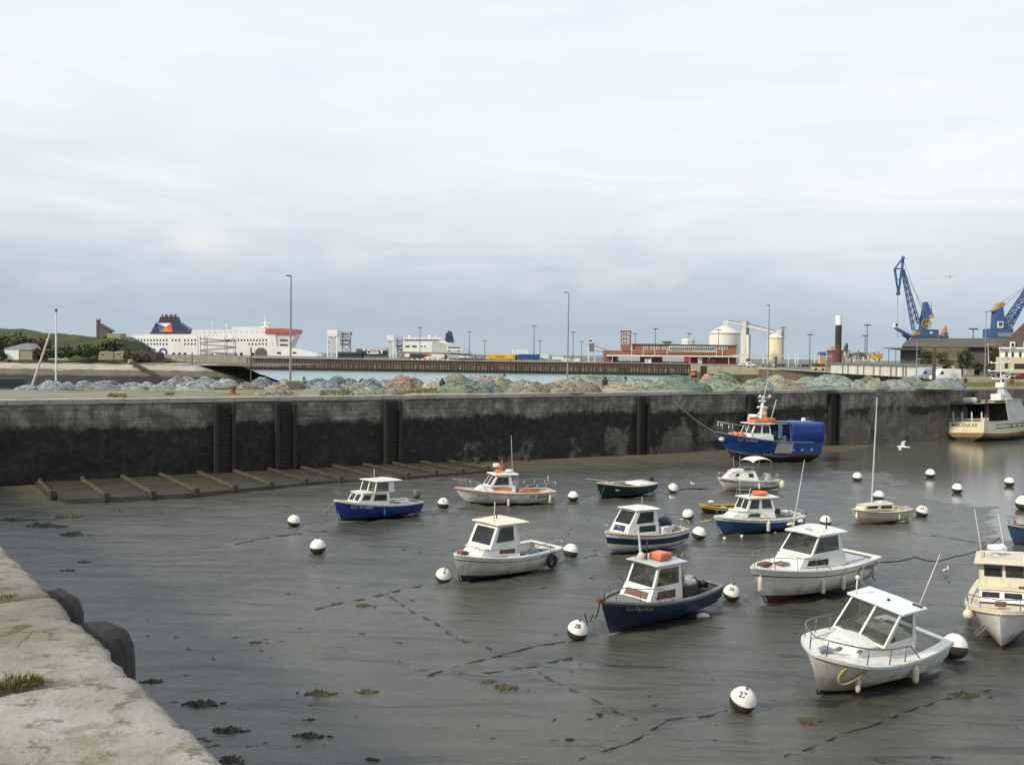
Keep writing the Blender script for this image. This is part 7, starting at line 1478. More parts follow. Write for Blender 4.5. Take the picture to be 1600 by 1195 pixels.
# --- dark green open rowing boat
B = Boat('rowing_boat', 'dark green open rowing boat with pale interior and no cabin', 4.6, 1.85, 1.05, .78, sc=1.32, rake=.30, tw=.72, fb=2.4)
B.hull([0, .08, .93, 1], [BOOT_BLACK, GREENH, GREENH], inner=M('inner_pale', (.48, .50, .45), .7, var=.25, scale=2), rub=WOODB, rubr=.03); B.sole(.05, 4.2, .28, M('inner_sole', (.22, .23, .2), .8)); B.gunwale(M('gunwale_white', (.6, .6, .56), .6), .09)
for x in (1.0, 2.3, 3.4): B.blk('thwart', (x, 0, .62), (.28, 2 * B.b(x / 4.6) - .15, .05), DECKW)
B.blk('white_cover', (1.0, .05, .76), (1.2, 1.25, .16), GEL, .06); q = MB(); rr = random.Random(5)
for k in range(6): q.ball((rr.uniform(3.2, 3.9), rr.uniform(-.3, .3), .88), rr.uniform(.08, .16), 8, 6)
q.build('rope_pile', M('rope_heap', (.45, .38, .30), .9, var=.5, scale=8), B.o); MB().cyl((2.6, -.5, .85), (4.9, -.6, 1.25), .022, n=6).build('oar', GELC, B.o); B.outboard(0, .0, BLACKP, .7)
B.place((932.5, 754.5), -146, -2, 0, (1028, 748))
# --- mid blue boat with the orange lifebuoy
B = Boat('cabin_boat', 'mid blue boat with white cabin, orange lifebuoy on its roof and hanging fenders', 6.6, 2.45, 1.32, 1.05, rake=.50, tw=.76, fb=2.4)
B.hull([0, .14, .80, 1], [BOOT_BLACK, MIDB, GEL], inner=DECKW, rub=GEL, rubr=.04); B.deck(2.8, GEL); B.sole(.05, 2.9, .55, DECKW); B.gunwale(GEL, .2)
B.cabin((2.5, 5.6, .95, .50, 1.08, 1.22), (2.6, 5.0, .90, .46, 1.60), {'port': [(.36, .66, .10, .60)], 'stbd': [(.36, .66, .10, .60)]}, name='trunk_cabin'); B.roof(2.6, 5.15, .90, .50, 1.58, 1.56, .05, GEL, 'trunk_top', camber=.06)
B.cabin((2.45, 4.60, .86, .62, 1.58), (2.75, 4.25, .80, .56, 2.36), {'front': [(.06, .47, .18, .90), (.53, .94, .18, .90)], 'port': [(.08, .46, .16, .92), (.56, .92, .16, .92)], 'stbd': [(.08, .46, .16, .92), (.56, .92, .16, .92)]}, name='wheelhouse', back=False)
B.roof(2.25, 4.45, .94, .70, 2.36, 2.36, .08, GEL, camber=.05); B.rod('whip_aerial', (4.35, -.35, 2.4), (4.4, -.35, 4.2), .016, .008, GEL); q = MB(); q.tube([(4.5, -.5, 2.45), (4.5, -.5, 2.85), (4.2, .45, 2.9), (4.2, .45, 2.45)], .02, 5); q.build('roof_rack', STEEL, B.o); B.rod('mast_light', (3.7, -.1, 2.45), (3.5, -.1, 3.1), .03, .02, BLACKP); B.rod('signal_post', (3.95, .1, 2.45), (3.9, .1, 2.95), .03, .03, GELC)
B.pulpit(.45, .42, (0, .3, .62, .95), mat=STEELD, tilt=.05); B.stern_rail(.36, .30, n=3); B.blk('engine_cover', (1.7, -.1, 1.35), (.5, .6, .35), BLACKP, .05); B.blk('stern_locker', (.5, 0, 1.12), (.6, 1.5, .2), GEL); MB().lathe([(.01, -.2), (.16, -.1), (.16, .1), (.01, .2)], (.9, .5, 1.28), 10, 0, 'y').build('rope_drum', DECKW, B.o)
B.place((1116, 806), -156, 0, 0, (1259, 803)); B.fender(3.3, 1.0, 'long upright white fender at mid length of the mid blue boat', .72, .12)
B.fender(1.5, .98, 'horizontal white fender hung along the side of the mid blue boat', .62, .12, horizontal=True); B.fender(.65, 1.0, 'round white fender near the stern of the mid blue boat', .42, .14, horizontal=True)
vs, fs = text_mesh('DK 43 160', .17, .03); q = MB(); q.add([(3.0 - v.x + .15, .885, 1.50 + v.y) for v in vs], fs); 
text_on_plane('registration_number', 'CH 43 160', .12, (3.0, .868, 1.645), (-1, .10, -.0), (0, 0, 1), TXTG, B.o, bold=.02, off=.0)
p = B.mw @ Vector((3.1, .05, 2.55)); o = thing('lifebuoy', 'orange lifebuoy lying on the roof of the mid blue boat', 'lifebuoy', p, 0); R_, r_ = .42, .12; q = MB()
vs = [((R_ + r_ * math.cos(b_)) * math.cos(a), (R_ + r_ * math.cos(b_)) * math.sin(a), .08 + .8 * r_ * math.sin(b_)) for a in [2 * math.pi * i / 28 for i in range(28)] for b_ in [2 * math.pi * j / 10 for j in range(10)]]
q.add(vs, [(i * 10 + j, i * 10 + (j + 1) % 10, ((i + 1) % 28) * 10 + (j + 1) % 10, ((i + 1) % 28) * 10 + j) for i in range(28) for j in range(10)]); q.build('ring', M('lifebuoy_orange', (.78, .17, .06), .5, var=.12, scale=2), o, smooth=True); MB().cyl((0, 0, .0), (0, 0, .05), .34, n=20).build('cover', ORGP, o)
for k, pp in enumerate(((1093, 826), (1101, 824))): rope('mooring_rope', [B.mw @ Vector((6.5, .05 - .1 * k, 1.28)), mud(*pp) + Vector((0, 0, .5))], .03, ROPE, ('pale rope from the mid blue boat bow to its nearer buoy', 'second pale rope beside it from the mid blue boat bow')[k], sag=.12)
# --- white cuddy boat with bimini
B = Boat('cabin_boat', 'white cuddy boat with an arched white sun canopy and dark portholes', 5.6, 2.1, 1.25, 1.0, rake=.75, tw=.84, fb=2.5)
B.hull([0, .10, .78, .83, 1], [BOOT_BROWN, GELD, RUBB, GEL], inner=DECKW); B.deck(2.2, GEL); B.sole(.05, 2.3, .45, DECKW); B.gunwale(GEL, .16)
B.cabin((2.1, 5.1, .86, .30, .98, 1.18), (2.4, 4.35, .74, .34, 1.75), {'port': [(.12, .30, .35, .80, GLSD), (.62, .76, .38, .78, GLSD)], 'stbd': [(.12, .30, .35, .80)]}, name='cuddy'); B.roof(2.4, 4.45, .76, .40, 1.72, 1.72, .06, GEL, 'cuddy_top', camber=.10); B.roof(2.5, 4.1, .62, .40, 1.80, 1.80, .12, GEL, 'sliding_hatch', camber=.06)
q = MB(); q.prism([(3.3, -.7, 2.0), (3.3, .7, 2.0), (2.2, .82, 2.1), (2.2, -.82, 2.1)], (0, 0, .02)); q.build('windscreen_frame', STEELD, B.o); q = MB(); q.grid(lambda u, v: (3.45 - 1.0 * 0 - .5 * v + (0 if abs(u - .5) < .4 else -.2), -.75 + 1.5 * u, 1.85 + .42 * v), 8, 3); q.build('windscreen', GLS, B.o)
def bim(u, v): x = .9 + 1.9 * v; y = -.95 + 1.9 * u; return (x, y, 2.55 + .28 * math.sin(math.pi * v) ** .7 + .14 * (1 - (2 * u - 1) ** 2))
q = MB(); q.grid(bim, 10, 10); x = q.build('sun_canopy', GEL, B.o, smooth=True, fixn=False); md = x.modifiers.new('cloth', 'SOLIDIFY'); md.thickness = .03
q = MB()
for s_ in (-1, 1): q.cyl((1.3, s_ * .9, 1.0), (.95, s_ * .94, 2.6), .018, n=5); q.cyl((1.5, s_ * .9, 1.0), (2.75, s_ * .94, 2.58), .018, n=5)
q.build('canopy_frame', STEEL, B.o); B.rod('whip_aerial', (4.2, .3, 1.75), (4.3, .3, 3.1), .016, .008, GEL); B.rod('second_aerial', (3.2, -.4, 1.9), (3.25, -.4, 3.0), .016, .008, GEL); B.blk('helm_seat', (1.1, .3, 1.25), (.35, .4, .6), GEL, .05); B.blk('stern_seat', (.5, -.3, 1.15), (.3, .4, .5), GEL, .05); B.pulpit(.72, .45, (0, .9), mat=STEEL); B.outboard(0, .0, GEL, .9)
q = MB(); q.tube([B.P(t, .90, 1, .02) for t in (.74, .80, .86, .92, .97)], .07, 6); q.build('bow_fender_strip', M('taupe', (.25, .20, .15), .8), B.o)
B.place((1121, 746), -162, 0, 0, (1220, 745)); B.text('DK 450047', .24, 1.05, .72, TXTK, bold=.03); B.fender(2.2, .78, 'short white fender on the white cuddy boat', .5, .10); B.fender(-.02, .95, 'large round white fender at the stern of the white cuddy boat', .62, .22)
# --- small cream sailing boat
B = Boat('sailing_boat', 'small cream sailing boat with a bare tall mast', 4.6, 1.85, 1.02, .85, sc=1.15, rake=.45, tw=.70, fb=2.4)
B.hull([0, .05, .74, .78, 1], [BOOT_BLACK, GELC, RUBB, GELC], inner=GELC, rub=RUBB, rubr=.02); B.deck(1.7, GELC); B.sole(.05, 1.7, .5, GELC); B.gunwale(GELC, .14)
B.cabin((1.6, 4.0, .62, .34, .90, .98), (1.7, 3.75, .58, .32, 1.25), {'port': [(.08, .46, .25, .80, GLSD), (.56, .92, .3, .80, GLSD)], 'stbd': [(.08, .46, .25, .8), (.56, .92, .3, .8)]}, name='coach_roof', mat=GELC); B.roof(1.65, 3.85, .60, .36, 1.23, 1.20, .05, GELC, 'coach_roof_top', camber=.07); B.blk('sliding_hatch', (2.1, 0, 1.36), (.6, .5, .08), GEL)
MB().cyl((2.95, 0, 1.2), (2.95 - .25, 0, 7.75), .055, .035, 10).build('mast', M('mast_alloy', (.60, .60, .57), .4, .3, var=.1), B.o); q = MB(); q.cyl((2.9, 0, 1.75), (.9, .05, 1.5), .035, n=8); q.build('boom', STEEL, B.o)
q = MB(); q.cyl((2.72, 0, 7.7), (4.5, 0, 1.05), .008, n=4); q.cyl((2.72, 0, 6.0), (2.7, .85, .95), .008, n=4); q.cyl((2.72, 0, 6.0), (2.7, -.85, .95), .008, n=4); q.build('stay', STEELD, B.o); B.rod('flag_staff', (.4, -.5, .9), (.3, -.6, 1.5), .015, .01, STEELD); B.rod('flag_staff', (1.2, -.6, .9), (1.2, -.65, 1.6), .012, .01, STEELD)
B.blk('rudder', (-.15, 0, .5), (.3, .05, .9), GELC); B.outboard(.3, -.1, M('outboard_blue', (.12, .18, .3), .5), .5); B.place((1331, 796), -156, 0, 0, (1428, 788)); B.fender(4.35, .85, 'white fender at the bow of the small sailing boat', .45, .10); B.fender(1.6, .70, 'slim white fender at mid length of the small sailing boat', .38, .06)
# --- black dinghy with yellow tube
B = Boat('dinghy', 'small black dinghy with a yellow rail half hidden behind the mid blue boat', 3.4, 1.5, .78, .62, rake=.35, tw=.85, fb=3.0)
B.hull([0, .15, .72, 1], [BOOT_BLACK, BLACKP, M('dinghy_yellow', (.55, .40, .04), .5, var=.2)], inner=INDK); B.gunwale(M('dinghy_yellow', (.55, .40, .04), .5, var=.2), .16, .05); B.sole(.05, 3.0, .25, INDK); B.blk('thwart', (1.4, 0, .5), (.3, 1.3, .05), DECKW); q = MB(); q.cyl((2.6, .3, .6), (2.6, .3, 1.3), .02, n=5); q.cyl((1.3, .5, .6), (1.3, .5, 1.25), .02, n=5); q.build('stanchion', STEEL, B.o); MB().ball((2.6, .2, 1.0), .2, 10, 8, 0, (1.2, .8, .6)).build('white_bundle', GEL, B.o)
B.place((1093, 788), -170, 0, 0)
# --- white motor cruiser bow on at the frame edge
B = Boat('motor_cruiser', 'white motor cruiser seen bow on at the frame edge with ropes from its bow', 7.6, 2.75, 1.70, 1.35, rake=.65, tw=.86, fb=5.0, full=.5)
B.hull([0, .10, .93, 1], [BOOT_BROWN, GEL, GELC], inner=DECKW, rub=GELC, rubr=.05); B.deck(2.5, GELC, .02, .06); B.sole(.05, 2.6, .7, DECKW); B.gunwale(GELC, .2, .06)
B.cabin((2.3, 5.35, 1.02, .86, 1.40, 1.60), (2.3, 5.05, .98, .82, 2.05), {'front': [(.06, .45, .34, .80, GLSD), (.55, .94, .34, .80, GLSD)], 'port': [(.3, .8, .3, .75)], 'stbd': [(.3, .8, .3, .75)]}, name='trunk_cabin'); B.roof(2.3, 5.15, 1.0, .88, 2.03, 2.03, .05, GELC, 'trunk_top')
B.cabin((2.4, 4.60, .98, .88, 2.05), (2.5, 4.45, .94, .86, 3.02), {'front': [(.12, .50, .46, .92), (.58, .96, .46, .92)], 'port': [(.1, .45, .35, .9), (.55, .92, .35, .9)], 'stbd': [(.1, .45, .35, .9), (.55, .92, .35, .9)]}, name='wheelhouse', mat=GELC, back=False, frame=DGREY)
B.roof(2.2, 4.85, 1.08, 1.02, 3.02, 3.02, .09, GELC); B.blk('dashboard', (4.2, 0, 2.45), (.3, 1.5, .12), GEL); B.blk('hatch', (4.75, .75, 2.13), (.02, .3, .12), INDK); B.blk('curtain', (4.3, -.35, 2.62), (.03, .55, .35), GEL)
MB().lathe([(.02, 0), (.34, .03), (.38, .12), (.32, .22), (.02, .26)], (3.2, -.25, 3.35), 18).build('radar_dome', GEL, B.o, smooth=True); q = MB(); q.tube([(4.2, -.85, 3.1), (4.2, -.85, 3.45), (4.0, .8, 3.45), (4.0, .8, 3.1)], .03, 6); q.box((3.2, -.25, 3.25), (.2, .2, .25)); q.build('roof_rail', GEL, B.o)
B.rod('whip_aerial', (3.9, -.75, 3.1), (3.9, -1.0, 5.2), .02, .008, GEL); B.rod('second_aerial', (3.0, .1, 3.1), (2.9, -.15, 4.9), .02, .008, GEL); B.rod('mast_light', (3.5, -.7, 3.1), (3.5, -.7, 3.75), .02, .02, RUST); B.pulpit(.58, .50, (0, .4, .8), mat=STEELD, r=.022, tilt=.02); B.blk('anchor_winch', (6.6, 0, 1.82), (.4, .4, .14), RUST)
B.place((1562, 957), -119, 3, 0); B.fender(6.35, 1.62, 'white cylinder fender at the starboard bow of the motor cruiser', .60, .13, side=-1)
p = B.S(6.6, 1.3, -1, .34); o = thing('fender', 'round white ball fender at the starboard bow of the motor cruiser', 'fender', B.mw @ p, 0, 'fenders hanging on the boats'); MB().ball((0, 0, 0), .21, 16, 10).build('fender_body', FEND, o, smooth=True); MB().tube([(0, 0, .2), (.1, .25, .5)], .012, 4).build('lanyard', ROPE, o)
for k, pp in enumerate(((1521, 997), (1524, 1001))): rope('mooring_rope', [B.mw @ Vector((7.3, -.1 + .2 * k, 1.7)), mud(*pp) + Vector((0, 0, .2))], .016, ROPE, ('pale thin rope from the motor cruiser bow down to the mud', 'second thin rope close beside it from the motor cruiser bow')[k], sag=.05)
# --- blue boat cut by the frame edge
B = Boat('fishing_boat', 'bright blue boat cut off by the frame edge behind the motor cruiser', 6.5, 2.4, 1.5, 1.05, rake=.6, tw=.78, fb=2.4)
B.hull([0, .12, .92, 1], [BOOT_BLACK, TRAWB, M('rail_cream', (.45, .38, .28), .7)], inner=M('inner_blue', (.02, .06, .22), .6), rub=M('rail_cream', (.45, .38, .28), .7)); B.deck(3.2, MIDB, .12); B.sole(.05, 3.2, .55, DECKG); B.gunwale(M('rail_cream', (.45, .38, .28), .7), .12)
B.cabin((2.2, 4.3, .85, .65, 1.15), (2.3, 4.0, .8, .6, 2.1), {'front': [(.06, .47, .4, .9), (.53, .94, .4, .9)], 'port': [(.15, .85, .4, .9)], 'stbd': [(.15, .85, .4, .9)]}, name='wheelhouse', mat=TRAWB); B.roof(2.0, 4.2, .9, .75, 2.1, 2.1, .07, GEL); B.pulpit(.8, .5, (0, .9), mat=STEELD); B.rod('jackstaff', (5.9, 0, 1.4), (5.95, 0, 2.3), .03, .02, WOODO); B.place((1573, 818), -168, 0, 0)
# --- red workboat in the channel behind the nets
B = Boat('work_boat', 'red workboat afloat in the channel behind the green nets', 11, 5, 4.2, 3.2, rake=1.0, tw=.85, fb=2.6); SALM = M('salmon_red', (.50, .12, .075), .6, var=.25, scale=1)
B.hull([0, .3, 1], [BOOT_BLACK, SALM], inner=SALM); B.deck(.2, SALM, .4); B.cabin((4, 7.5, 1.6, 1.3, 3.2), (4.2, 7, 1.4, 1.1, 6.4), {'front': [(.1, .45, .6, .9), (.55, .9, .6, .9)], 'port': [(.2, .8, .6, .9)]}, name='wheelhouse', mat=SALM); B.roof(3.8, 7.3, 1.7, 1.4, 6.4, 6.4, .2, GEL); B.rod('mast', (5, 0, 6.5), (5, 0, 9), .15, .08, SALM); B.gunwale(GEL, .3, .1)
B.place((1080, 585), -115, 0, 0, sink=1.2, water=-1.0)

# ================================================================ trawlers at the far wall
B = Boat('trawler', 'blue trawler with an orange and white mast and blue tarpaulin over its stern', 14.0, 4.6, 3.6, 2.55, rake=2.6, tw=.80, fb=2.3, wc=.42, fm=.86, dip=.12, kb=.5)
B.hull([0, .36, .42, 1], [M('trawler_bottom', (.06, .055, .03), .8, var=.5, scale=.8, col2=(.02, .02, .016)), M('trawler_waterline', (.30, .09, .07), .7, var=.5, scale=.8, col2=(.35, .32, .25)), TRAWB], inner=MIDB, rub=MIDB, rubr=.06, n=48)
B.deck(6.5, DECKG, .35); B.sole(.1, 6.5, 1.9, DECKG); B.gunwale(M('trawler_rail', (.25, .33, .42), .6, var=.3), .16, .06)
def hpatch(x0, x1, z0, z1, nm, mat, side=1):
    q = MB(); q.grid(lambda u, v: B.S(x0 + (x1 - x0) * u, z0 + (z1 - z0) * v, side, .03), 10, 4); return q.build(nm, mat, B.o, smooth=True)
hpatch(4.9, 7.2, .95, 2.66, 'white_hull_patch', M('patch_white', (.55, .54, .48), .6, var=.25, scale=1, streak=.5)); hpatch(.1, 4.8, .92, 1.22, 'red_bottom_patch', M('patch_red', (.28, .055, .05), .7, var=.5, scale=1.2, col2=(.05, .05, .12)))
for x in (1.7, 3.2, 4.6): hpatch(x, x + .35, 1.55, 1.85, 'scupper', M('scupper_pale', (.45, .52, .58), .6))
B.cabin((7.0, 10.3, 1.45, 1.05, 2.55, 2.9), (7.1, 9.9, 1.35, .95, 3.35), {}, name='deck_house'); B.cabin((7.3, 9.85, 1.30, .92, 3.35), (7.5, 9.3, 1.2, .85, 4.5), {'front': [(.05, .47, .12, .9), (.53, .95, .12, .9)], 'port': [(.06, .46, .14, .9), (.54, .95, .14, .9)], 'stbd': [(.06, .46, .14, .9), (.54, .95, .14, .9)]}, name='wheelhouse', frame=GEL); B.roof(7.0, 9.7, 1.45, 1.1, 4.5, 4.5, .12, GEL)
B.blk('roof_gear', (8.5, .2, 4.85), (1.6, 1.4, .35), ORGP, .08); MB().lathe([(.05, 0), (.55, .05), (.6, .2), (.5, .38), (.05, .42)], (9.0, .2, 5.15), 16).build('radar_dome', GEL, B.o, smooth=True); B.blk('liferaft_canister', (8.7, -.4, 5.0), (.9, .5, .45), GEL, .15); B.blk('aft_gear', (6.9, .2, 4.9), (1.3, 1.2, .5), ORGP, .1)
MB().cyl((7.9, 0, 4.6), (7.4, 0, 7.6), .26, .12, 8).build('mast', GEL, B.o); MB().cyl((7.3, .1, 4.6), (7.3, .1, 6.3), .30, .28, 8).build('exhaust_stack', M('stack_ochre', (.42, .28, .14), .7), B.o); B.rod('whip_aerial', (7.5, .1, 7.4), (6.9, .1, 9.6), .05, .02, GEL); B.rod('second_aerial', (6.6, .4, 5.0), (5.9, .4, 7.2), .06, .03, GEL)
q = MB()
for z, l in ((5.6, 1.2), (6.3, 1.5), (7.0, 1.0)): q.box((7.55, 0, z), (l, .14, .12)); q.box((7.55, 0, z + .06), (.14, l, .1))
for dx in (-.8, .6): q.ball((7.5 + dx, .2, 7.55), .15, 8, 6)
q.box((7.5, .1, 7.4), (1.6, .1, .1)); q.build('mast_crosstree', GEL, B.o)
B.pulpit(.72, 1.2, (0, .5, .9), mat=STEEL, r=.04); q = MB(); rr = random.Random(3)
for k in range(9): q.ball((rr.uniform(10.6, 12.3), rr.uniform(-.4, .6), 3.25), rr.uniform(.25, .42), 8, 6)
q.build('orange_floats', ORGP, B.o).name = 'float_heap'; MB().ball((13.2, 0, 2.9), .35, 10, 8).build('bow_float', GEL, B.o)
q = MB(); TP = TRAWB
def tarp(u, v):
    x = .15 + 4.9 * (1 - v) + .25 * (1 - v) * math.sin(math.pi * u); a = (u - .5) * 2; y = -2.12 * max(-1, min(1, a * 1.35)) * (1 - .06 * max(0, abs(a) - .6)); z = 2.55 + 2.15 * (1 - abs(a) ** 9) + .05 * mnoise.noise((x * 1.3, y * 1.3, 1)); return (x, y, z)
q.grid(tarp, 24, 14); x = q.build('tarpaulin', M('tarp_blue', (.012, .055, .26), .55, var=.2, scale=.8, bmp=.3, bscale=2), B.o, smooth=True, fixn=False); md = x.modifiers.new('cloth', 'SOLIDIFY'); md.thickness = .04
q = MB()
for x_ in (.3, 5.0):
    q.tube([(x_, 2.0, 2.5), (x_ - .1, 1.6, 4.6), (x_ - .1, -1.6, 4.6), (x_, -2.0, 2.5)], .06, 6)
q.tube([(.2, 0, 4.74), (7.6, 0, 4.72)], .06, 6); q.tube([(5.1, 1.6, 4.6), (7.4, 1.3, 4.6)], .05, 6); q.build('tarp_frame', STEEL, B.o); q = MB(); rr = random.Random(8)
for k in range(8): q.box((rr.uniform(5.2, 6.8), rr.uniform(-.6, 1.4), rr.uniform(2.4, 3.4)), (rr.uniform(.3, .8), rr.uniform(.3, .6), rr.uniform(.4, .9)), rr.uniform(0, 3))
q.build('deck_gear', M('gear_slate', (.07, .12, .17), .7, var=.6, scale=2), B.o); B.blk('hanging_cloth', (5.9, 1.2, 3.7), (.6, .05, 1.5), M('cloth_paleblue', (.18, .32, .42), .7)); MB().ball((1.6, .3, 4.9), .28, 10, 8).build('white_float', GEL, B.o)
q = MB(); q.prism([(3.1, 2.02, 3.45), (3.5, 1.98, 3.55), (3.9, 2.02, 3.5), (3.6, 2.05, 3.15), (3.4, 2.06, 3.2)], (0, .04, .02)); q.build('tarp_hole', BLACKP, B.o)
B.place((1119, 675), -146, 0, -1.0, (1286, 674), sink=.35); B.text('CC 714896', .42, 10.7, 2.75, TXTW, slope=.05); B.text('CH 8', .42, 7.9, 1.25, TXTW, name='boat_mark')
wp = WL(wall_px(1048), -.1, 6.2); rope('mooring_line', [B.mw @ Vector((13.6, 0, 3.4)), wp], .03, M('rope_grey', (.20, .18, .14), .9, var=.3), 'long pale mooring line from the blue trawler bow up to the quay wall', sag=.35)
B = Boat('trawler', 'white trawler with rusty waterline moored stern towards us at the right end', 19.0, 6.0, 5.2, 3.7, rake=2.2, tw=.95, fb=2.6, wc=.40, fm=.92, rocker=.5, dip=.25, full=.5, kb=.4)
TC = M('trawler_cream', (.74, .69, .50), .5, var=.14, scale=.6, streak=.4); TG_ = M('trawler_grey', (.50, .50, .47), .6, var=.2, scale=.5, streak=.4); RBW = M('rust_waterline', (.22, .11, .045), .8, var=.5, scale=1.5, col2=(.30, .19, .08))
B.hull([0, .30, .50, 1], [BOOT_BLACK, RBW, TC], inner=INDK, thick=.08); B.sole(.1, 9, 2.9, INDK); B.deck(8.8, TG_, .3); B.gunwale(TG_, .2, .08)
for z in (3.15, 2.65):
    for sd in (-1,):
        q = MB(); q.tube([B.S(x_, z + .012 * (x_ - 3) ** 1.2, sd, .02) for x_ in range(3, 16)], .06, 5); q.build('rubbing_strake', M('strake_red', (.13, .05, .045), .7), B.o)
for x_ in (7.2, 8.8, 10.4): p = B.S(x_, 2.9, -1, .0); MB().cyl(p + Vector((0, .1, 0)), p - Vector((0, .08, 0)), .2, n=14).build('porthole', DGL, B.o)
B.cabin((7.5, 14.0, 2.3, 1.7, 3.4, 4.2), (7.7, 12.6, 2.1, 1.5, 6.7), {'front': [(.1, .45, .6, .9), (.55, .9, .6, .9)]}, name='deck_house', mat=TG_); B.roof(7.5, 12.8, 2.2, 1.6, 6.7, 6.7, .12, TG_); q = MB(); q.hexa([(7.7, -2.0, 6.8), (9.6, -2.0, 6.8), (9.6, -.3, 6.8), (7.7, -.3, 6.8)], [(7.9, -1.4, 8.6), (8.5, -1.4, 8.6), (8.5, -.7, 8.6), (7.9, -.7, 8.6)]); q.build('mast_base', TG_, B.o); B.blk('white_locker', (7.0, -1.0, 7.2), (1.0, 1.6, 1.0), GEL, .08); B.blk('radar', (8.1, -1.0, 9.0), (.9, 1.3, .8), GEL, .1)
q = MB(); q.cyl((8.2, -1.0, 9.2), (8.2, -1.0, 14.5), .12, .05, 8)
for z, l in ((10.0, 2.6), (11.2, 3.6), (12.4, 2.8)): q.box((8.2, -1, z), (.12, l, .12)); q.ball((8.2, -1 - l / 2, z + .1), .16, 8, 6); q.ball((8.2, -1 + l / 2, z + .1), .16, 8, 6); q.box((8.2, -1, z + .1), (l * .7, .1, .1))
for dy in (-2.6, .8): q.cyl((8.2, dy, 12.4), (8.2, dy, 15.5), .05, .03, 5)
q.build('aerial_mast', GEL, B.o)
SHD = M('shelter_grey', (.24, .25, .22), .7, var=.3, scale=.6); q = MB(); q.box((4.0, 0, 6.35), (7.2, 5.2, .12)); q.build('shelter_roof', SHD, B.o); q = MB(); q.box((4.2, 2.6, 5.0), (6.8, .1, 2.7)); q.build('shelter_side', SHD, B.o); q = MB(); q.box((7.4, 0, 4.9), (.1, 5.0, 2.8)); q.build('shelter_bulkhead', INDK, B.o)
q = MB(); q.hexa([(6.9, -2.75, 3.7), (8.6, -2.75, 3.7), (8.6, -2.6, 3.7), (6.9, -2.6, 3.7)], [(6.4, -2.65, 6.35), (8.6, -2.65, 6.35), (8.6, -2.5, 6.35), (6.4, -2.5, 6.35)]); q.build('shelter_wing', TG_, B.o)
for y in (-2.4, -.9, .6, 2.0): MB().cyl((.15, y, 3.7), (.15, y, 5.1), .11, n=8).build('stern_post', M('post_cream', (.66, .62, .52), .6), B.o)
q = MB(); q.cyl((.18, -2.6, 4.05), (.18, 2.6, 4.05), .07, n=6); q.build('stern_rail', M('post_cream', (.66, .62, .52), .6), B.o); B.blk('roof_canister', (3.0, 1.0, 6.85), (1.3, 1.7, .8), GEL, .25); B.blk('net_drum', (3.5, .4, 3.9), (1.2, 2.0, 1.0), RUST, .2); q = MB(); q.hexa([(2.5, -1.9, 3.0), (3.2, -1.9, 3.0), (3.2, -1.4, 3.0), (2.5, -1.4, 3.0)], [(2.6, -1.8, 7.2), (2.9, -1.8, 7.2), (2.9, -1.6, 7.2), (2.6, -1.6, 7.2)]); q.build('gantry', RUST, B.o); B.blk('white_bin', (1.6, -2.0, 3.9), (.8, .8, .6), GEL, .05); q = MB(); q.tube([(13 + math.cos(a * .5), -1.2, 5.0 + 1.1 * math.sin(a * .5)) for a in range(13)], .12, 6); q.build('hauler_wheel', SHD, B.o); B.pulpit(.7, 1.1, (0, .5, .9), mat=RUST, r=.04)
E_ = rad(34); heel = -4
EM = Matrix.Rotation(E_, 4, 'Z') @ Matrix.Rotation(rad(heel), 4, 'X'); zmin = min((EM @ v.co).z for v in B.hullo.data.vertices); z0 = -.62 - zmin - .9
c_ = EM @ Vector((0, B.b(0), B.zs(0))); p = at(1480.5, 659, z0 + c_.z); B.o.location = (p.x - c_.x, p.y - c_.y, z0); B.o.rotation_euler = (rad(heel), 0, E_)
vs, fs = text_mesh('MIRL-OUI XX', .62, .02, spacing=1.1); q = MB(); q.add([(-.03, -v.x + .2, 3.18 + v.y) for v in vs], fs); q.build('boat_name', M('letter_maroon', (.16, .03, .03), .7), B.o, fixn=False)
vs, fs = text_mesh('CALAIS', .3, .0, spacing=1.2); q = MB(); q.add([(-.03, -v.x + .1, 2.45 + v.y) for v in vs], fs); q.build('home_port', M('letter_faded', (.45, .42, .32), .7), B.o, fixn=False)
# ---------------------------------------------------------------- mooring buoys
mt, t, b = new_mat('buoy_white')
c = mapping(t); n1 = noise_node(t, 3.0, 5, .65, c); n2 = noise_node(t, 14, 4, .7, c)
cc = mixc(t, ramp(t, n1.outputs[0], [(.45, (0, 0, 0)), (.75, (1, 1, 1))]).outputs[0], (.78, .77, .73), (.60, .57, .48))
t.links.new(mixc(t, mathn(t, 'MULTIPLY', ramp(t, n2.outputs[0], [(.6, (0, 0, 0)), (.75, (1, 1, 1))]).outputs[0], .35), cc, (.35, .32, .25)), b.inputs['Base Color']); b.inputs['Roughness'].default_value = .5; bump(t, b, n2.outputs[0], .25, .02)
BUOYW = mt
BUOYK = M('buoy_weed', (.022, .022, .016), .8, var=.5, scale=6, col2=(.06, .055, .03), bmp=.7, bscale=20)
BUOYKG = M('buoy_weed_green', (.05, .048, .02), .8, var=.5, scale=6, col2=(.10, .085, .035), bmp=.7, bscale=20)
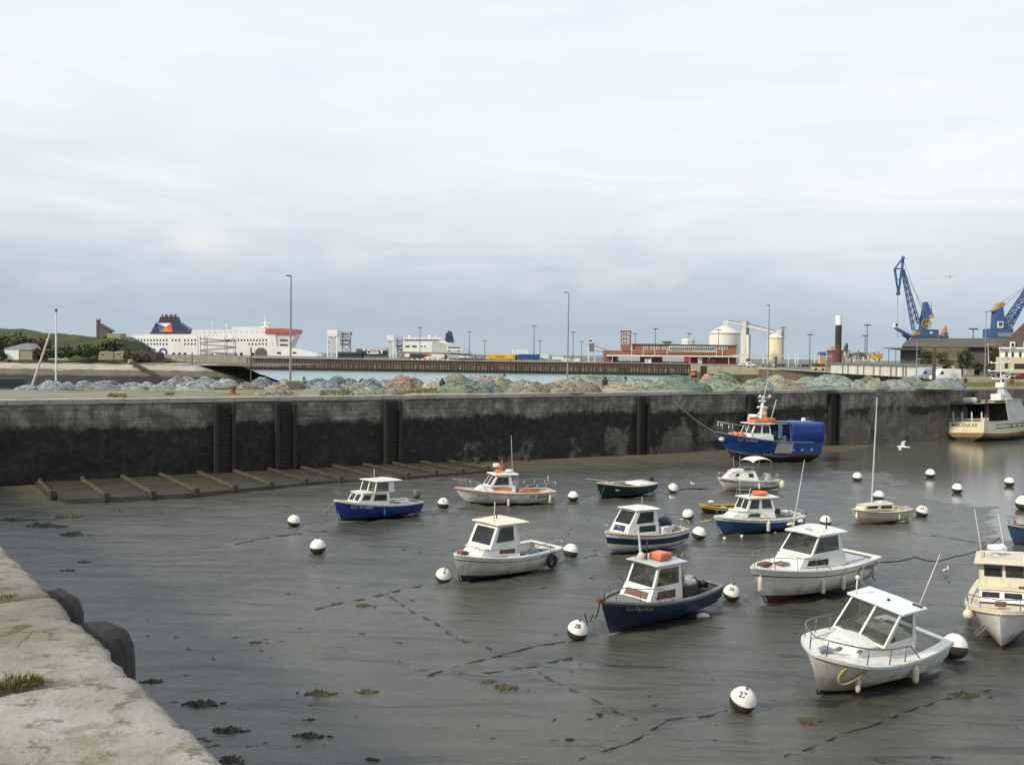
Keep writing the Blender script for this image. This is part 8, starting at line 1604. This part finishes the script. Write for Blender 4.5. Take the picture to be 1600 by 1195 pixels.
def buoy(px, py, dpx, lb, tilt=0, tdir=0, num=None, edge=-.15, green=False, name='mooring_buoy', z0=None, ring=True):
    """px,py: centre; dpx: width in the photo"""
    g = mud(px, py + dpx * .42) if z0 is None else at(px, py + dpx * .42, z0); Y = g.y; r = dpx / FPX * Y / 2; gz = mud_z(g.x, g.y) if z0 is None else z0
    o = thing(name, lb, 'buoy', (g.x, g.y, gz + r * .80), 0, 'mooring buoys on the mud')
    f = thing.__globals__['bpy'].data.objects
    R = Matrix.Rotation(rad(tdir), 4, 'Z') @ Matrix.Rotation(rad(tilt), 4, 'X'); q = MB(); n = 28
    lat = [-90, -72, -54, -38, -24, -14, math.degrees(math.asin(edge)), 0 if edge < -.02 else 8, 14, 28, 42, 56, 70, 82, 90]; lat = sorted(set(lat)); prof = []
    for a in lat:
        a_ = rad(a); k = 1 + (.06 if a > 0 else -.10) * abs(math.sin(a_)) ** 1.5; prof.append((max(.002, r * math.cos(a_)), r * math.sin(a_) * k))
    q.lathe(prof, (0, 0, 0), n); ei = lat.index(math.degrees(math.asin(edge)))
    q.m = [(1 if (i // n) < ei else 0) for i in range((len(lat) - 1) * n)] + [1, 0]; q.v = [tuple(R @ Vector(v)) for v in q.v]
    q.build('float', [BUOYW, BUOYKG if green else BUOYK], o, smooth=True)
    if ring:
        q = MB(); tp = R @ Vector((0, 0, r * 1.06)); q.cyl(R @ Vector((0, 0, r * .98)), R @ Vector((0, 0, r * 1.16)), r * .10, r * .07, 8)
        q.tube([R @ Vector((r * .13 * math.cos(a * .6283), 0, r * 1.24 + r * .13 * math.sin(a * .6283))) for a in range(11)], r * .03, 5); q.build('lifting_ring', RUST, o)
    if num:
        vs, fs = text_mesh(num, r * .62, .035); vw = (EYE - o.location).normalized(); vw.z = 0; vw.normalize(); el = rad(40); nrm = vw * math.cos(el) + Vector((0, 0, 1)) * math.sin(el)
        rt = Vector((0, 0, 1)).cross(nrm).normalized(); up = nrm.cross(rt); up2 = up * math.cos(.2) + rt * math.sin(.2); rt2 = rt * math.cos(.2) - up * math.sin(.2); q = MB(); Ri = R.inverted()
        out = []
        for v in vs:
            d = (nrm + rt2 * (v.x / r) + up2 * (v.y / r)).normalized(); l = (Ri.to_3x3() @ d); k = 1 + (.06 if l.z > 0 else -.10) * abs(l.z) ** 1.5
            l2 = Vector((l.x, l.y, l.z * k)); out.append(R.to_3x3() @ l2 * (r * 1.012))
        q.add(out, fs); q.build('number', TXTK, o, fixn=False)
    return o
for a in ((459, 814, 20, 'white buoy left of the royal blue boat', 14, 60, None), (496.5, 854, 25, 'white buoy alone on open mud below the royal blue boat', 5, 0, None), (692.5, 787, 18, 'white buoy marked 2 by the outboard of the royal blue boat', 5, 90, '2'), (895.5, 776, 17, 'white buoy behind the stern of the orange trimmed boat', 5, 0, None), (692.5, 899, 25, 'half brown tilted buoy at the bow of the tyre hung boat', 28, 25, '12'),
          (891.5, 860, 24, 'white buoy at the stern of the tyre hung boat', 12, 120, None), (902, 984, 33, 'white buoy marked 28 at the bow of the navy boat', 20, 30, '28'), (1143, 927, 27, 'white buoy marked 26 at the stern of the navy boat', 18, 20, '26'), (1092, 833, 22, 'white buoy right of the navy striped boat', 14, 60, None), (1075, 804, 18, 'tilted white buoy behind the navy striped boat', 28, -30, None),
          (1051.5, 763, 16, 'brown sided buoy right of the green rowing boat', 34, 20, None), (1160, 1094, 42, 'nearest white buoy marked 27 alone on the foreground mud', 24, 30, '27'), (1290, 814, 18, 'white buoy behind the roof of the red bottomed cruiser', 8, 0, None), (1339.5, 745.5, 15, 'white buoy left of the sailing boat mast', 8, 0, None), (1453.5, 740, 15, 'white buoy afloat below the white trawler, left one', 8, 0, None),
          (1495.5, 763, 16, 'white buoy with dark skirt right of the small sailing boat', 8, 0, None), (1577, 753, 15, 'white buoy afloat at the far right of the basin', 4, 0, None), (1440.5, 800, 19, 'white buoy marked 23 at the stern of the small sailing boat', 14, 30, '23'), (1373, 776, 18, 'white buoy just behind the cabin of the small sailing boat', 0, 0, None), (1563, 858, 21, 'half brown buoy behind the roof of the motor cruiser', 34, -40, None), (1599, 786, 24, 'white buoy cut by the frame edge beside the bright blue boat', 6, 0, None), (1491, 1010, 40, 'big white buoy at the stern of the nearest boat', 12, 150, None)):
    px, py, d, lb, ti, td, nu = a
    buoy(px, py, d, lb, ti, td, nu, edge=.08 if ti < 20 else .16, green=ti > 25, z0=-.62 if px > 1440 and py < 790 else None)
for px, py, lb in ((1132, 842, 'small white float left of two below the mid blue boat'), (1159, 839, 'small white float between two others below the mid blue boat'), (1211, 834, 'small white float right of two below the mid blue boat'), (1098, 967, 'small cream float lying under the navy boat stern')):
    g = mud(px, py); o = thing('small_float', lb, 'float', (g.x, g.y, mud_z(g.x, g.y) + .06), 0, 'small floats on the mud'); r = .10 if px > 1100 else .19
    MB().ball((0, 0, 0), r, 14, 10, 0, (1.6 if r > .15 else 1, 1, .9)).build('float', BUOYW if r < .15 else FEND, o, smooth=True); MB().cyl((r * .8, 0, 0), (r * (1.9 if r > .15 else 1.3), 0, -.02), .02, n=6).build('eyelet', ROPED, o)
# ---------------------------------------------------------------- chains and drag marks
MUDD = M('chain_mud', (.05, .048, .04), .6, var=.5, scale=4, bmp=.5, bscale=20)
def chain(pts, r, lb, name='mooring_chain', cat='chain', seed=0):
    P_ = [mud(*p) for p in pts]; out = []; rr = random.Random(seed)
    for a, b_ in zip(P_, P_[1:]):
        n = max(4, int((b_ - a).length / .35))
        for k in range(n):
            p = a.lerp(b_, k / n); p.x += .22 * mnoise.noise((p.y * .5, seed, 1)) + .06 * mnoise.noise((p.y * 2.1, seed, 1)); p.y += .3 * mnoise.noise((p.x * .5, seed, 4)) + .08 * mnoise.noise((p.x * 2.1, seed, 4)); p.z = mud_z(p.x, p.y) + r * (1.0 + .8 * mnoise.noise((p.x * .5, p.y * .5, seed))); out.append(p)
    o0 = out[0].copy(); q = MB(); q.tube([p - o0 for p in out], [r * (.8 + .5 * abs(mnoise.noise((k * .7, seed, 2)))) for k in range(len(out))], 6); o = q.build(name, MUDD, None, smooth=True, fixn=False); o.location = o0
    return tag(o, lb, cat, 'mooring chains half sunk in the mud')
CH = [([(492, 951), (560, 938), (605, 930), (640, 920), (683, 911)], 'half buried chain leading left from the half brown tilted buoy'), ([(600, 925), (622, 943), (660, 965), (720, 998), (775, 1018)], 'sunken chain line running diagonally over the open foreground mud'), ([(668, 1057), (720, 1040), (780, 1025), (830, 1012), (890, 1000)], 'half buried chain leading left from buoy 28'), ([(720, 1052), (800, 1047), (840, 1045), (870, 1034), (900, 1028)], 'second sunken chain just below the one from buoy 28'), ([(830, 1045), (870, 1070), (930, 1094), (1010, 1132)], 'sunken chain line running toward the bottom below buoy 28'), ([(905, 1188), (980, 1165), (1040, 1128), (1100, 1120), (1142, 1108)], 'half buried chain left of the nearest buoy'), ([(870, 880), (930, 868), (1000, 868)], 'sunken chain between the tyre hung boat and the striped boat'),
      ([(700, 796), (800, 790), (880, 786)], 'dark chain in front of the orange trimmed boat'), ([(1060, 766), (1110, 764)], 'short dark chain right of the brown sided buoy'), ([(1440, 807), (1420, 812)], 'short chain between buoy 23 and the small sailing boat'), ([(1000, 755), (1120, 742), (1130, 742)], 'dark chain behind the green rowing boat'), ([(1230, 1180), (1330, 1140), (1480, 1090), (1560, 1075)], 'sunken chain below the nearest boat'), ([(365, 850), (430, 838), (520, 828)], 'sunken chain left of the lone white buoy'), ([(1380, 757), (1420, 752), (1446, 746)], 'dark chain between the sailing mast and the floating buoy'), ([(1400, 830), (1470, 838), (1545, 850)], 'sunken chain left of the half brown buoy')]
for k, (pts, lb) in enumerate(CH): chain(pts, .026 if k != 8 else .07, lb, seed=k + 1)
# ---------------------------------------------------------------- weed on the mud
SW = M('seaweed', (.018, .018, .010), .55, var=.5, scale=5, col2=(.05, .045, .02), bmp=.6, bscale=20); SWB = M('seaweed_brown', (.05, .04, .018), .6, var=.5, scale=5, col2=(.09, .07, .03), bmp=.6, bscale=20)
def weed(px, py, wpx, hpx, lb, seed, mat=SW, n=60):
    g = mud(px, py); sx = wpx / FPX * g.y / 2; sy = hpx / FPX * g.y * 1.6; rr = random.Random(seed); q = MB(); zg = mud_z(g.x, g.y)
    for k in range(n):
        x, y = rr.gauss(0, .42) * sx, rr.gauss(0, .4) * sy * .6; s_ = (.03 + .17 * rr.random() ** 2) * min(1.2, sx * 1.6); a = rr.uniform(0, 3.14)
        zz = mud_z(g.x + x, g.y + y) - zg; h = s_ * rr.uniform(.3, 1.3) * math.exp(-(x / sx) ** 2)
        q.add([(x + s_ * math.cos(a + j * 1.257) * rr.uniform(.6, 1.5), y + s_ * math.sin(a + j * 1.257) * rr.uniform(.5, 1.1), zz + .004) for j in range(5)] + [(x, y, zz + h + .02)], [(j, (j + 1) % 5, 5) for j in range(5)])
    for k in range(n // 3):
        x, y = rr.gauss(0, .5) * sx, rr.gauss(0, .4) * sy * .6; a = rr.uniform(-.5, .5); l = rr.uniform(.2, .6) * sx; pts = [(x + l * u * math.cos(a + u * .6), y + l * u * math.sin(a + u * .6), mud_z(g.x + x + l * u, g.y + y) - zg + .02) for u in (0, .3, .6, 1)]; q.tube(pts, [.03, .028, .02, .008], 4)
    o = q.build('seaweed_clump', mat, None, fixn=False); o.location = (g.x, g.y, zg); return tag(o, lb, 'seaweed', 'seaweed clumps on the mud')
WD = [(314, 1098, 46, 16, 'largest dark seaweed clump on the mud just right of the pale slabs'), (356, 1138, 50, 8, 'flat seaweed clump below the largest one near the slab edge'), (235, 1064, 32, 9, 'seaweed clump against the slab edge left of the largest clump'), (358, 1184, 30, 14, 'seaweed clump near the bottom beside the slab corner'), (497, 1083, 52, 9, 'pale brown flat weed smear left of a dark weed streak'), (573, 1080, 32, 8, 'dark weed streak right of the pale brown smear'), (762, 1064, 24, 10, 'dark round weed clump left of the brown clump pair'), (789, 1074, 34, 14, 'brown weed clump in the open foreground mud'), (661, 1047, 24, 7, 'small brown weed clump left end of the buoy 28 chain'), (566, 946, 26, 6, 'brown weed clump under the chain of the tilted buoy'), (482, 1148, 40, 9, 'dark weed streak low in the foreground'), (484, 1122, 18, 5, 'thin dark weed scrap above the low streak'), (581, 1182, 20, 5, 'small weed scrap at the very bottom middle'), (936, 1117, 14, 12, 'dark weed tuft by the sunken chain left of the nearest buoy'), (890, 1155, 14, 5, 'thin weed scrap near the bottom below the chains'),
      (100, 808, 46, 16, 'long dark weed patch before the timber grid at the left'), (20, 812, 50, 8, 'dark weed patch touching the left frame edge'), (70, 822, 60, 8, 'dark weed patch left below the timber grid'), (112, 834, 40, 8, 'dark weed patch furthest from the timber grid'), (180, 799, 24, 4, 'thin weed scrap before the second timber beam'), (130, 878, 22, 5, 'small weed scrap on the mud above the pile heads'), (106, 891, 24, 4, 'flat weed scrap just above the pile heads'), (400, 1002, 22, 4, 'thin weed scrap in the left middle mud'), (1265, 1125, 40, 14, 'brown weed mark under the nearest boat bow'), (1546, 985, 14, 10, 'weed strands under the motor cruiser bow'), (1505, 1085, 60, 10, 'dark weed streak right of the nearest boat stern')]
for k, (px, py, w_, h_, lb) in enumerate(WD): weed(px, py, w_, h_, lb, k + 5, SWB if 'brown' in lb else SW, 70 if w_ > 28 else 36)
q = MB(); rr = random.Random(21)
for k in range(1100):
    px = rr.uniform(60, 1600); py = 760 + 430 * rr.random() ** .9; g = mud(px, py)
    if wloc(g)[1] > -8: continue
    if rr.random() > .25 + .75 * max(0, mnoise.noise((g.x * .12, g.y * .12, 3)) + .3): continue
    z = mud_z(g.x, g.y); s_ = .012 + .07 * rr.random() ** 3 * (.6 + g.y / 60); a = rr.gauss(.1, .5); st_ = rr.uniform(.8, 3.5)
    ca, sa = math.cos(a), math.sin(a); q.add([(g.x + (ca * ux * st_ - sa * uy) * s_, g.y + (sa * ux * st_ + ca * uy) * s_, z + .006 + zz * s_) for ux, uy, zz in [(ux + rr.uniform(-.35, .35), uy + rr.uniform(-.35, .35), zz) for ux, uy, zz in ((-1, 0, 0), (0, -.7, 0), (1, .1, 0), (.2, .8, 0), (0, 0, .45))]], [(0, 1, 4), (1, 2, 4), (2, 3, 4), (3, 0, 4)])
o = q.build('debris', SW, None, fixn=False); o['kind'] = 'stuff'; o['label'] = 'small scraps of weed and shell strewn over the mud'
# ---------------------------------------------------------------- gulls
GW = M('gull_white', (.74, .74, .72), .7, var=.1); GG = M('gull_grey', (.38, .40, .42), .7, var=.12); GB = M('gull_black', (.03, .03, .03), .7); GY = M('gull_bill', (.6, .4, .05), .6)
def gull_flying(p, rz, lb, sc_=1.0, bank=.2):
    o = thing('gull', lb, 'gull', p, rz); o.rotation_euler = (bank, 0, rz); o.scale = (sc_,) * 3; q = MB(); q.lathe([(.005, -.34), (.035, -.28), (.07, -.12), (.085, .02), (.075, .12), (.05, .19), (.052, .24), (.04, .29), (.012, .325)], (0, 0, 0), 12, 0, 'x')
    q.add([(-.30, -.03, 0), (-.46, -.07, .0), (-.46, .07, .0), (-.30, .03, 0), (-.30, -.03, .02), (-.46, -.07, .01), (-.46, .07, .01), (-.30, .03, .02)], [(0, 1, 2, 3), (7, 6, 5, 4), (0, 4, 5, 1), (1, 5, 6, 2), (2, 6, 7, 3), (3, 7, 4, 0)]); q.build('body', GW, o, smooth=True)
    for s_ in (-1, 1):
        sec = [(.04, .10, -.10, .03), (.25, .14, -.09, .13), (.40, .12, -.07, .15), (.58, .03, -.10, .10), (.72, -.10, -.16, .03)]; vs = []
        for y, f, bk, z in sec: vs += [(f, s_ * y, z + .012), (bk, s_ * y, z + .004), (bk, s_ * y, z - .002), (f, s_ * y, z - .008)]
        q = MB(); q.add(vs, [(i * 4 + j, (i + 1) * 4 + j, (i + 1) * 4 + (j + 1) % 4, i * 4 + (j + 1) % 4) for i in range(4) for j in range(4)] + [(16, 17, 18, 19)]); q.m = [1 if i >= 12 else 0 for i in range(17)]; q.build('wing', [GG, GB], o)
    MB().cyl((.31, 0, -.005), (.40, 0, -.02), .018, .005, 6).build('bill', GY, o); return o
gull_flying(atd(1410, 698, 62), rad(140), 'gull flying low over the basin in front of the far wall', 1.0, -.5)
gull_flying(atd(1483, 433, 150), rad(20), 'tiny dark gull gliding in the sky between the two cranes', 1.15, .1)
def gull_standing(px, py, rz, lb):
    g = mud(px, py); o = thing('gull', lb, 'gull', (g.x, g.y, mud_z(g.x, g.y)), rz); q = MB(); q.lathe([(.005, -.26), (.03, -.2), (.075, -.06), (.085, .05), (.07, .14), (.03, .19)], (0, 0, .20), 12, 0, 'x'); q.lathe([(.04, .22), (.042, .30), (.05, .34), (.04, .39), (.01, .41)], (.15, 0, 0), 10); q.build('body', GW, o, smooth=True)
    for s_ in (-1, 1): MB().ball((-.05, s_ * .06, .225), .16, 10, 6, 0, (1.2, .25, .42)).build('wing', GG, o, smooth=True); MB().cyl((.0, s_ * .035, .13), (0.01, s_ * .035, 0), .009, n=5).build('leg', GY, o)
    MB().cyl((.19, 0, .355), (.27, 0, .34), .014, .004, 6).build('bill', GY, o)
gull_standing(1082, 759, 2.4, 'white gull standing on the mud right of the brown sided buoy'); gull_standing(1478, 896, .5, 'white gull standing on the mud right of the red bottomed cruiser')
gull_standing(1050, 781, 3.0, 'white gull standing on the mud left of the black dinghy')
# ---------------------------------------------------------------- the mud gives way under boats, buoys and chains
import numpy as np
mo = bpy.data.objects['mud_flat']; me = mo.data; nV = len(me.vertices); co_ = np.empty(nV * 3); me.vertices.foreach_get('co', co_); co_ = co_.reshape(-1, 3)
rs = np.random.RandomState(4); jit = rs.rand(nV)
wob = np.sin(co_[:, 0] * 3.1 + np.sin(co_[:, 1] * 2.3) * 1.7) * np.cos(co_[:, 1] * 2.7 + np.sin(co_[:, 0] * 1.9))
for B in BOATS:
    iv = np.array(B.mw.inverted()); c_ = np.array(B.o.location); sel = np.nonzero(((co_[:, 0] - c_[0]) ** 2 + (co_[:, 1] - c_[1]) ** 2) < (B.L * 1.9 * B.sc) ** 2)[0]
    if not len(sel) or B.o.name.startswith('work_boat'): continue
    P_ = co_[sel]; l = P_ @ iv[:3, :3].T + iv[:3, 3]; t_ = np.clip(l[:, 0] / B.L, 0, 1); hb = np.array([B.b(min(.97, tt)) for tt in t_]) * .80
    dx = np.maximum(np.maximum(-l[:, 0], l[:, 0] - B.L * .93), 0); dy = np.maximum(np.abs(l[:, 1]) - hb, 0); d = np.sqrt(dx ** 2 + dy ** 2) * B.sc; ins = (dx == 0) & (np.abs(l[:, 1]) < hb)
    add = .10 * np.exp(-((d - .40) / .28) ** 2) * (1 + .8 * wob[sel]) - .07 * np.exp(-(d / .16) ** 2)
    wake = np.exp(-((np.abs(l[:, 1]) - B.B * .28) / .22) ** 2) * (l[:, 0] < 0) * np.exp(l[:, 0] / 4.0); add = add - .06 * wake
    add[ins] = -.05; co_[sel, 2] += add
for o in list(COL.objects):
    if o.name.startswith('mooring_buoy'):
        x, y = o.location.x, o.location.y; d = np.sqrt((co_[:, 0] - x) ** 2 + (co_[:, 1] - y) ** 2); s_ = d < 2.2; co_[s_, 2] += (.07 * np.exp(-((d[s_] - .62) / .22) ** 2) * (1 + .7 * wob[s_]) - .05 * np.exp(-(d[s_] / .4) ** 2))
    if o.name.startswith('mooring_chain') and o.get('group', '').startswith('mooring chains'):
        vs = np.array([tuple(o.location + v.co) for v in list(o.data.vertices)[::18]])[:, :2]; lo, hi = vs.min(0) - 1.5, vs.max(0) + 1.5
        s_ = np.nonzero((co_[:, 0] > lo[0]) & (co_[:, 0] < hi[0]) & (co_[:, 1] > lo[1]) & (co_[:, 1] < hi[1]))[0]
        if len(s_): d = np.sqrt(((co_[s_, None, :2] - vs[None]) ** 2).sum(2)).min(1); co_[s_, 2] += .05 * np.exp(-((d - .42) / .2) ** 2) * (1 + .6 * wob[s_]) - .035 * np.exp(-(d / .2) ** 2)
me.vertices.foreach_set('co', co_.ravel()); me.update()
